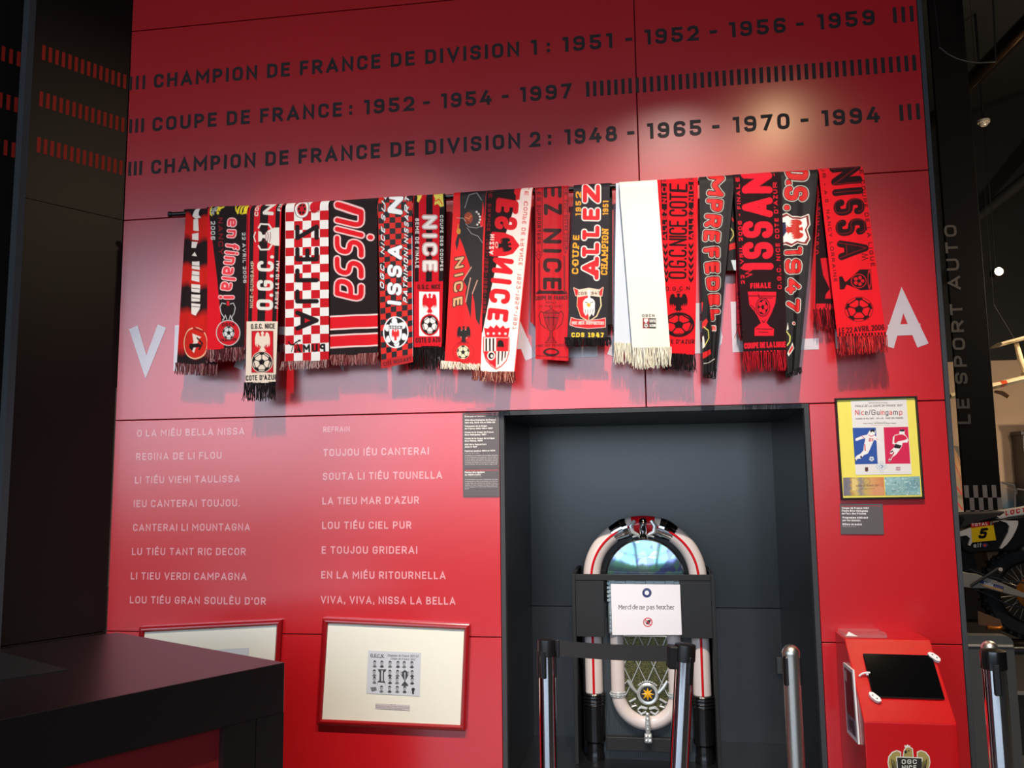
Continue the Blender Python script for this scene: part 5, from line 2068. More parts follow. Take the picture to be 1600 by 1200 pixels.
# inner U tube
xu0, xu1 = cz(965, 1040, JY)[0], cz(1054.5, 1040, JY)[0]
UX, UR = (xu0+xu1)/2, (xu1-xu0)/2
ZU = cz(1010, 1083, JY)[1]
ZUT = cz(1010, 990, JY)[1]
UY = JY-.005
U = [(xu0, UY, ZUT), (xu0, UY, (ZUT+ZU)/2)]+[(UX-UR*math.cos(a), UY, ZU-UR*math.sin(a)) for a in np.linspace(0, math.pi, 30)]+[(xu1, UY, (ZUT+ZU)/2), (xu1, UY, ZUT)]
mb = MB()
mb.tube(U, .0305, 18)
mb.build('inner_tube', MT['tube'], juke)
for s in (xu0, xu1):
    mb = MB()
    for k in (-.009, 0, .009):
        mb.lathe([(.031, k-.004), (.0345, k), (.031, k+.004)], (s, UY, ZU-.004), n=20)
    for k in range(14):
        a = k*2*math.pi/14
        mb.lathe([(.001, -.005), (.005, -.002), (.005, .002), (.001, .005)], (s+.0335*math.cos(a), UY+.0335*math.sin(a), ZU-.004), n=6)
    mb.build('clamp', MT['silver'], juke)
mb = MB()
zb_ = ZU-UR
mb.tube([(UX, UY-.034, zb_+.05), (UX, UY-.036, zb_+.02), (UX, UY-.036, zb_-.015), (UX, UY-.034, zb_-.035)], [.008, .012, .012, .010], 10)
mb.box((UX-.0155, UY-.046, zb_-.072), (UX+.0155, UY-.016, zb_-.034), .004)
for k in range(4):
    mb.lathe([(.002, -.006), (.009, 0), (.002, .006)], (UX, UY-.044, zb_+.046-k*.02), 'Y', 8)
for sx in (-1, 1):
    for sz in (0, 1):
        mb.lathe([(.001, -.004), (.007, 0), (.001, .004)], (UX+sx*.0075, UY-.047, zb_-.062+sz*.018), 'Y', 8)
mb.build('bottom_clasp', MT['silver'], juke)
# grille with lattice
mb = MB()
gx0, gx1 = UX-UR+.026, UX+UR-.026
pts = [(gx0, ZUT), (gx0, ZU)]+[(UX-(UR-.026)*math.cos(a), ZU-(UR-.026)*math.sin(a)) for a in np.linspace(.05, math.pi-.05, 20)]+[(gx1, ZU), (gx1, ZUT)]
mb.prism(pts, JY-.002, JY+.011)
o = mb.build('grille_cloth', MT['grille'], juke, smooth=False)
o['label'] = 'glittering olive cloth'
mb = MB()
mb.tube([(p[0], JY-.008, p[1]) for p in pts], .0045, 8)
mb.tube([(gx0, JY-.010, ZUT-.006), (gx1, JY-.010, ZUT-.006)], .006, 8)
wg = gx1-gx0
hz = ZUT-ZU
for k in range(-2, 4):
    for s in (1, -1):
        p0 = (gx0+wg*(k/3.0) if s > 0 else gx1-wg*(k/3.0), ZUT)
        dx = s*wg*.62
        q = [(p0[0], p0[1]), (p0[0]+dx, p0[1]-hz*1.02)]
        # clip to the opening
        (xa, za), (xb, zb2) = q
        ts = [0.0, 1.0]
        for lim, lo in ((gx0, True), (gx1, False)):
            t = (lim-xa)/(xb-xa)
            inside_a = xa >= lim-1e-9 if lo else xa <= lim+1e-9
            inside_b = xb >= lim-1e-9 if lo else xb <= lim+1e-9
            if not inside_a and not inside_b:
                ts = None
                break
            if not inside_a:
                ts[0] = max(ts[0], t)
            if not inside_b:
                ts[1] = min(ts[1], t)
        if ts and ts[1]-ts[0] > .05:
            A = (xa+(xb-xa)*ts[0], JY-.007-.001*s, za+(zb2-za)*ts[0])
            B = (xa+(xb-xa)*ts[1], JY-.007-.001*s, za+(zb2-za)*ts[1])
            mb.tube([A, B], .0024, 6)
mb.build('lattice', MT['silver'], juke)
MZ = cz(1012, 1083, JY)[1]
MX = cz(1012, 1083, JY)[0]
mb = MB()
mb.lathe([(.046, -.006), (.046, .002), (.040, .006), (.033, .004), (.031, -.001), (.001, -.001)], (MX, JY-.014, MZ), 'Y', 36, xf=Matrix.Scale(-1, 4, (0, 1, 0)))
for k in range(9):
    a = math.pi*(.25+.5*k/8)
    mb.lathe([(.002, -.004), (.005, 0), (.002, .004)], (MX+.052*math.cos(a), JY-.014, MZ+.052*math.sin(a)), 'Y', 8)
for s in (-1, 1):
    mb.tube([(MX+s*.046, JY-.013, MZ+.004), (MX+s*.07, JY-.013, MZ+.03), (MX+s*.085, JY-.012, MZ+.054), (MX+s*.096, JY-.011, MZ+.04)], [.006, .008, .007, .003], 8)
    mb.tube([(MX+s*.05, JY-.012, MZ-.02), (MX+s*.078, JY-.012, MZ-.035), (MX+s*.07, JY-.012, MZ-.055), (MX+s*.05, JY-.012, MZ-.05), (MX+s*.058, JY-.012, MZ-.04)], [.005, .006, .006, .005, .003], 8)
    mb.tube([(MX+s*.004, JY-.012, MZ-.062), (MX+s*.03, JY-.012, MZ-.056), (MX+s*.045, JY-.012, MZ-.066)], [.006, .007, .003], 8)
    mb.tube([(MX+s*.008, JY-.012, MZ-.075), (MX+s*.03, JY-.012, MZ-.085), (MX+s*.045, JY-.012, MZ-.07)], [.005, .006, .003], 8)
med = mb.build('medallion', MT['silver'], juke)
mb = MB()
mb.lathe([(.0315, -.0005), (.0315, .001)], (MX, JY-.0155, MZ), 'Y', 30)
mb.build('badge_disc', MT['jblack'], med)
mb = MB()
star = []
for k in range(16):
    r = .028 if k % 2 == 0 else .0125
    star.append((MX+r*math.sin(k*math.pi/8), JY-.018, MZ+r*math.cos(k*math.pi/8)))
mb.add(star+[(MX, JY-.023, MZ)], [(k, (k+1) % 16, 16) for k in range(16)])
o = mb.build('star', MT['yellow'], med, smooth=False)
o['label'] = 'eight pointed yellow star'
# control console behind the notice
xk0, xk1 = cz(951, 950, JY)[0], cz(1066, 950, JY)[0]
zk1, zk0 = cz(1000, 903, JY)[1], ZUT+.003
mb = MB()
mb.box((xk0, JY-.05, zk0), (xk1, JY+.01, zk1), .006)
for k in range(5):
    mb.box((xk0-.004, JY-.056, zk0+.14+k*.018), (xk0+.016, JY-.048, zk0+.152+k*.018), .002)
    mb.box((xk0+.004, JY-.056, zk0+.01+k*.018), (xk0+.02, JY-.048, zk0+.022+k*.018), .002)
for k in range(4):
    mb.box((xk0+.03+k*.085, JY-.056, zk1-.02), (xk0+.08+k*.085, JY-.048, zk1-.006), .002)
o = mb.build('console', mat('satin_chrome_plastic', (176, 190, 192), .3, metal=.6), juke)
zp1, zp0 = cz(1000, 1151, JY)[1], cz(1000, 1172, JY)[1]
mb = MB()
mb.box((JX-RC+.05, JY-.02, zp0), (JX+RC-.05, JY+.011, zp1), .002)
mb.build('plinth_board', MT['case'], juke)

CS = (880, 780, 5.219)
SY = CY-.008


def dsign(c):
    N = (58, 66, 110)
    c.ell(684, 764, 38, 39, N)
    c.ell(684, 764, 18, 18, (238, 236, 240))
    c.poly([(668, 752), (684, 746), (690, 758), (676, 766)], (238, 236, 240))
    c.text('DE NE PAS TOUCHER', (658, 742), (712, 742), 4, (150, 156, 190), .2)
    c.text('Merci de ne pas toucher', (452, 899), (908, 900), 38, (44, 40, 46), .12, serif=True, track=.13, space=.3)
    R = (206, 60, 70)
    c.poly([(676, 1020), (690, 985), (718, 984), (712, 1004), (700, 1024)], (70, 54, 56))
    c.stroke([(680, 1010), (670, 998)], 6, (70, 54, 56))
    c.ell(692, 1004, 34, 34, R, 9)
    c.stroke([(668, 980), (716, 1028)], 8, R)


sq = [(388, 690), (952, 696), (968, 1106), (400, 1106)]
q = quad_xz(crop_px(CS, sq), SY)
sign = thing('notice_sign', 'white paper notice asking not to touch, on the front of the case', 'sign', ((q[2][0]+q[3][0])/2, SY, q[2][1]))
mb = MB()
q2 = shrink(q, -.002)
mb.prism(q2, SY+.0015, SY+.005)
mb.build('plastic_sleeve', MT['white'], sign, smooth=False)
printed('paper', CS, sq, dsign, (238, 234, 238), SY+.0008, sign, 'gloss', res=2.6)

# ------------------------------------------------------------------ barrier posts
POST_GROUP = 'barrier posts in front of the exhibit'


def barrier_post(label, px, py, y, r, dome, tubemat, tilt=0.0, cassette=None, slots=(0,), headmat='dark', base_z=0.0, br=.16):
    p = wp(px, py, y=y)
    H = p[2]-base_z
    # the leaning post pivots on the rim of its base
    bx = p[0]+math.tan(tilt)*H
    root = thing('barrier_post', label, 'post', (bx, y, base_z), POST_GROUP)
    M = Matrix.Translation((bx, y, base_z)) @ Matrix.Rotation(-tilt, 4, 'Y')

    def L(mb, prof, mi=0, n=28):
        mb.lathe([(a, b) for a, b in prof], (0, 0, 0), n=n, mi=mi)

    def fin(mb, name, m, par=root):
        mb.v = [tuple(M @ Vector(v)) for v in mb.v]
        return mb.build(name, m, par)
    mb = MB()
    L(mb, [(br, 0.002), (br, .012), (br*.85, .022), (r+.012, .03), (r+.006, .045), (.001, .045)])
    fin(mb, 'base', MT['smoke_chrome'])
    mb = MB()
    top = H-(r*1.05 if dome else .052)
    L(mb, [(r, .03), (r, top)])
    fin(mb, 'tube', tubemat)
    mb = MB()
    if dome:
        L(mb, [(r*1.03, top-.006), (r*1.05, top)]+[(r*1.05*math.cos(a), top+r*1.05*math.sin(a)) for a in np.linspace(.1, 1.5, 9)])
        fin(mb, 'domed_cap', tubemat)
    else:
        L(mb, [(r*1.02, H-.056), (r*1.1, H-.054), (r*1.1, H-.008), (r*1.06, H-.002), (r*.8, H), (.001, H+.001)])
        fin(mb, 'head', MT[headmat])
    for a in slots:
        mb = MB()
        c, s = math.cos(a), math.sin(a)
        ctr = Vector((c*(r*.93), s*(r*.93), H-.085))
        R = Matrix.Translation(ctr) @ Matrix.Rotation(a, 4, 'Z')
        mb.box((-.004, -.0105, -.042), (.006, .0105, .05), .004, xf=R)
        fin(mb, 'belt_slot', MT['dark'])
    if cassette is not None:
        mb = MB()
        c, s = math.cos(cassette), math.sin(cassette)
        R = Matrix.Translation((c*(r+.012), s*(r+.012), H-.042)) @ Matrix.Rotation(cassette, 4, 'Z')
        mb.box((-.018, -.022, -.04), (.014, .022, .034), .005, xf=R)
        fin(mb, 'belt_cassette', MT['dark'])
    return root, M, H


PY1 = -.40
r1, M1, H1 = barrier_post('leftmost chrome barrier post with a black head, left of the jukebox', 854, 998, PY1, .0285, False, MT['chrome'], 0.0, None, (-1.9, 0.05, -2.9))
r2, M2, H2 = barrier_post('leaning chrome barrier post with a black head holding the belt, before the jukebox', 1071, 1004, PY1, .0315, False, MT['chrome'], -.085, 3.3, (-.9,))
r3, M3, H3 = barrier_post('brushed steel barrier post with a rounded top, right side of the niche', 1235, 1007, PY1, .0270, True, MT['steel'], 0.0, None, (-2.5, -.15))
r4, M4, H4 = barrier_post('dark chrome barrier post with a flat black head, right of the red kiosk', 1551, 1015, -.55, .0325, False, MT['chrome'], 0.0, None, (-1.75,), 'jblack', br=.10)
r5, M5, H5 = barrier_post('steel barrier post showing only its rounded top behind the dark chrome post', 1545.5, 1001, -.36, .0245, True, MT['steel'], 0.0, None, (), br=.05)
# belt between the first two posts
pa, pb = M1 @ Vector((.0375, -.004, H1-.030)), M2 @ Vector((-.0595, -.012, H2-.036))
belt = tag(None or thing('barrier_belt', 'charcoal belt stretched between the two chrome posts across the jukebox', 'belt', tuple((pa+pb)/2)), 'charcoal belt stretched between the two chrome posts across the jukebox', 'belt')
mb = MB()
n = 24
vs_, fs = [], []
for i in range(n+1):
    t = i/n
    p = pa*(1-t)+pb*t
    sag = -.004*math.sin(math.pi*t)
    hh = .0255
    for dy in (-.0008, .0008):
        vs_ += [(p.x, p.y+dy, p.z+sag+hh), (p.x, p.y+dy, p.z+sag-hh)]
for i in range(n):
    o = 4*i
    fs += [(o, o+4, o+5, o+1), (o+2, o+3, o+7, o+6), (o, o+2, o+6, o+4), (o+1, o+5, o+7, o+3)]
fs += [(0, 1, 3, 2), (4*n, 4*n+2, 4*n+3, 4*n+1)]
mb.add(vs_, fs)
mb.build('webbing', MT['belt'], belt)
mb = MB()
mb.box((pa.x-.004, pa.y-.006, pa.z-.03), (pa.x+.006, pa.y+.006, pa.z+.028), .002)
mb.build('belt_clip', MT['dark'], belt)

# ------------------------------------------------------------------ red kiosk with tablet
KX0, KX1 = 0.701, 0.985
KT, KS = 0.929, 0.703                # top of the box, foot of the slope
KYB, KYT, KYF = -0.002, -0.145, -0.35
kiosk = thing('kiosk', 'red metal kiosk with a sloping top against the wall, right of the niche', 'kiosk', ((KX0+KX1)/2, -.17, 0))
mb = MB()
sec = [(KYB, 0), (KYB, KT), (KYT, KT), (KYF, KS), (KYF, 0)]
n = len(sec)
vs_ = [(KX0, y, z) for y, z in sec]+[(KX1, y, z) for y, z in sec]
mb.add(vs_, [list(range(n)), list(range(n, 2*n))[::-1]]+[(i, (i+1) % n, n+(i+1) % n, n+i) for i in range(n)])
body = mb.build('body', MT['kiosk_red'], kiosk, smooth=False)
bv = body.modifiers.new('edge', 'BEVEL')
bv.width = .003
bv.segments = 2
e1 = Vector((1, 0, 0))
e2 = Vector((0, KYT-KYF, KT-KS)).normalized()
nrm = Vector((0, -(KT-KS), (KYT-KYF))).normalized()
SL = math.hypot(KYT-KYF, KT-KS)


def on_slope(u, v, h=0.0):
    """u along x from the left edge, v up the slope"""
    return Vector((KX0+u, KYF, KS))+e2*v+nrm*h


def slope_frame(u, v, h, rot=0.0):
    o = on_slope(u, v, h)
    c, s = math.cos(rot), math.sin(rot)
    a, b = e1*c+e2*s, e2*c-e1*s
    return Matrix(((a.x, b.x, nrm.x, o.x), (a.y, b.y, nrm.y, o.y), (a.z, b.z, nrm.z, o.z), (0, 0, 0, 1)))


tablet = thing('tablet', 'black tablet lying on the sloping top of the red kiosk', 'tablet', tuple(on_slope(.155, .155, .002)))
mb = MB()
F = slope_frame(.158, .162, .0015, -.012)
mb.box((-.112, -.080, 0), (.112, .080, .0075), .003, xf=F)
mb.build('housing', MT['dark'], tablet)
mb = MB()
mb.box((-.110, -.078, .0075), (.110, .078, .0082), .0003, xf=F)
mb.build('screen', MT['screen'], tablet)
mb = MB()
mb.tube([F @ Vector((-.105, .004, .011)), F @ Vector((-.116, .003, .013)), F @ Vector((-.128, .001, .011)), F @ Vector((-.136, -.002, .006)), F @ Vector((-.14, -.006, .003))], .0032, 8)
mb.box((-.118, -.004, .003), (-.110, .008, .012), .001, xf=F)
mb.build('charging_cable', MT['white'], tablet)
for (u, v, rot, lab) in ((.117, .072, -.75, 'upper'), (-.108, -.084, 2.35, 'lower')):
    br = thing('corner_bracket', 'white %s corner bracket holding the tablet on the kiosk' % ('upper right' if lab == 'upper' else 'lower left'), 'bracket', tuple(F @ Vector((u, v, .002))), 'white tablet brackets')
    mb = MB()
    G = F @ Matrix.Translation((u, v, .0)) @ Matrix.Rotation(rot, 4, 'Z')
    out = [(-.022, -.004), (-.019, .004), (-.008, .0085), (.008, .0085), (.019, .004), (.022, -.004), (.012, -.0105), (-.012, -.0105)]
    k = len(out)
    V = [G @ Vector((a, b, 0.0005)) for a, b in out]+[G @ Vector((a, b, .013)) for a, b in out]
    mb.add(V, [list(range(k))[::-1], list(range(k, 2*k))]+[(i, (i+1) % k, k+(i+1) % k, k+i) for i in range(k)])
    mb.build('plate', MT['white'], br, smooth=False)
    for sx in (-.008, .008):
        mb = MB()
        mb.lathe([(.0024, .0125), (.0024, .0142), (.001, .0145)], (0, 0, 0), n=10)
        mb.v = [tuple(G @ (Vector(p)+Vector((sx, 0, 0)))) for p in mb.v]
        mb.build('screw', MT['steelgrey'], br)
# clear tray with paper on top
tray = thing('leaflet_tray', 'clear plastic tray with a scrap of white paper on top of the kiosk', 'tray', (KX0+.075, -.085, KT))
mb = MB()
tx0, tx1, ty0, ty1 = KX0+.004, KX0+.145, -.135, -.03
mb.box((tx0, ty0, KT+.001), (tx1, ty1, KT+.003))
mb.box((tx0, ty0, KT+.003), (tx1, ty0+.002, KT+.010))
mb.box((tx0, ty1-.002, KT+.003), (tx1, ty1, KT+.014))
mb.box((tx0, ty0+.002, KT+.003), (tx0+.002, ty1-.002, KT+.014))
mb.box((tx1-.002, ty0+.002, KT+.003), (tx1, ty1-.002, KT+.014))
mb.build('tray', MT['clear'], tray, smooth=False)
mb = MB()
mb.add([(tx0+.006, ty0+.01, KT+.004), (tx0+.045, ty0+.008, KT+.004), (tx0+.02, ty0+.03, KT+.016)], [(0, 1, 2)])
mb.build('paper', MT['white'], tray, smooth=False)
# leaflet holder on the left face
lh = thing('leaflet', 'white bordered dark red leaflet in a sleeve on the left face of the kiosk', 'leaflet', (KX0-.006, -.22, .68))


def face_pt(px, py):
    return wp(px, py, x=KX0-.007)


LQ = [face_pt(*p) for p in ((1317.5, 1035), (1332, 1047), (1341, 1163), (1324, 1144))]


def leaf_sheet(off, grow):
    c = sum(LQ)/4
    return [Vector(c+(p-c)*grow+np.array([off, 0, 0])) for p in LQ]


a4 = leaf_sheet(0.0, 1.0)
b4 = leaf_sheet(.006, 1.0)
mb = MB()
mb.add(a4+b4, [(0, 1, 2, 3), (7, 6, 5, 4)]+[(i, (i+1) % 4, 4+(i+1) % 4, 4+i) for i in range(4)])
mb.build('sleeve', MT['white'], lh, smooth=False)
cv = Canvas([(0, 0), (100, 0), (100, 200), (0, 200)], 60, 120, (120, 22, 34))
cv.rect(-5, -5, 9, 205, (214, 206, 214))
cv.rect(91, -5, 105, 205, (214, 206, 214))
cv.rect(-5, -5, 105, 10, (214, 206, 214))
cv.rect(-5, 188, 105, 205, (214, 206, 214))
cv.rect(14, 18, 32, 48, (200, 180, 188))
cv.rect(70, 14, 84, 60, (70, 60, 50))
cv.rect(10, 140, 90, 186, (120, 104, 126))
cv.ell(40, 164, 16, 14, (60, 50, 66))
cv.poly([(50, 150), (72, 146), (80, 186), (58, 186)], (52, 46, 60))
Q = [np.array(p) for p in LQ]
u, v = np.meshgrid(np.linspace(0, 1, 60), np.linspace(0, 1, 120))
u, v = u[..., None], v[..., None]
P = (Q[0]*(1-u)+Q[1]*u)*(1-v)+(Q[3]*(1-u)+Q[2]*u)*v
P[..., 0] -= .0008
grid_object('printed_face', [(P, cv.c)], MT['print'], lh, smooth=False)
# crest sticker on the front
CK = (1300, 980, 5.455)




ky = KYF-.0012
GOLD, DK, WT = mat('crest_gold', (164, 146, 78), .4), mat('crest_black', (38, 36, 30), .4), mat('crest_white', (226, 222, 206), .4)


def kq(pts):
    return [cz(1300+a/5.455, 980+b/5.455, KYF) for a, b in pts]


def flat(mb, pts, y, mi):
    """fan-filled outline"""
    k = len(pts)
    mb.add([(p[0], y, p[1]) for p in pts], [list(range(k))], mi)


mb = MB()
cx_ = 645


def mir(p):
    return [(2*cx_+20-a, b) for a, b in p][::-1]


wing = [(580, 1068), (552, 1054), (516, 1070), (488, 1105), (480, 1150), (490, 1196), (510, 1240), (545, 1275), (560, 1270), (556, 1120), (580, 1110)]
wing_o = [(588, 1060), (552, 1046), (510, 1062), (480, 1100), (472, 1150), (482, 1200), (504, 1248), (545, 1285), (568, 1280), (564, 1125), (588, 1116)]
flat(mb, kq(wing_o), ky, 1)
flat(mb, kq(mir(wing_o)), ky, 1)
flat(mb, kq(wing), ky-.0006, 0)
flat(mb, kq(mir(wing)), ky-.0006, 0)
head = [(606, 1106), (616, 1050), (632, 1028), (655, 1022), (680, 1036), (688, 1106)]
flat(mb, kq([(600, 1110), (610, 1046), (628, 1020), (656, 1014), (688, 1032), (696, 1110)]), ky, 1)
flat(mb, kq(head), ky-.0006, 0)
flat(mb, kq([(616, 1022), (618, 1002), (630, 1010), (642, 996), (654, 1010), (666, 1004), (664, 1024)]), ky-.0003, 1)
flat(mb, kq([(612, 1058), (632, 1044), (640, 1066), (622, 1076)]), ky-.0012, 2)
flat(mb, kq([(640, 1050), (660, 1046), (654, 1058)]), ky-.0012, 2)
for k in range(4):
    for f in (lambda p: p, mir):
        flat(mb, kq(f([(500+k*14, 1120+k*8), (506+k*14, 1118+k*8), (520+k*10, 1200+k*12), (512+k*10, 1204+k*12)])), ky-.0012, 2)
shield = [(552, 1108), (762, 1116), (758, 1220), (730, 1290), (655, 1350), (585, 1290), (560, 1220)]
flat(mb, kq([(544, 1100), (770, 1108), (766, 1224), (736, 1298), (655, 1362), (578, 1298), (552, 1224)]), ky-.0012, 1)
flat(mb, kq(shield), ky-.0018, 2)
for s, x0, x1, yb_, h in (('OGC', 590, 720, 1162, 38), ('NICE', 592, 716, 1212, 38)):
    st, W = layout(s, .17, .2)
    for q in st:
        pp = kq([(x0+a/W*(x1-x0), yb_-b*h) for a, b in q])
        hs = .17*h/5.455*2.95/FPX/2
        ribbon(mb, pp, hs, lambda x_, z_: (x_, ky-.0024, z_), 1)
o = mb.build('crest', [GOLD, WT, DK], kiosk, smooth=False)
o['label'] = 'gold eagle club crest'

# ------------------------------------------------------------------ black counter at the left
CT = 0.95
p0 = wp(445, 1035, z=CT)
pB = wp(183, 988, z=CT)
pA = wp(0, 1125, z=CT)
dA = (pA-p0)/np.linalg.norm(pA-p0)
dB = (pB-p0)/np.linalg.norm(pB-p0)
LA, LB = 1.75, np.linalg.norm(pB-p0)
ctr = thing('counter', 'large black topped counter with a deep red front panel at the lower left', 'counter', tuple(p0+dA*LA/2+dB*LB/2-np.array([0, 0, CT])))


def cpt(a, b, z):
    p = p0+dA*a+dB*b
    return (p[0], p[1], z)


def cbox(mb, a0, a1, b0, b1, z0, z1, mi=0):
    vs_ = [cpt(a, b, z) for a in (a0, a1) for b in (b0, b1) for z in (z0, z1)]
    mb.add(vs_, [(0, 1, 3, 2), (4, 6, 7, 5), (0, 4, 5, 1), (2, 3, 7, 6), (0, 2, 6, 4), (1, 5, 7, 3)], mi)


FA = 0.147
mb = MB()
cbox(mb, 0, LA, 0, LB, CT-FA, CT)
o = mb.build('top', MT['counter'], ctr, smooth=False)
bv = o.modifiers.new('edge', 'BEVEL')
bv.width = .0015
for a0 in (0, LA-.2):
    mb = MB()
    cbox(mb, a0+.0, a0+.094, 0, LB, 0.001, CT-FA)
    cbox(mb, a0+.0965, a0+.20, 0.0, LB, 0.001, CT-FA)
    mb.build('leg_panel', MT['counter'], ctr, smooth=False)
mb = MB()
cbox(mb, .2, LA-.2, .02, .04, 0.001, CT-FA)
mb.build('front_panel', MT['counter_red'], ctr, smooth=False)
# slim dark writing mat on the counter
g0, g1, g2 = wp(107, 1046, z=CT+.003), wp(0, 1018, z=CT+.003), wp(0, 1062, z=CT+.003)
dirm = (g1-g0)/np.linalg.norm(g1-g0)
dim2 = (g2-g0)/np.linalg.norm(g2-g0)
mb = MB()
q0, q1, q2, q3 = g0, g0+dirm*.62, g0+dirm*.62+dim2*.5, g0+dim2*.5
top4 = [tuple(p) for p in (q0, q1, q2, q3)]
bot4 = [(p[0], p[1], CT+.0005) for p in (q0, q1, q2, q3)]
mb.add(top4+bot4, [(0, 1, 2, 3), (7, 6, 5, 4)]+[(i, (i+1) % 4, 4+(i+1) % 4, 4+i) for i in range(4)])
pad = mb.build('counter_mat', mat('dark_desk_mat', (20, 24, 26), .5), smooth=False)
tag(pad, 'thin dark mat lying on the black counter at the left edge', 'mat')

# small socket box on the niche wall and a cable end on the niche floor
s0, s1 = wp(1212, 1026, y=.795), wp(1222, 1052, y=.795)
mb = MB()
mb.box((s0[0], .772, s1[2]), (s1[0], .799, s0[2]), .003)
tag(mb.build('socket_box', MT['slate']), 'small grey socket box on the niche back wall beside the brushed steel post', 'socket')
mb = MB()
mb.tube([tuple(wp(p[0], p[1], z=NF+.006)) for p in ((1256, 1190), (1262, 1194), (1270, 1199), (1278, 1206))], .005, 8)
tag(mb.build('cable', MT['silver']), 'short pale cable lying on the niche floor at its right front corner', 'cable')

# ------------------------------------------------------------------ hall beyond the right end of the wall
BY = 3.2
CKB = (1480, 760, 5.0)
KPX = 1.0


def bz(pts, y=BY):
    return [cz(1480+a/5.0, 760+b/5.0, y) for a, b in pts]


WC = bz([(640, 826)])[0]
RWH = .325
PLZ = WC[1]-RWH
# display platform
mb = MB()
mb.box((XR+.06, 1.7, 0), (ROOM_X1-.05, 4.32, PLZ-.004), .004)
pf = mb.build('platform', MT['platform'])
tag(pf, 'low brown display platform under the motocross bike', 'platform')
mb = MB()
mb.box((XR+.06, 1.685, PLZ-.02), (ROOM_X1-.05, 1.699, PLZ-.004))
o = mb.build('edge_strip', MT['bike_grey'], pf, smooth=False)

bike = thing('motorcycle', 'motocross bike with yellow number 5 plate, on the platform right of the red wall', 'motorcycle', (WC[0]-.4, BY, PLZ))
# rear wheel
mb = MB()
prof = [(.225, -.045), (.262, -.056), (.298, -.055), (.315, -.035), (.318, 0), (.315, .035), (.298, .055), (.262, .056), (.225, .045), (.222, 0)]
n = 64
vs_, fs = [], []
for (r, h) in prof:
    for j in range(n):
        a = 2*math.pi*j/n
        vs_.append((WC[0]+r*math.cos(a), BY+h, WC[1]+r*math.sin(a)))
k = len(prof)
for i in range(k):
    for j in range(n):
        fs.append((i*n+j, i*n+(j+1) % n, ((i+1) % k)*n+(j+1) % n, ((i+1) % k)*n+j))
mb.add(vs_, fs)
for j in range(36):
    a = 2*math.pi*j/36
    for h, w in ((-.036, .016), (0.0 if j % 2 else .012, .018), (.036, .016)):
        X = Matrix.Translation((WC[0], BY, WC[1])) @ Matrix.Rotation(-a-(.087 if h == 0 else 0), 4, 'Y') @ Matrix.Translation((.312, h, 0))
        mb.box((-.01, -w, -.011), (.016, w, .011), .003, xf=X)
wheel = mb.build('rear_tyre', MT['rubber'], bike)
mb = MB()
mb.lathe([(.205, -.03), (.226, -.034), (.226, .034), (.205, .03), (.205, -.03)], (WC[0], BY, WC[1]), 'Y', 48)
mb.v = mb.v
rim = mb
mb = MB()
vs_, fs = [], []
prof = [(.204, -.03), (.226, -.036), (.226, .036), (.204, .03), (.212, 0)]
for (r, h) in prof:
    for j in range(48):
        a = 2*math.pi*j/48
        vs_.append((WC[0]+r*math.cos(a), BY+h, WC[1]+r*math.sin(a)))
for i in range(5):
    for j in range(48):
        fs.append((i*48+j, i*48+(j+1) % 48, ((i+1) % 5)*48+(j+1) % 48, ((i+1) % 5)*48+j))
mb.add(vs_, fs)
mb.build('rim', MT['bike_black'], wheel)
mb = MB()
for j in range(32):
    a = 2*math.pi*j/32
    b = a+(.5 if j % 2 else -.5)
    s = .03 if j % 4 < 2 else -.03
    mb.tube([(WC[0]+.035*math.cos(b), BY+s, WC[1]+.035*math.sin(b)), (WC[0]+.206*math.cos(a), BY+s*.3, WC[1]+.206*math.sin(a))], .0022, 5)
mb.build('spokes', MT['bike_grey'], wheel)
mb = MB()
mb.lathe([(.02, -.09), (.02, -.06), (.04, -.055), (.03, 0), (.04, .055), (.02, .06), (.02, .09)], (WC[0], BY, WC[1]), 'Y', 20)
mb.build('hub', MT['bike_black'], wheel)
mb = MB()
vs_, fs = [], []
nt_ = 48
for y in (-.075, -.069):
    for j in range(nt_*2):
        a = math.pi*j/nt_
        r = .118 if j % 2 == 0 else .110
        vs_.append((WC[0]+r*math.cos(a), BY+y, WC[1]+r*math.sin(a)))
    for j in range(nt_*2):
        a = math.pi*j/nt_
        r = .074+.012*math.sin(6*a)
        vs_.append((WC[0]+r*math.cos(a), BY+y, WC[1]+r*math.sin(a)))
q = nt_*2
for j in range(q):
    j2 = (j+1) % q
    fs += [(j, j2, q+j2, q+j), (2*q+j, 3*q+j, 3*q+j2, 2*q+j2), (j, 2*q+j, 2*q+j2, j2), (q+j, q+j2, 3*q+j2, 3*q+j)]
mb.add(vs_, fs)
for j in range(6):
    a = j*math.pi/3
    mb.tube([(WC[0]+.03*math.cos(a), BY-.072, WC[1]+.03*math.sin(a)), (WC[0]+.08*math.cos(a), BY-.072, WC[1]+.08*math.sin(a))], .006, 6)
mb.build('sprocket', MT['bike_gold'], wheel)
# swingarm, both sides
for s, nm in ((-1, 'swingarm'), (1, 'swingarm')):
    mb = MB()
    sw = bz([(60, 650), (115, 662), (170, 666), (330, 722), (530, 812), (640, 828), (660, 850), (600, 868), (430, 828), (250, 780), (130, 776), (60, 770)])
    mb.prism(sw, BY+s*.115-.014, BY+s*.115+.014)
    o = mb.build(nm, MT['bike_grey'], bike)
    bv = o.modifiers.new('edge', 'BEVEL')
    bv.width = .006
    bv.segments = 2


def bprint(name, quad, draw, base, y, label=None):
    o = printed(name, CKB, quad, draw, base, y, bike, 'gloss', res=3.0)
    if label:
        o['label'] = label
    return o


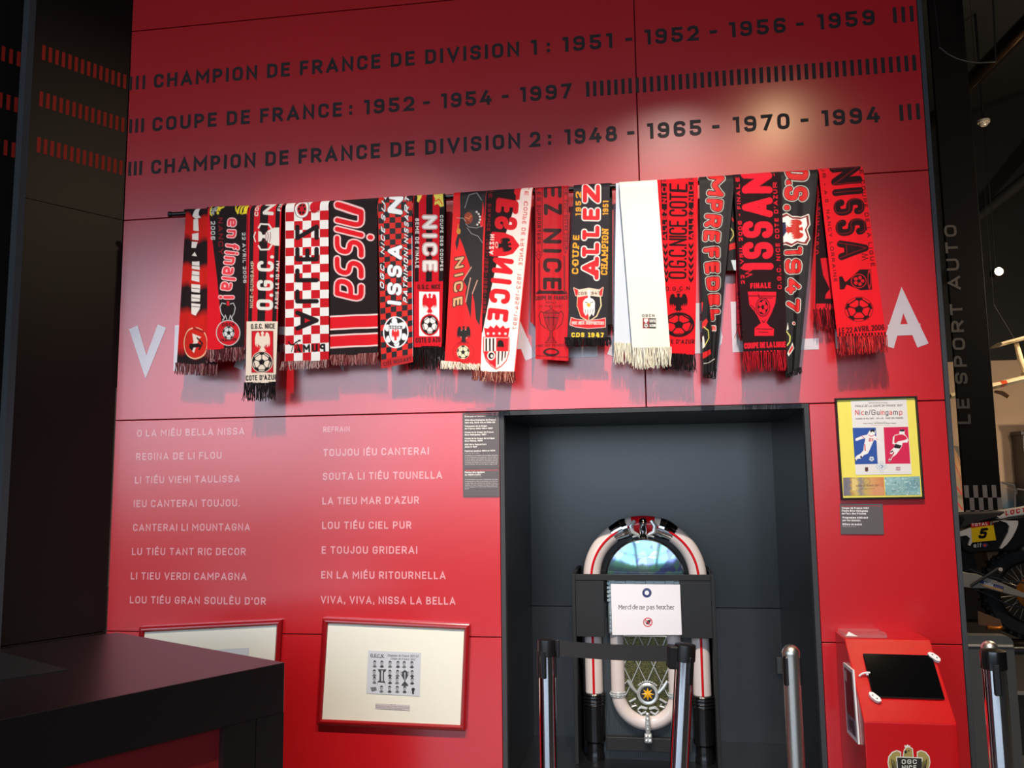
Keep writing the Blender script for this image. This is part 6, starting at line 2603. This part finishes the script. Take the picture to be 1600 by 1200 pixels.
def dms(c):
    c.poly([(262, 735), (300, 738), (440, 786), (436, 806), (262, 756)], (58, 70, 120))
    c.poly([(262, 756), (436, 806), (432, 826), (260, 774)], (214, 170, 110))
    c.text('MASSA', (284, 768), (358, 786), 26, (226, 220, 214), .24)
    c.text('sport', (366, 786), (430, 802), 18, (150, 130, 170), .2)


bprint('sticker', [(258, 728), (442, 784), (434, 830), (256, 776)], dms, (58, 70, 120), BY-.115-.0156, 'blue and gold sponsor sticker')
# chain
for pts, nm in (([(140, 640), (280, 690), (420, 726), (560, 742), (640, 736)], 'upper'), ([(130, 770), (240, 815), (340, 860), (390, 890), (500, 930), (640, 942)], 'lower')):
    mb = MB()
    P = [Vector((a, BY-.072, b)) for a, b in bz(pts)]
    tot = sum((P[i+1]-P[i]).length for i in range(len(P)-1))
    m_ = int(tot/.016)
    for i in range(m_):
        d = (i+.5)/m_*tot
        for j in range(len(P)-1):
            L = (P[j+1]-P[j]).length
            if d <= L or j == len(P)-2:
                p = P[j].lerp(P[j+1], min(d/L, 1))
                t = (P[j+1]-P[j]).normalized()
                break
            d -= L
        X = Matrix.Translation(p) @ Matrix.Rotation(-math.atan2(t.z, t.x), 4, 'Y')
        mb.box((-.0085, -.006, -.006), (.0085, .006, .006), .002, xf=X)
    o = mb.build('drive_chain', MT['steelgrey'], bike)
# bodywork
mb = MB()
side = bz([(40, 370), (85, 352), (190, 288), (300, 262), (420, 236), (600, 214), (680, 215), (640, 330), (590, 400), (540, 450), (470, 490), (330, 496), (120, 512), (60, 480)])
mb.prism(side, BY-.13, BY+.13)
o = mb.build('side_panel', MT['bike_black'], bike)
bv = o.modifiers.new('edge', 'BEVEL')
bv.width = .012
bv.segments = 2
mb = MB()
mb.prism(bz([(345, 258), (484, 260), (486, 285), (470, 330), (440, 388), (400, 440), (360, 474), (346, 470), (378, 410), (410, 350), (418, 305), (398, 275)]), BY-.142, BY-.126)
mb.build('panel_flash', MT['bike_white'], bike)
mb = MB()
mb.prism(bz([(40, 345), (90, 326), (190, 288), (160, 370), (120, 452), (104, 446), (120, 395), (92, 372), (40, 380)]), BY-.142, BY-.126)
o = mb.build('panel_flash', MT['bike_white'], bike)
mb = MB()
mb.prism(bz([(350, 252), (392, 212), (430, 190), (600, 164), (720, 140), (730, 190), (600, 214), (450, 240)]), BY-.1, BY+.1)
o = mb.build('rear_fender', MT['bike_white'], bike)
bv = o.modifiers.new('edge', 'BEVEL')
bv.width = .01


def dloc(c):
    c.text('LOCTITE', (452, 230), (720, 180), 40, (206, 44, 40), .26, slant=.15)


bprint('sticker', [(445, 194), (712, 146), (716, 190), (448, 236)], dloc, (222, 212, 202), BY-.1016, 'red lettering on the white fender')
mb = MB()
mb.prism(bz([(20, 215), (80, 205), (250, 200), (430, 190), (392, 214), (350, 240), (190, 285), (85, 322), (20, 350)]), BY-.085, BY+.085)
o = mb.build('seat', mat('dark_seat_vinyl', (40, 32, 28), .6), bike)
bv = o.modifiers.new('edge', 'BEVEL')
bv.width = .02
bv.segments = 3
mb = MB()
for k in range(3):
    mb.prism(bz([(346+k*20, 232-k*4), (356+k*20, 226-k*4), (384+k*18, 246-k*2), (376+k*18, 252-k*2)]), BY-.104, BY-.086)
mb.build('vent', MT['bike_white'], bike)


def dnum(c):
    c.poly([(180, 290), (352, 268), (366, 300), (188, 326)], (196, 34, 36))
    c.text('TOTAL', (192, 314), (318, 300), 23, (236, 226, 216), .22)
    c.rect(330, 272, 356, 304, (40, 30, 28))
    c.ell(343, 288, 6, 10, (200, 190, 170), 2)
    c.text('5', (232, 412), (306, 404), 80, (26, 22, 20), .27, slant=.28, R=.1)


o = bprint('number_plate', [(184, 292), (356, 270), (382, 420), (194, 438)], dnum, (242, 198, 30), BY-.1435, 'yellow plate with a black 5 under a red strip')


def delf(c):
    c.text('elf', (206, 478), (270, 474), 36, (206, 200, 190), .2)
    c.ell(296, 458, 22, 18, (70, 66, 110))
    c.ell(294, 460, 11, 10, (206, 60, 60))


bprint('sticker', [(200, 440), (322, 436), (322, 484), (200, 488)], delf, (26, 24, 23), BY-.1312, 'round oil sponsor sticker')
mb = MB()
mb.prism(bz([(315, 498), (470, 492), (590, 402), (660, 400), (660, 470), (560, 500), (480, 540), (400, 575), (345, 612)]), BY+.03, BY+.12)
mb.build('silencer', MT['wood'], bike)
mb = MB()
sp = bz([(128, 540), (134, 660)])
P = []
for i in range(90):
    t = i/89
    a = t*7*2*math.pi
    P.append((sp[0][0]+(sp[1][0]-sp[0][0])*t+.03*math.cos(a), BY-.02+.03*math.sin(a), sp[0][1]+(sp[1][1]-sp[0][1])*t))
mb.tube(P, .0065, 7)
mb.build('shock_spring', MT['bike_yellow'], bike)
mb = MB()
mb.tube([(sp[0][0], BY-.02, sp[0][1]+.05), (sp[1][0], BY-.02, sp[1][1]-.03)], .017, 12)
mb.build('shock_absorber', MT['bike_black'], bike)
mb = MB()
f0 = bz([(60, 500), (180, 505), (210, 650), (130, 790), (60, 800)])
mb.prism(f0, BY-.06, BY+.06)
mb.prism(bz([(-260, 420), (60, 480), (60, 900), (-100, 960), (-260, 900)]), BY-.1, BY+.1)
mb.build('engine_frame', MT['bike_black'], bike)
mb = MB()
pp = bz([(120, 758), (332, 622)])
mb.tube([(pp[0][0], BY-.15, pp[0][1]), (pp[1][0], BY-.15, pp[1][1])], .011, 10)
o = mb.build('kick_lever', MT['steelgrey'], bike)
mb = MB()
e = bz([(338, 628), (352, 640)])
mb.tube([(e[0][0], BY-.17, e[0][1]), (e[1][0], BY-.13, e[1][1]-.006)], .014, 10)
mb.build('lever_pedal', MT['bike_grey'], bike)
# front half hidden by the wall, kept simple but complete
mb = MB()
fx = WC[0]-1.42
vs_, fs = [], []
prof = [(.27, -.04), (.31, -.045), (.345, -.03), (.35, 0), (.345, .03), (.31, .045), (.27, .04)]
for (r, h) in prof:
    for j in range(48):
        a = 2*math.pi*j/48
        vs_.append((fx+r*math.cos(a), BY+h, PLZ+.35+r*math.sin(a)))
for i in range(7):
    for j in range(48):
        fs.append((i*48+j, i*48+(j+1) % 48, ((i+1) % 7)*48+(j+1) % 48, ((i+1) % 7)*48+j))
mb.add(vs_, fs)
mb.build('front_tyre', MT['rubber'], bike)
mb = MB()
for s in (-.09, .09):
    mb.tube([(fx, BY+s, PLZ+.35), (fx+.33, BY+s, PLZ+1.05)], .022, 12)
mb.tube([(fx+.36, BY-.4, PLZ+1.15), (fx+.34, BY, PLZ+1.08), (fx+.36, BY+.4, PLZ+1.15)], .014, 10)
mb.tube([(fx+.33, BY, PLZ+1.0), (WC[0]-.75, BY, PLZ+.72)], .035, 12)
mb.build('fork', MT['bike_grey'], bike)
mb = MB()
mb.prism([(fx+.42, PLZ+.98), (fx+.75, PLZ+.97), (WC[0]-.42, PLZ+.86), (WC[0]-.55, PLZ+.66), (fx+.62, PLZ+.62), (fx+.40, PLZ+.78)], BY-.13, BY+.13)
o = mb.build('tank_shroud', MT['bike_black'], bike)
bv = o.modifiers.new('edge', 'BEVEL')
bv.width = .02
mb = MB()
mb.prism([(fx-.42, PLZ+.78), (fx-.1, PLZ+.86), (fx+.34, PLZ+.80), (fx+.34, PLZ+.83), (fx-.1, PLZ+.89), (fx-.42, PLZ+.80)], BY-.07, BY+.07)
mb.build('front_fender', MT['bike_white'], bike)
# board and hook under the wheel
bd = tag(MB().prism(bz([(230, 968), (404, 1036), (432, 1112), (234, 1076)], BY-.3), BY-.32, BY-.30).build('support_board', MT['wood'], smooth=False), 'pale brown board leaning on the platform under the bike', 'board')
hk = bz([(310, 1104), (360, 1110), (410, 1108), (430, 1096)], BY-.36)
mb = MB()
mb.tube([(a, BY-.36, b) for a, b in hk], .014, 10)
tag(mb.build('tie_hook', MT['bike_gold'], smooth=True), 'small shiny gold hook lying by the board under the bike wheel', 'hook')

# dark barrier panel with rounded corner, and a rail
PY = 0.62
a0, a1 = cz(1490, 994, PY), cz(1583, 994, PY)
zt = a1[1]
x1 = a1[0]
x0 = XR+.06
mb = MB()
r = .035
out = [(x0, .02), (x1, .02), (x1, zt-r)]+[(x1-r+r*math.cos(t), zt-r+r*math.sin(t)) for t in np.linspace(.15, math.pi/2, 7)]+[(x0, zt)]
mb.prism(out, PY, PY+.06)
pan = mb.build('crowd_barrier', MT['panel_steel'], smooth=True)
tag(pan, 'dark grey steel barrier with a rounded corner behind the rightmost barrier post', 'barrier')
mb = MB()
zr = cz(1540, 1008, PY)[1]
mb.box((x0, PY-.012, zr-.006), (x1-.006, PY-.0005, zr+.004), .002)
mb.build('trim_strip', MT['bike_grey'], pan)
mb = MB()
mb.box((x0, PY-.03, .0005), (x1, PY+.09, .02), .003)
mb.build('foot_plate', MT['steelgrey'], pan)
zr = cz(1595, 1017, PY+.03)[1]
rl = thing('guard_rail', 'black round guard rail running right from the dark grey barrier', 'rail', (x1, PY+.03, 0))
mb = MB()
mb.tube([(x1+.001, PY+.03, zr), (x1+1.4, PY+.03, zr)], .017, 14)
mb.build('bar', MT['dark'], rl)
mb = MB()
mb.tube([(x1+1.3, PY+.03, .001), (x1+1.3, PY+.03, zr-.012)], .017, 14)
mb.build('upright', MT['dark'], rl)

# low dark partition behind the bike, added to darken the view through its wheel
PTZ = cz(1560, 806, 4.0)[1]
mb = MB()
mb.box((XR+.3, 4.02, PLZ), (ROOM_X1-.1, 4.08, PTZ), .004)
tag(mb.build('dark_backdrop', mat('dark_brown_backdrop', (44, 34, 27), .6)), 'added dark brown low partition standing on the platform behind the motocross bike', 'backdrop')

# banner column
COLY = 4.4
tl, bl = cz(1452, 280, COLY), cz(1508, 798, COLY)
tr, br_ = cz(1535, 430, COLY), cz(1566.5, 798, COLY)
cx0, cx1 = cz(1506, 760, COLY)[0], br_[0]
col = thing('sign_panel', 'tall black upright panel with LE SPORT AUTO above a chequered band, behind the motorcycle', 'sign panel', ((cx0+cx1)/2, COLY+.02, 0))
m = MB()
m.box((cx0, COLY, .001), (cx1, COLY+.045, CEIL-.02), .004, 0)
ta, tb = cz(1512, 664, COLY), cz(1486, 350, COLY)
st, W = layout('LE SPORT AUTO', .2, .17, .4)
ht = cz(1517, 640, COLY)[0]-cz(1497, 640, COLY)[0]
xb = cz(1517, 660, COLY)[0]
for q in st:
    ribbon(m, [(xb-b*ht, ta[1]+a/W*(tb[1]-ta[1])) for a, b in q], .1*ht, lambda x_, z_: (x_, COLY-.0015, z_), 1)
zc0, zc1 = cz(1540, 800, COLY)[1], cz(1540, 758, COLY)[1]
cw, chh = (cx1-cx0)/8, (zc1-zc0)/2.15
for i in range(8):
    for j in range(3):
        if (i+j) % 2 == 0:
            xa = cx0+i*cw
            z1_ = zc1-j*chh
            z0_ = max(z1_-chh, zc0)
            if z1_ > z0_:
                m.add([(xa, COLY-.0015, z0_), (xa+cw, COLY-.0015, z0_), (xa+cw, COLY-.0015, z1_), (xa, COLY-.0015, z1_)], [(0, 1, 2, 3)], 2)
m.build('board', [mat('black_satin_paint', (20, 15, 14), .7, spec=.15), mat('grey_lettering', (88, 80, 75), .5), mat('pale_grey_check', (150, 138, 132), .5)], col, smooth=False)

# suspended white biplane
AY = 5.2
AX0 = 1480


def az(px, py):
    p = wp(px, py, y=AY)
    return (p[0], p[1], p[2])


plane = thing('model_aeroplane', 'suspended cream winged model aeroplane with an orange wing tip band, far right', 'aeroplane', az(1640, 570))


def wing_bar(name, a, b, th, ch, m, par=plane):
    A, B = Vector(az(*a)), Vector(az(*b))
    mb = MB()
    sec_ = [(-.5, 0), (-.42, .45), (-.1, .6), (.3, .35), (.5, 0), (.2, -.3), (-.3, -.4)]
    k = len(sec_)
    vs_ = [(p.x, p.y+s*ch, p.z+t*th) for p in (A, B) for s, t in sec_]
    mb.add(vs_, [list(range(k)), list(range(k, 2*k))[::-1]]+[(i, (i+1) % k, k+(i+1) % k, k+i) for i in range(k)])
    return mb.build(name, m, par)


wing_bar('lower_wing', (1477, 622), (1554, 603.5), .062, .34, MT['cream'])
wing_bar('tip_band', (1554, 603.5), (1562.5, 601.5), .063, .345, MT['orange'])
wing_bar('lower_wing', (1562.5, 601.5), (1720, 564), .062, .34, MT['cream'])
wing_bar('upper_wing', (1556, 541), (1700, 502), .04, .3, MT['cream'])
mb = MB()
mb.tube([az(1588, 536), az(1594, 560), az(1606, 590)], [.02, .026, .03], 10)
mb.build('strut', MT['cream'], plane)
mb = MB()
mb.tube([az(1553, 476), az(1587, 533)], .0025, 6)
mb.build('wire', MT['steelgrey'], plane)
mb = MB()
mb.tube([az(1554, 612), az(1566, 614), az(1575, 620)], [.012, .022, .018], 8)
mb.build('propeller', MT['wood'], plane)
mb = MB()
mb.tube([az(1600, 590), az(1650, 580), az(1760, 560)], [.06, .12, .06], 14)
mb.build('fuselage', MT['cream'], plane)
mb = MB()
w0 = az(1553, 476)
mb.tube([w0, (w0[0], w0[1], CEIL-.01)], .002, 6)
mb.build('hanging_wire', MT['dark'], plane)
mb = MB()
w0 = az(1650, 518)
mb.tube([w0, (w0[0], w0[1], CEIL-.01)], .002, 6)
mb.build('hanging_wire', MT['dark'], plane)

# painted panels on the far wall
MY = ROOM_Y1-.03


def mural(name, label, quad, draw, base):
    q = quad_xz(quad, MY)
    root = thing(name, label, 'mural panel', ((q[2][0]+q[3][0])/2, MY, q[2][1]))
    mb = MB()
    mb.prism(q, MY+.003, ROOM_Y1-.001)
    mb.build('board', MT['beige'], root, smooth=False)
    printed('painting', FULL, quad, draw, base, MY, root, 'print', res=2.5)
    return root


def dm1(c):
    for k in range(3):
        c.c[..., k] = np.interp(c.Y, [700, 730, 770, 800], [lin(v)[k] for v in ((150, 110, 76), (190, 138, 80), (140, 132, 112), (146, 140, 126))])
    c.stroke([(1490, 720), (1500, 745), (1506, 790)], 1.6, (176, 80, 60))
    c.stroke([(1496, 712), (1504, 738)], 1.2, (120, 70, 50))
    c.stroke([(1494, 760), (1502, 772)], 3, (190, 70, 60))
    c.stroke([(1495, 785), (1504, 796)], 3, (190, 70, 60))
    c.poly([(1486, 690), (1512, 740), (1512, 690)], (90, 76, 66))


def dm2(c):
    for k in range(3):
        c.c[..., k] = np.interp(c.Y, [745, 765, 785, 800], [lin(v)[k] for v in ((112, 92, 78), (110, 100, 92), (80, 90, 100), (70, 66, 64))])
    c.poly([(1568, 788), (1590, 780), (1602, 792), (1600, 800), (1568, 800)], (64, 86, 104))
    c.stroke([(1570, 760), (1590, 768)], 2, (140, 116, 100))


mural('mural', 'pale painted panel with orange and red strokes between red wall and black upright panel', [(1478, 694), (1512, 700), (1516, 800), (1484, 800)], dm1, (150, 130, 100))
mural('mural', 'bluish painted panel on the far wall right of the black upright panel', [(1560, 752), (1640, 760), (1644, 806), (1562, 800)], dm2, (110, 98, 90))
mb = MB()
hr = [wp(p[0], p[1], y=MY-.55) for p in ((1566, 754), (1584, 758), (1586, 765), (1586, 800))]
mb.tube([tuple(p) for p in hr], .012, 8)
hr = [wp(p[0], p[1], y=MY-.55) for p in ((1588, 772), (1589, 764), (1640, 772))]
mb.tube([tuple(p) for p in hr], .012, 8)
tag(mb.build('handrail', MT['steelgrey']), 'thin dark handrail in front of the bluish mural', 'handrail')
# dark upright frame at the right edge of the photo
fx0, fx1 = cz(1588, 740, MY-.1)[0], cz(1600, 740, MY-.1)[0]
fz1, fz0 = cz(1590, 681, MY-.1)[1], .001
fr = thing('display_cabinet', 'dark framed cabinet standing at the far wall at the right edge', 'cabinet', (fx0+.5, MY-.2, 0))
mb = MB()
mb.box((fx0, MY-.35, fz0), (fx0+.07, MY-.05, fz1), .004)
mb.box((fx0+.93, MY-.35, fz0), (fx0+1.0, MY-.05, fz1), .004)
mb.box((fx0-.02, MY-.36, fz1), (fx0+1.02, MY-.05, fz1+.05), .004)
mb.build('frame', MT['dark'], fr)
mb = MB()
mb.box((fx0+.07, MY-.08, fz0), (fx0+.93, MY-.06, fz1))
mb.build('back_panel', MT['dark'], fr, smooth=False)

# ceiling lamp, smoke detector, duct and pipe
LP = wp(1561, 424, y=6.8)
lamp = thing('spot_lamp', 'small round glowing spot lamp hanging high in the dark hall', 'lamp', tuple(LP))
mb = MB()
mb.lathe([(.001, 0), (.046, 0), (.046, .004), (.001, .004)], (LP[0], LP[1], LP[2]), 'Y', 24)
mb.build('bulb', MT['bulb'], lamp)
mb = MB()
mb.lathe([(.05, -.004), (.056, .0), (.056, .12), (.04, .16), (.001, .16)], (LP[0], LP[1]+.006, LP[2]), 'Y', 24)
mb.tube([(LP[0], LP[1]+.08, LP[2]+.05), (LP[0], LP[1]+.08, CEIL-.005)], .008, 8)
mb.build('housing', MT['dark'], lamp)
DP = wp(1537, 190, y=5.6)
det = thing('smoke_detector', 'pale round smoke detector high on the dark beam at upper right', 'detector', tuple(DP))
mb = MB()
mb.lathe([(.001, -.045), (.03, -.045), (.042, -.03), (.044, -.018), (.058, -.014), (.06, .012), (.001, .012)], tuple(DP), n=24)
mb.build('housing', MT['bike_grey'], det)
mb = MB()
mb.tube([(DP[0], DP[1], DP[2]+.01), (DP[0], DP[1], CEIL-.003)], .012, 8)
mb.build('stem', MT['dark'], det)
DYA, DYB = 3.6, 6.0
da, db = Vector(wp(1700, -60, y=2.8)), Vector(wp(1440, 205, y=6.4))
dl = db-da
da, db = da-dl*.5, da+dl*1.25
mb = MB()
mb.tube([da.lerp(db, t) for t in np.linspace(0, 1, 14)], .075, 20)
duct = mb.build('air_duct', MT['duct'])
tag(duct, 'shiny metal air duct crossing the dark ceiling at upper right', 'duct')
mb = MB()
pa_, pb_ = Vector(wp(1640, 250, y=7.3)), Vector(wp(1520, 345, y=8.0))
mb.tube([pa_, pb_], .07, 14)
tag(mb.build('pipe', MT['ceiling']), 'dark pipe below the ceiling, under the smoke detector', 'pipe')
cb = [wp(p[0], p[1], y=3.4) for p in ((1468, 74), (1480, 84), (1496, 92), (1512, 96), (1530, 98), (1556, 96))]
mb = MB()
mb.tube([tuple(p) for p in cb], .007, 8)
w0, w1 = cb[0], cb[-1]
mb.tube([tuple(w0), (w0[0]-.05, w0[1], CEIL-.004)], .007, 8)
mb.tube([tuple(w1), (w1[0]+.05, w1[1], CEIL-.004)], .007, 8)
tag(mb.build('cable', MT['dark']), 'black cable looping under the ceiling at upper right', 'cable')

# track with the two spotlights that light the scarves
TRY = SPOTS[0][0][1]
tk = thing('light_track', 'black ceiling track above the exhibit carrying the spotlights', 'track', (0, TRY, 4.62))
mb = MB()
mb.box((-1.9, TRY-.02, 4.6), (1.9, TRY+.02, 4.63), .003)
for xx in (-1.4, 1.4):
    mb.tube([(xx, TRY, 4.63), (xx, TRY, CEIL-.004)], .006, 8)
mb.build('track', MT['dark'], tk)
for i, (loc, tgt, en) in enumerate(SPOTS):
    d = (Vector(tgt)-Vector(loc)).normalized()
    lp = thing('track_spotlight', 'black spotlight on the track over the %s part of the scarf row' % ('left' if i == 0 else 'right' if i == len(SPOTS)-1 else 'middle'), 'spotlight', loc, 'track spotlights')
    mb = MB()
    R = d.to_track_quat('Z', 'Y').to_matrix().to_4x4()
    X = Matrix.Translation(Vector(loc)-d*.02) @ R
    vs0 = len(mb.v)
    for prof in ([(.042, -.11), (.045, -.1), (.045, .015), (.041, .015), (.041, -.02), (.036, -.03), (.03, -.05)],):
        mb.lathe(prof, (0, 0, 0), n=20)
    mb.v = [tuple(X @ Vector(v)) for v in mb.v]
    mb.f = mb.f[:-2]
    mb.m = mb.m[:-2]
    mb.tube([Vector(loc)-d*.08+Vector((0, 0, .04)), (loc[0], loc[1], 4.599)], .008, 8)
    mb.build('housing', MT['dark'], lp)

for k_, ((tgt, en), word) in enumerate(zip(SIDE_HEADS, ('facing down at the kiosk', 'facing left at the black wall'))):
    SL_ = (SIDE_LAMP[0]+.3*k_, SIDE_LAMP[1], SIDE_LAMP[2])
    d = (Vector(tgt)-Vector(SL_)).normalized()
    lp = thing('track_spotlight', 'black spotlight beside the exhibit over the gangway, '+word, 'spotlight', SL_, 'track spotlights')
    X = Matrix.Translation(Vector(SL_)-d*.02) @ d.to_track_quat('Z', 'Y').to_matrix().to_4x4()
    mb = MB()
    mb.lathe([(.042, -.13), (.045, -.12), (.045, -.062), (.04, -.062), (.036, -.075)], (0, 0, 0), n=20)
    mb.v = [tuple(X @ Vector(v)) for v in mb.v]
    mb.f = mb.f[:-2]
    mb.m = mb.m[:-2]
    q_ = Vector(SL_)-d*.12
    mb.tube([q_, (q_.x, q_.y, CEIL-.004)], .008, 8)
    mb.build('housing', MT['dark'], lp)
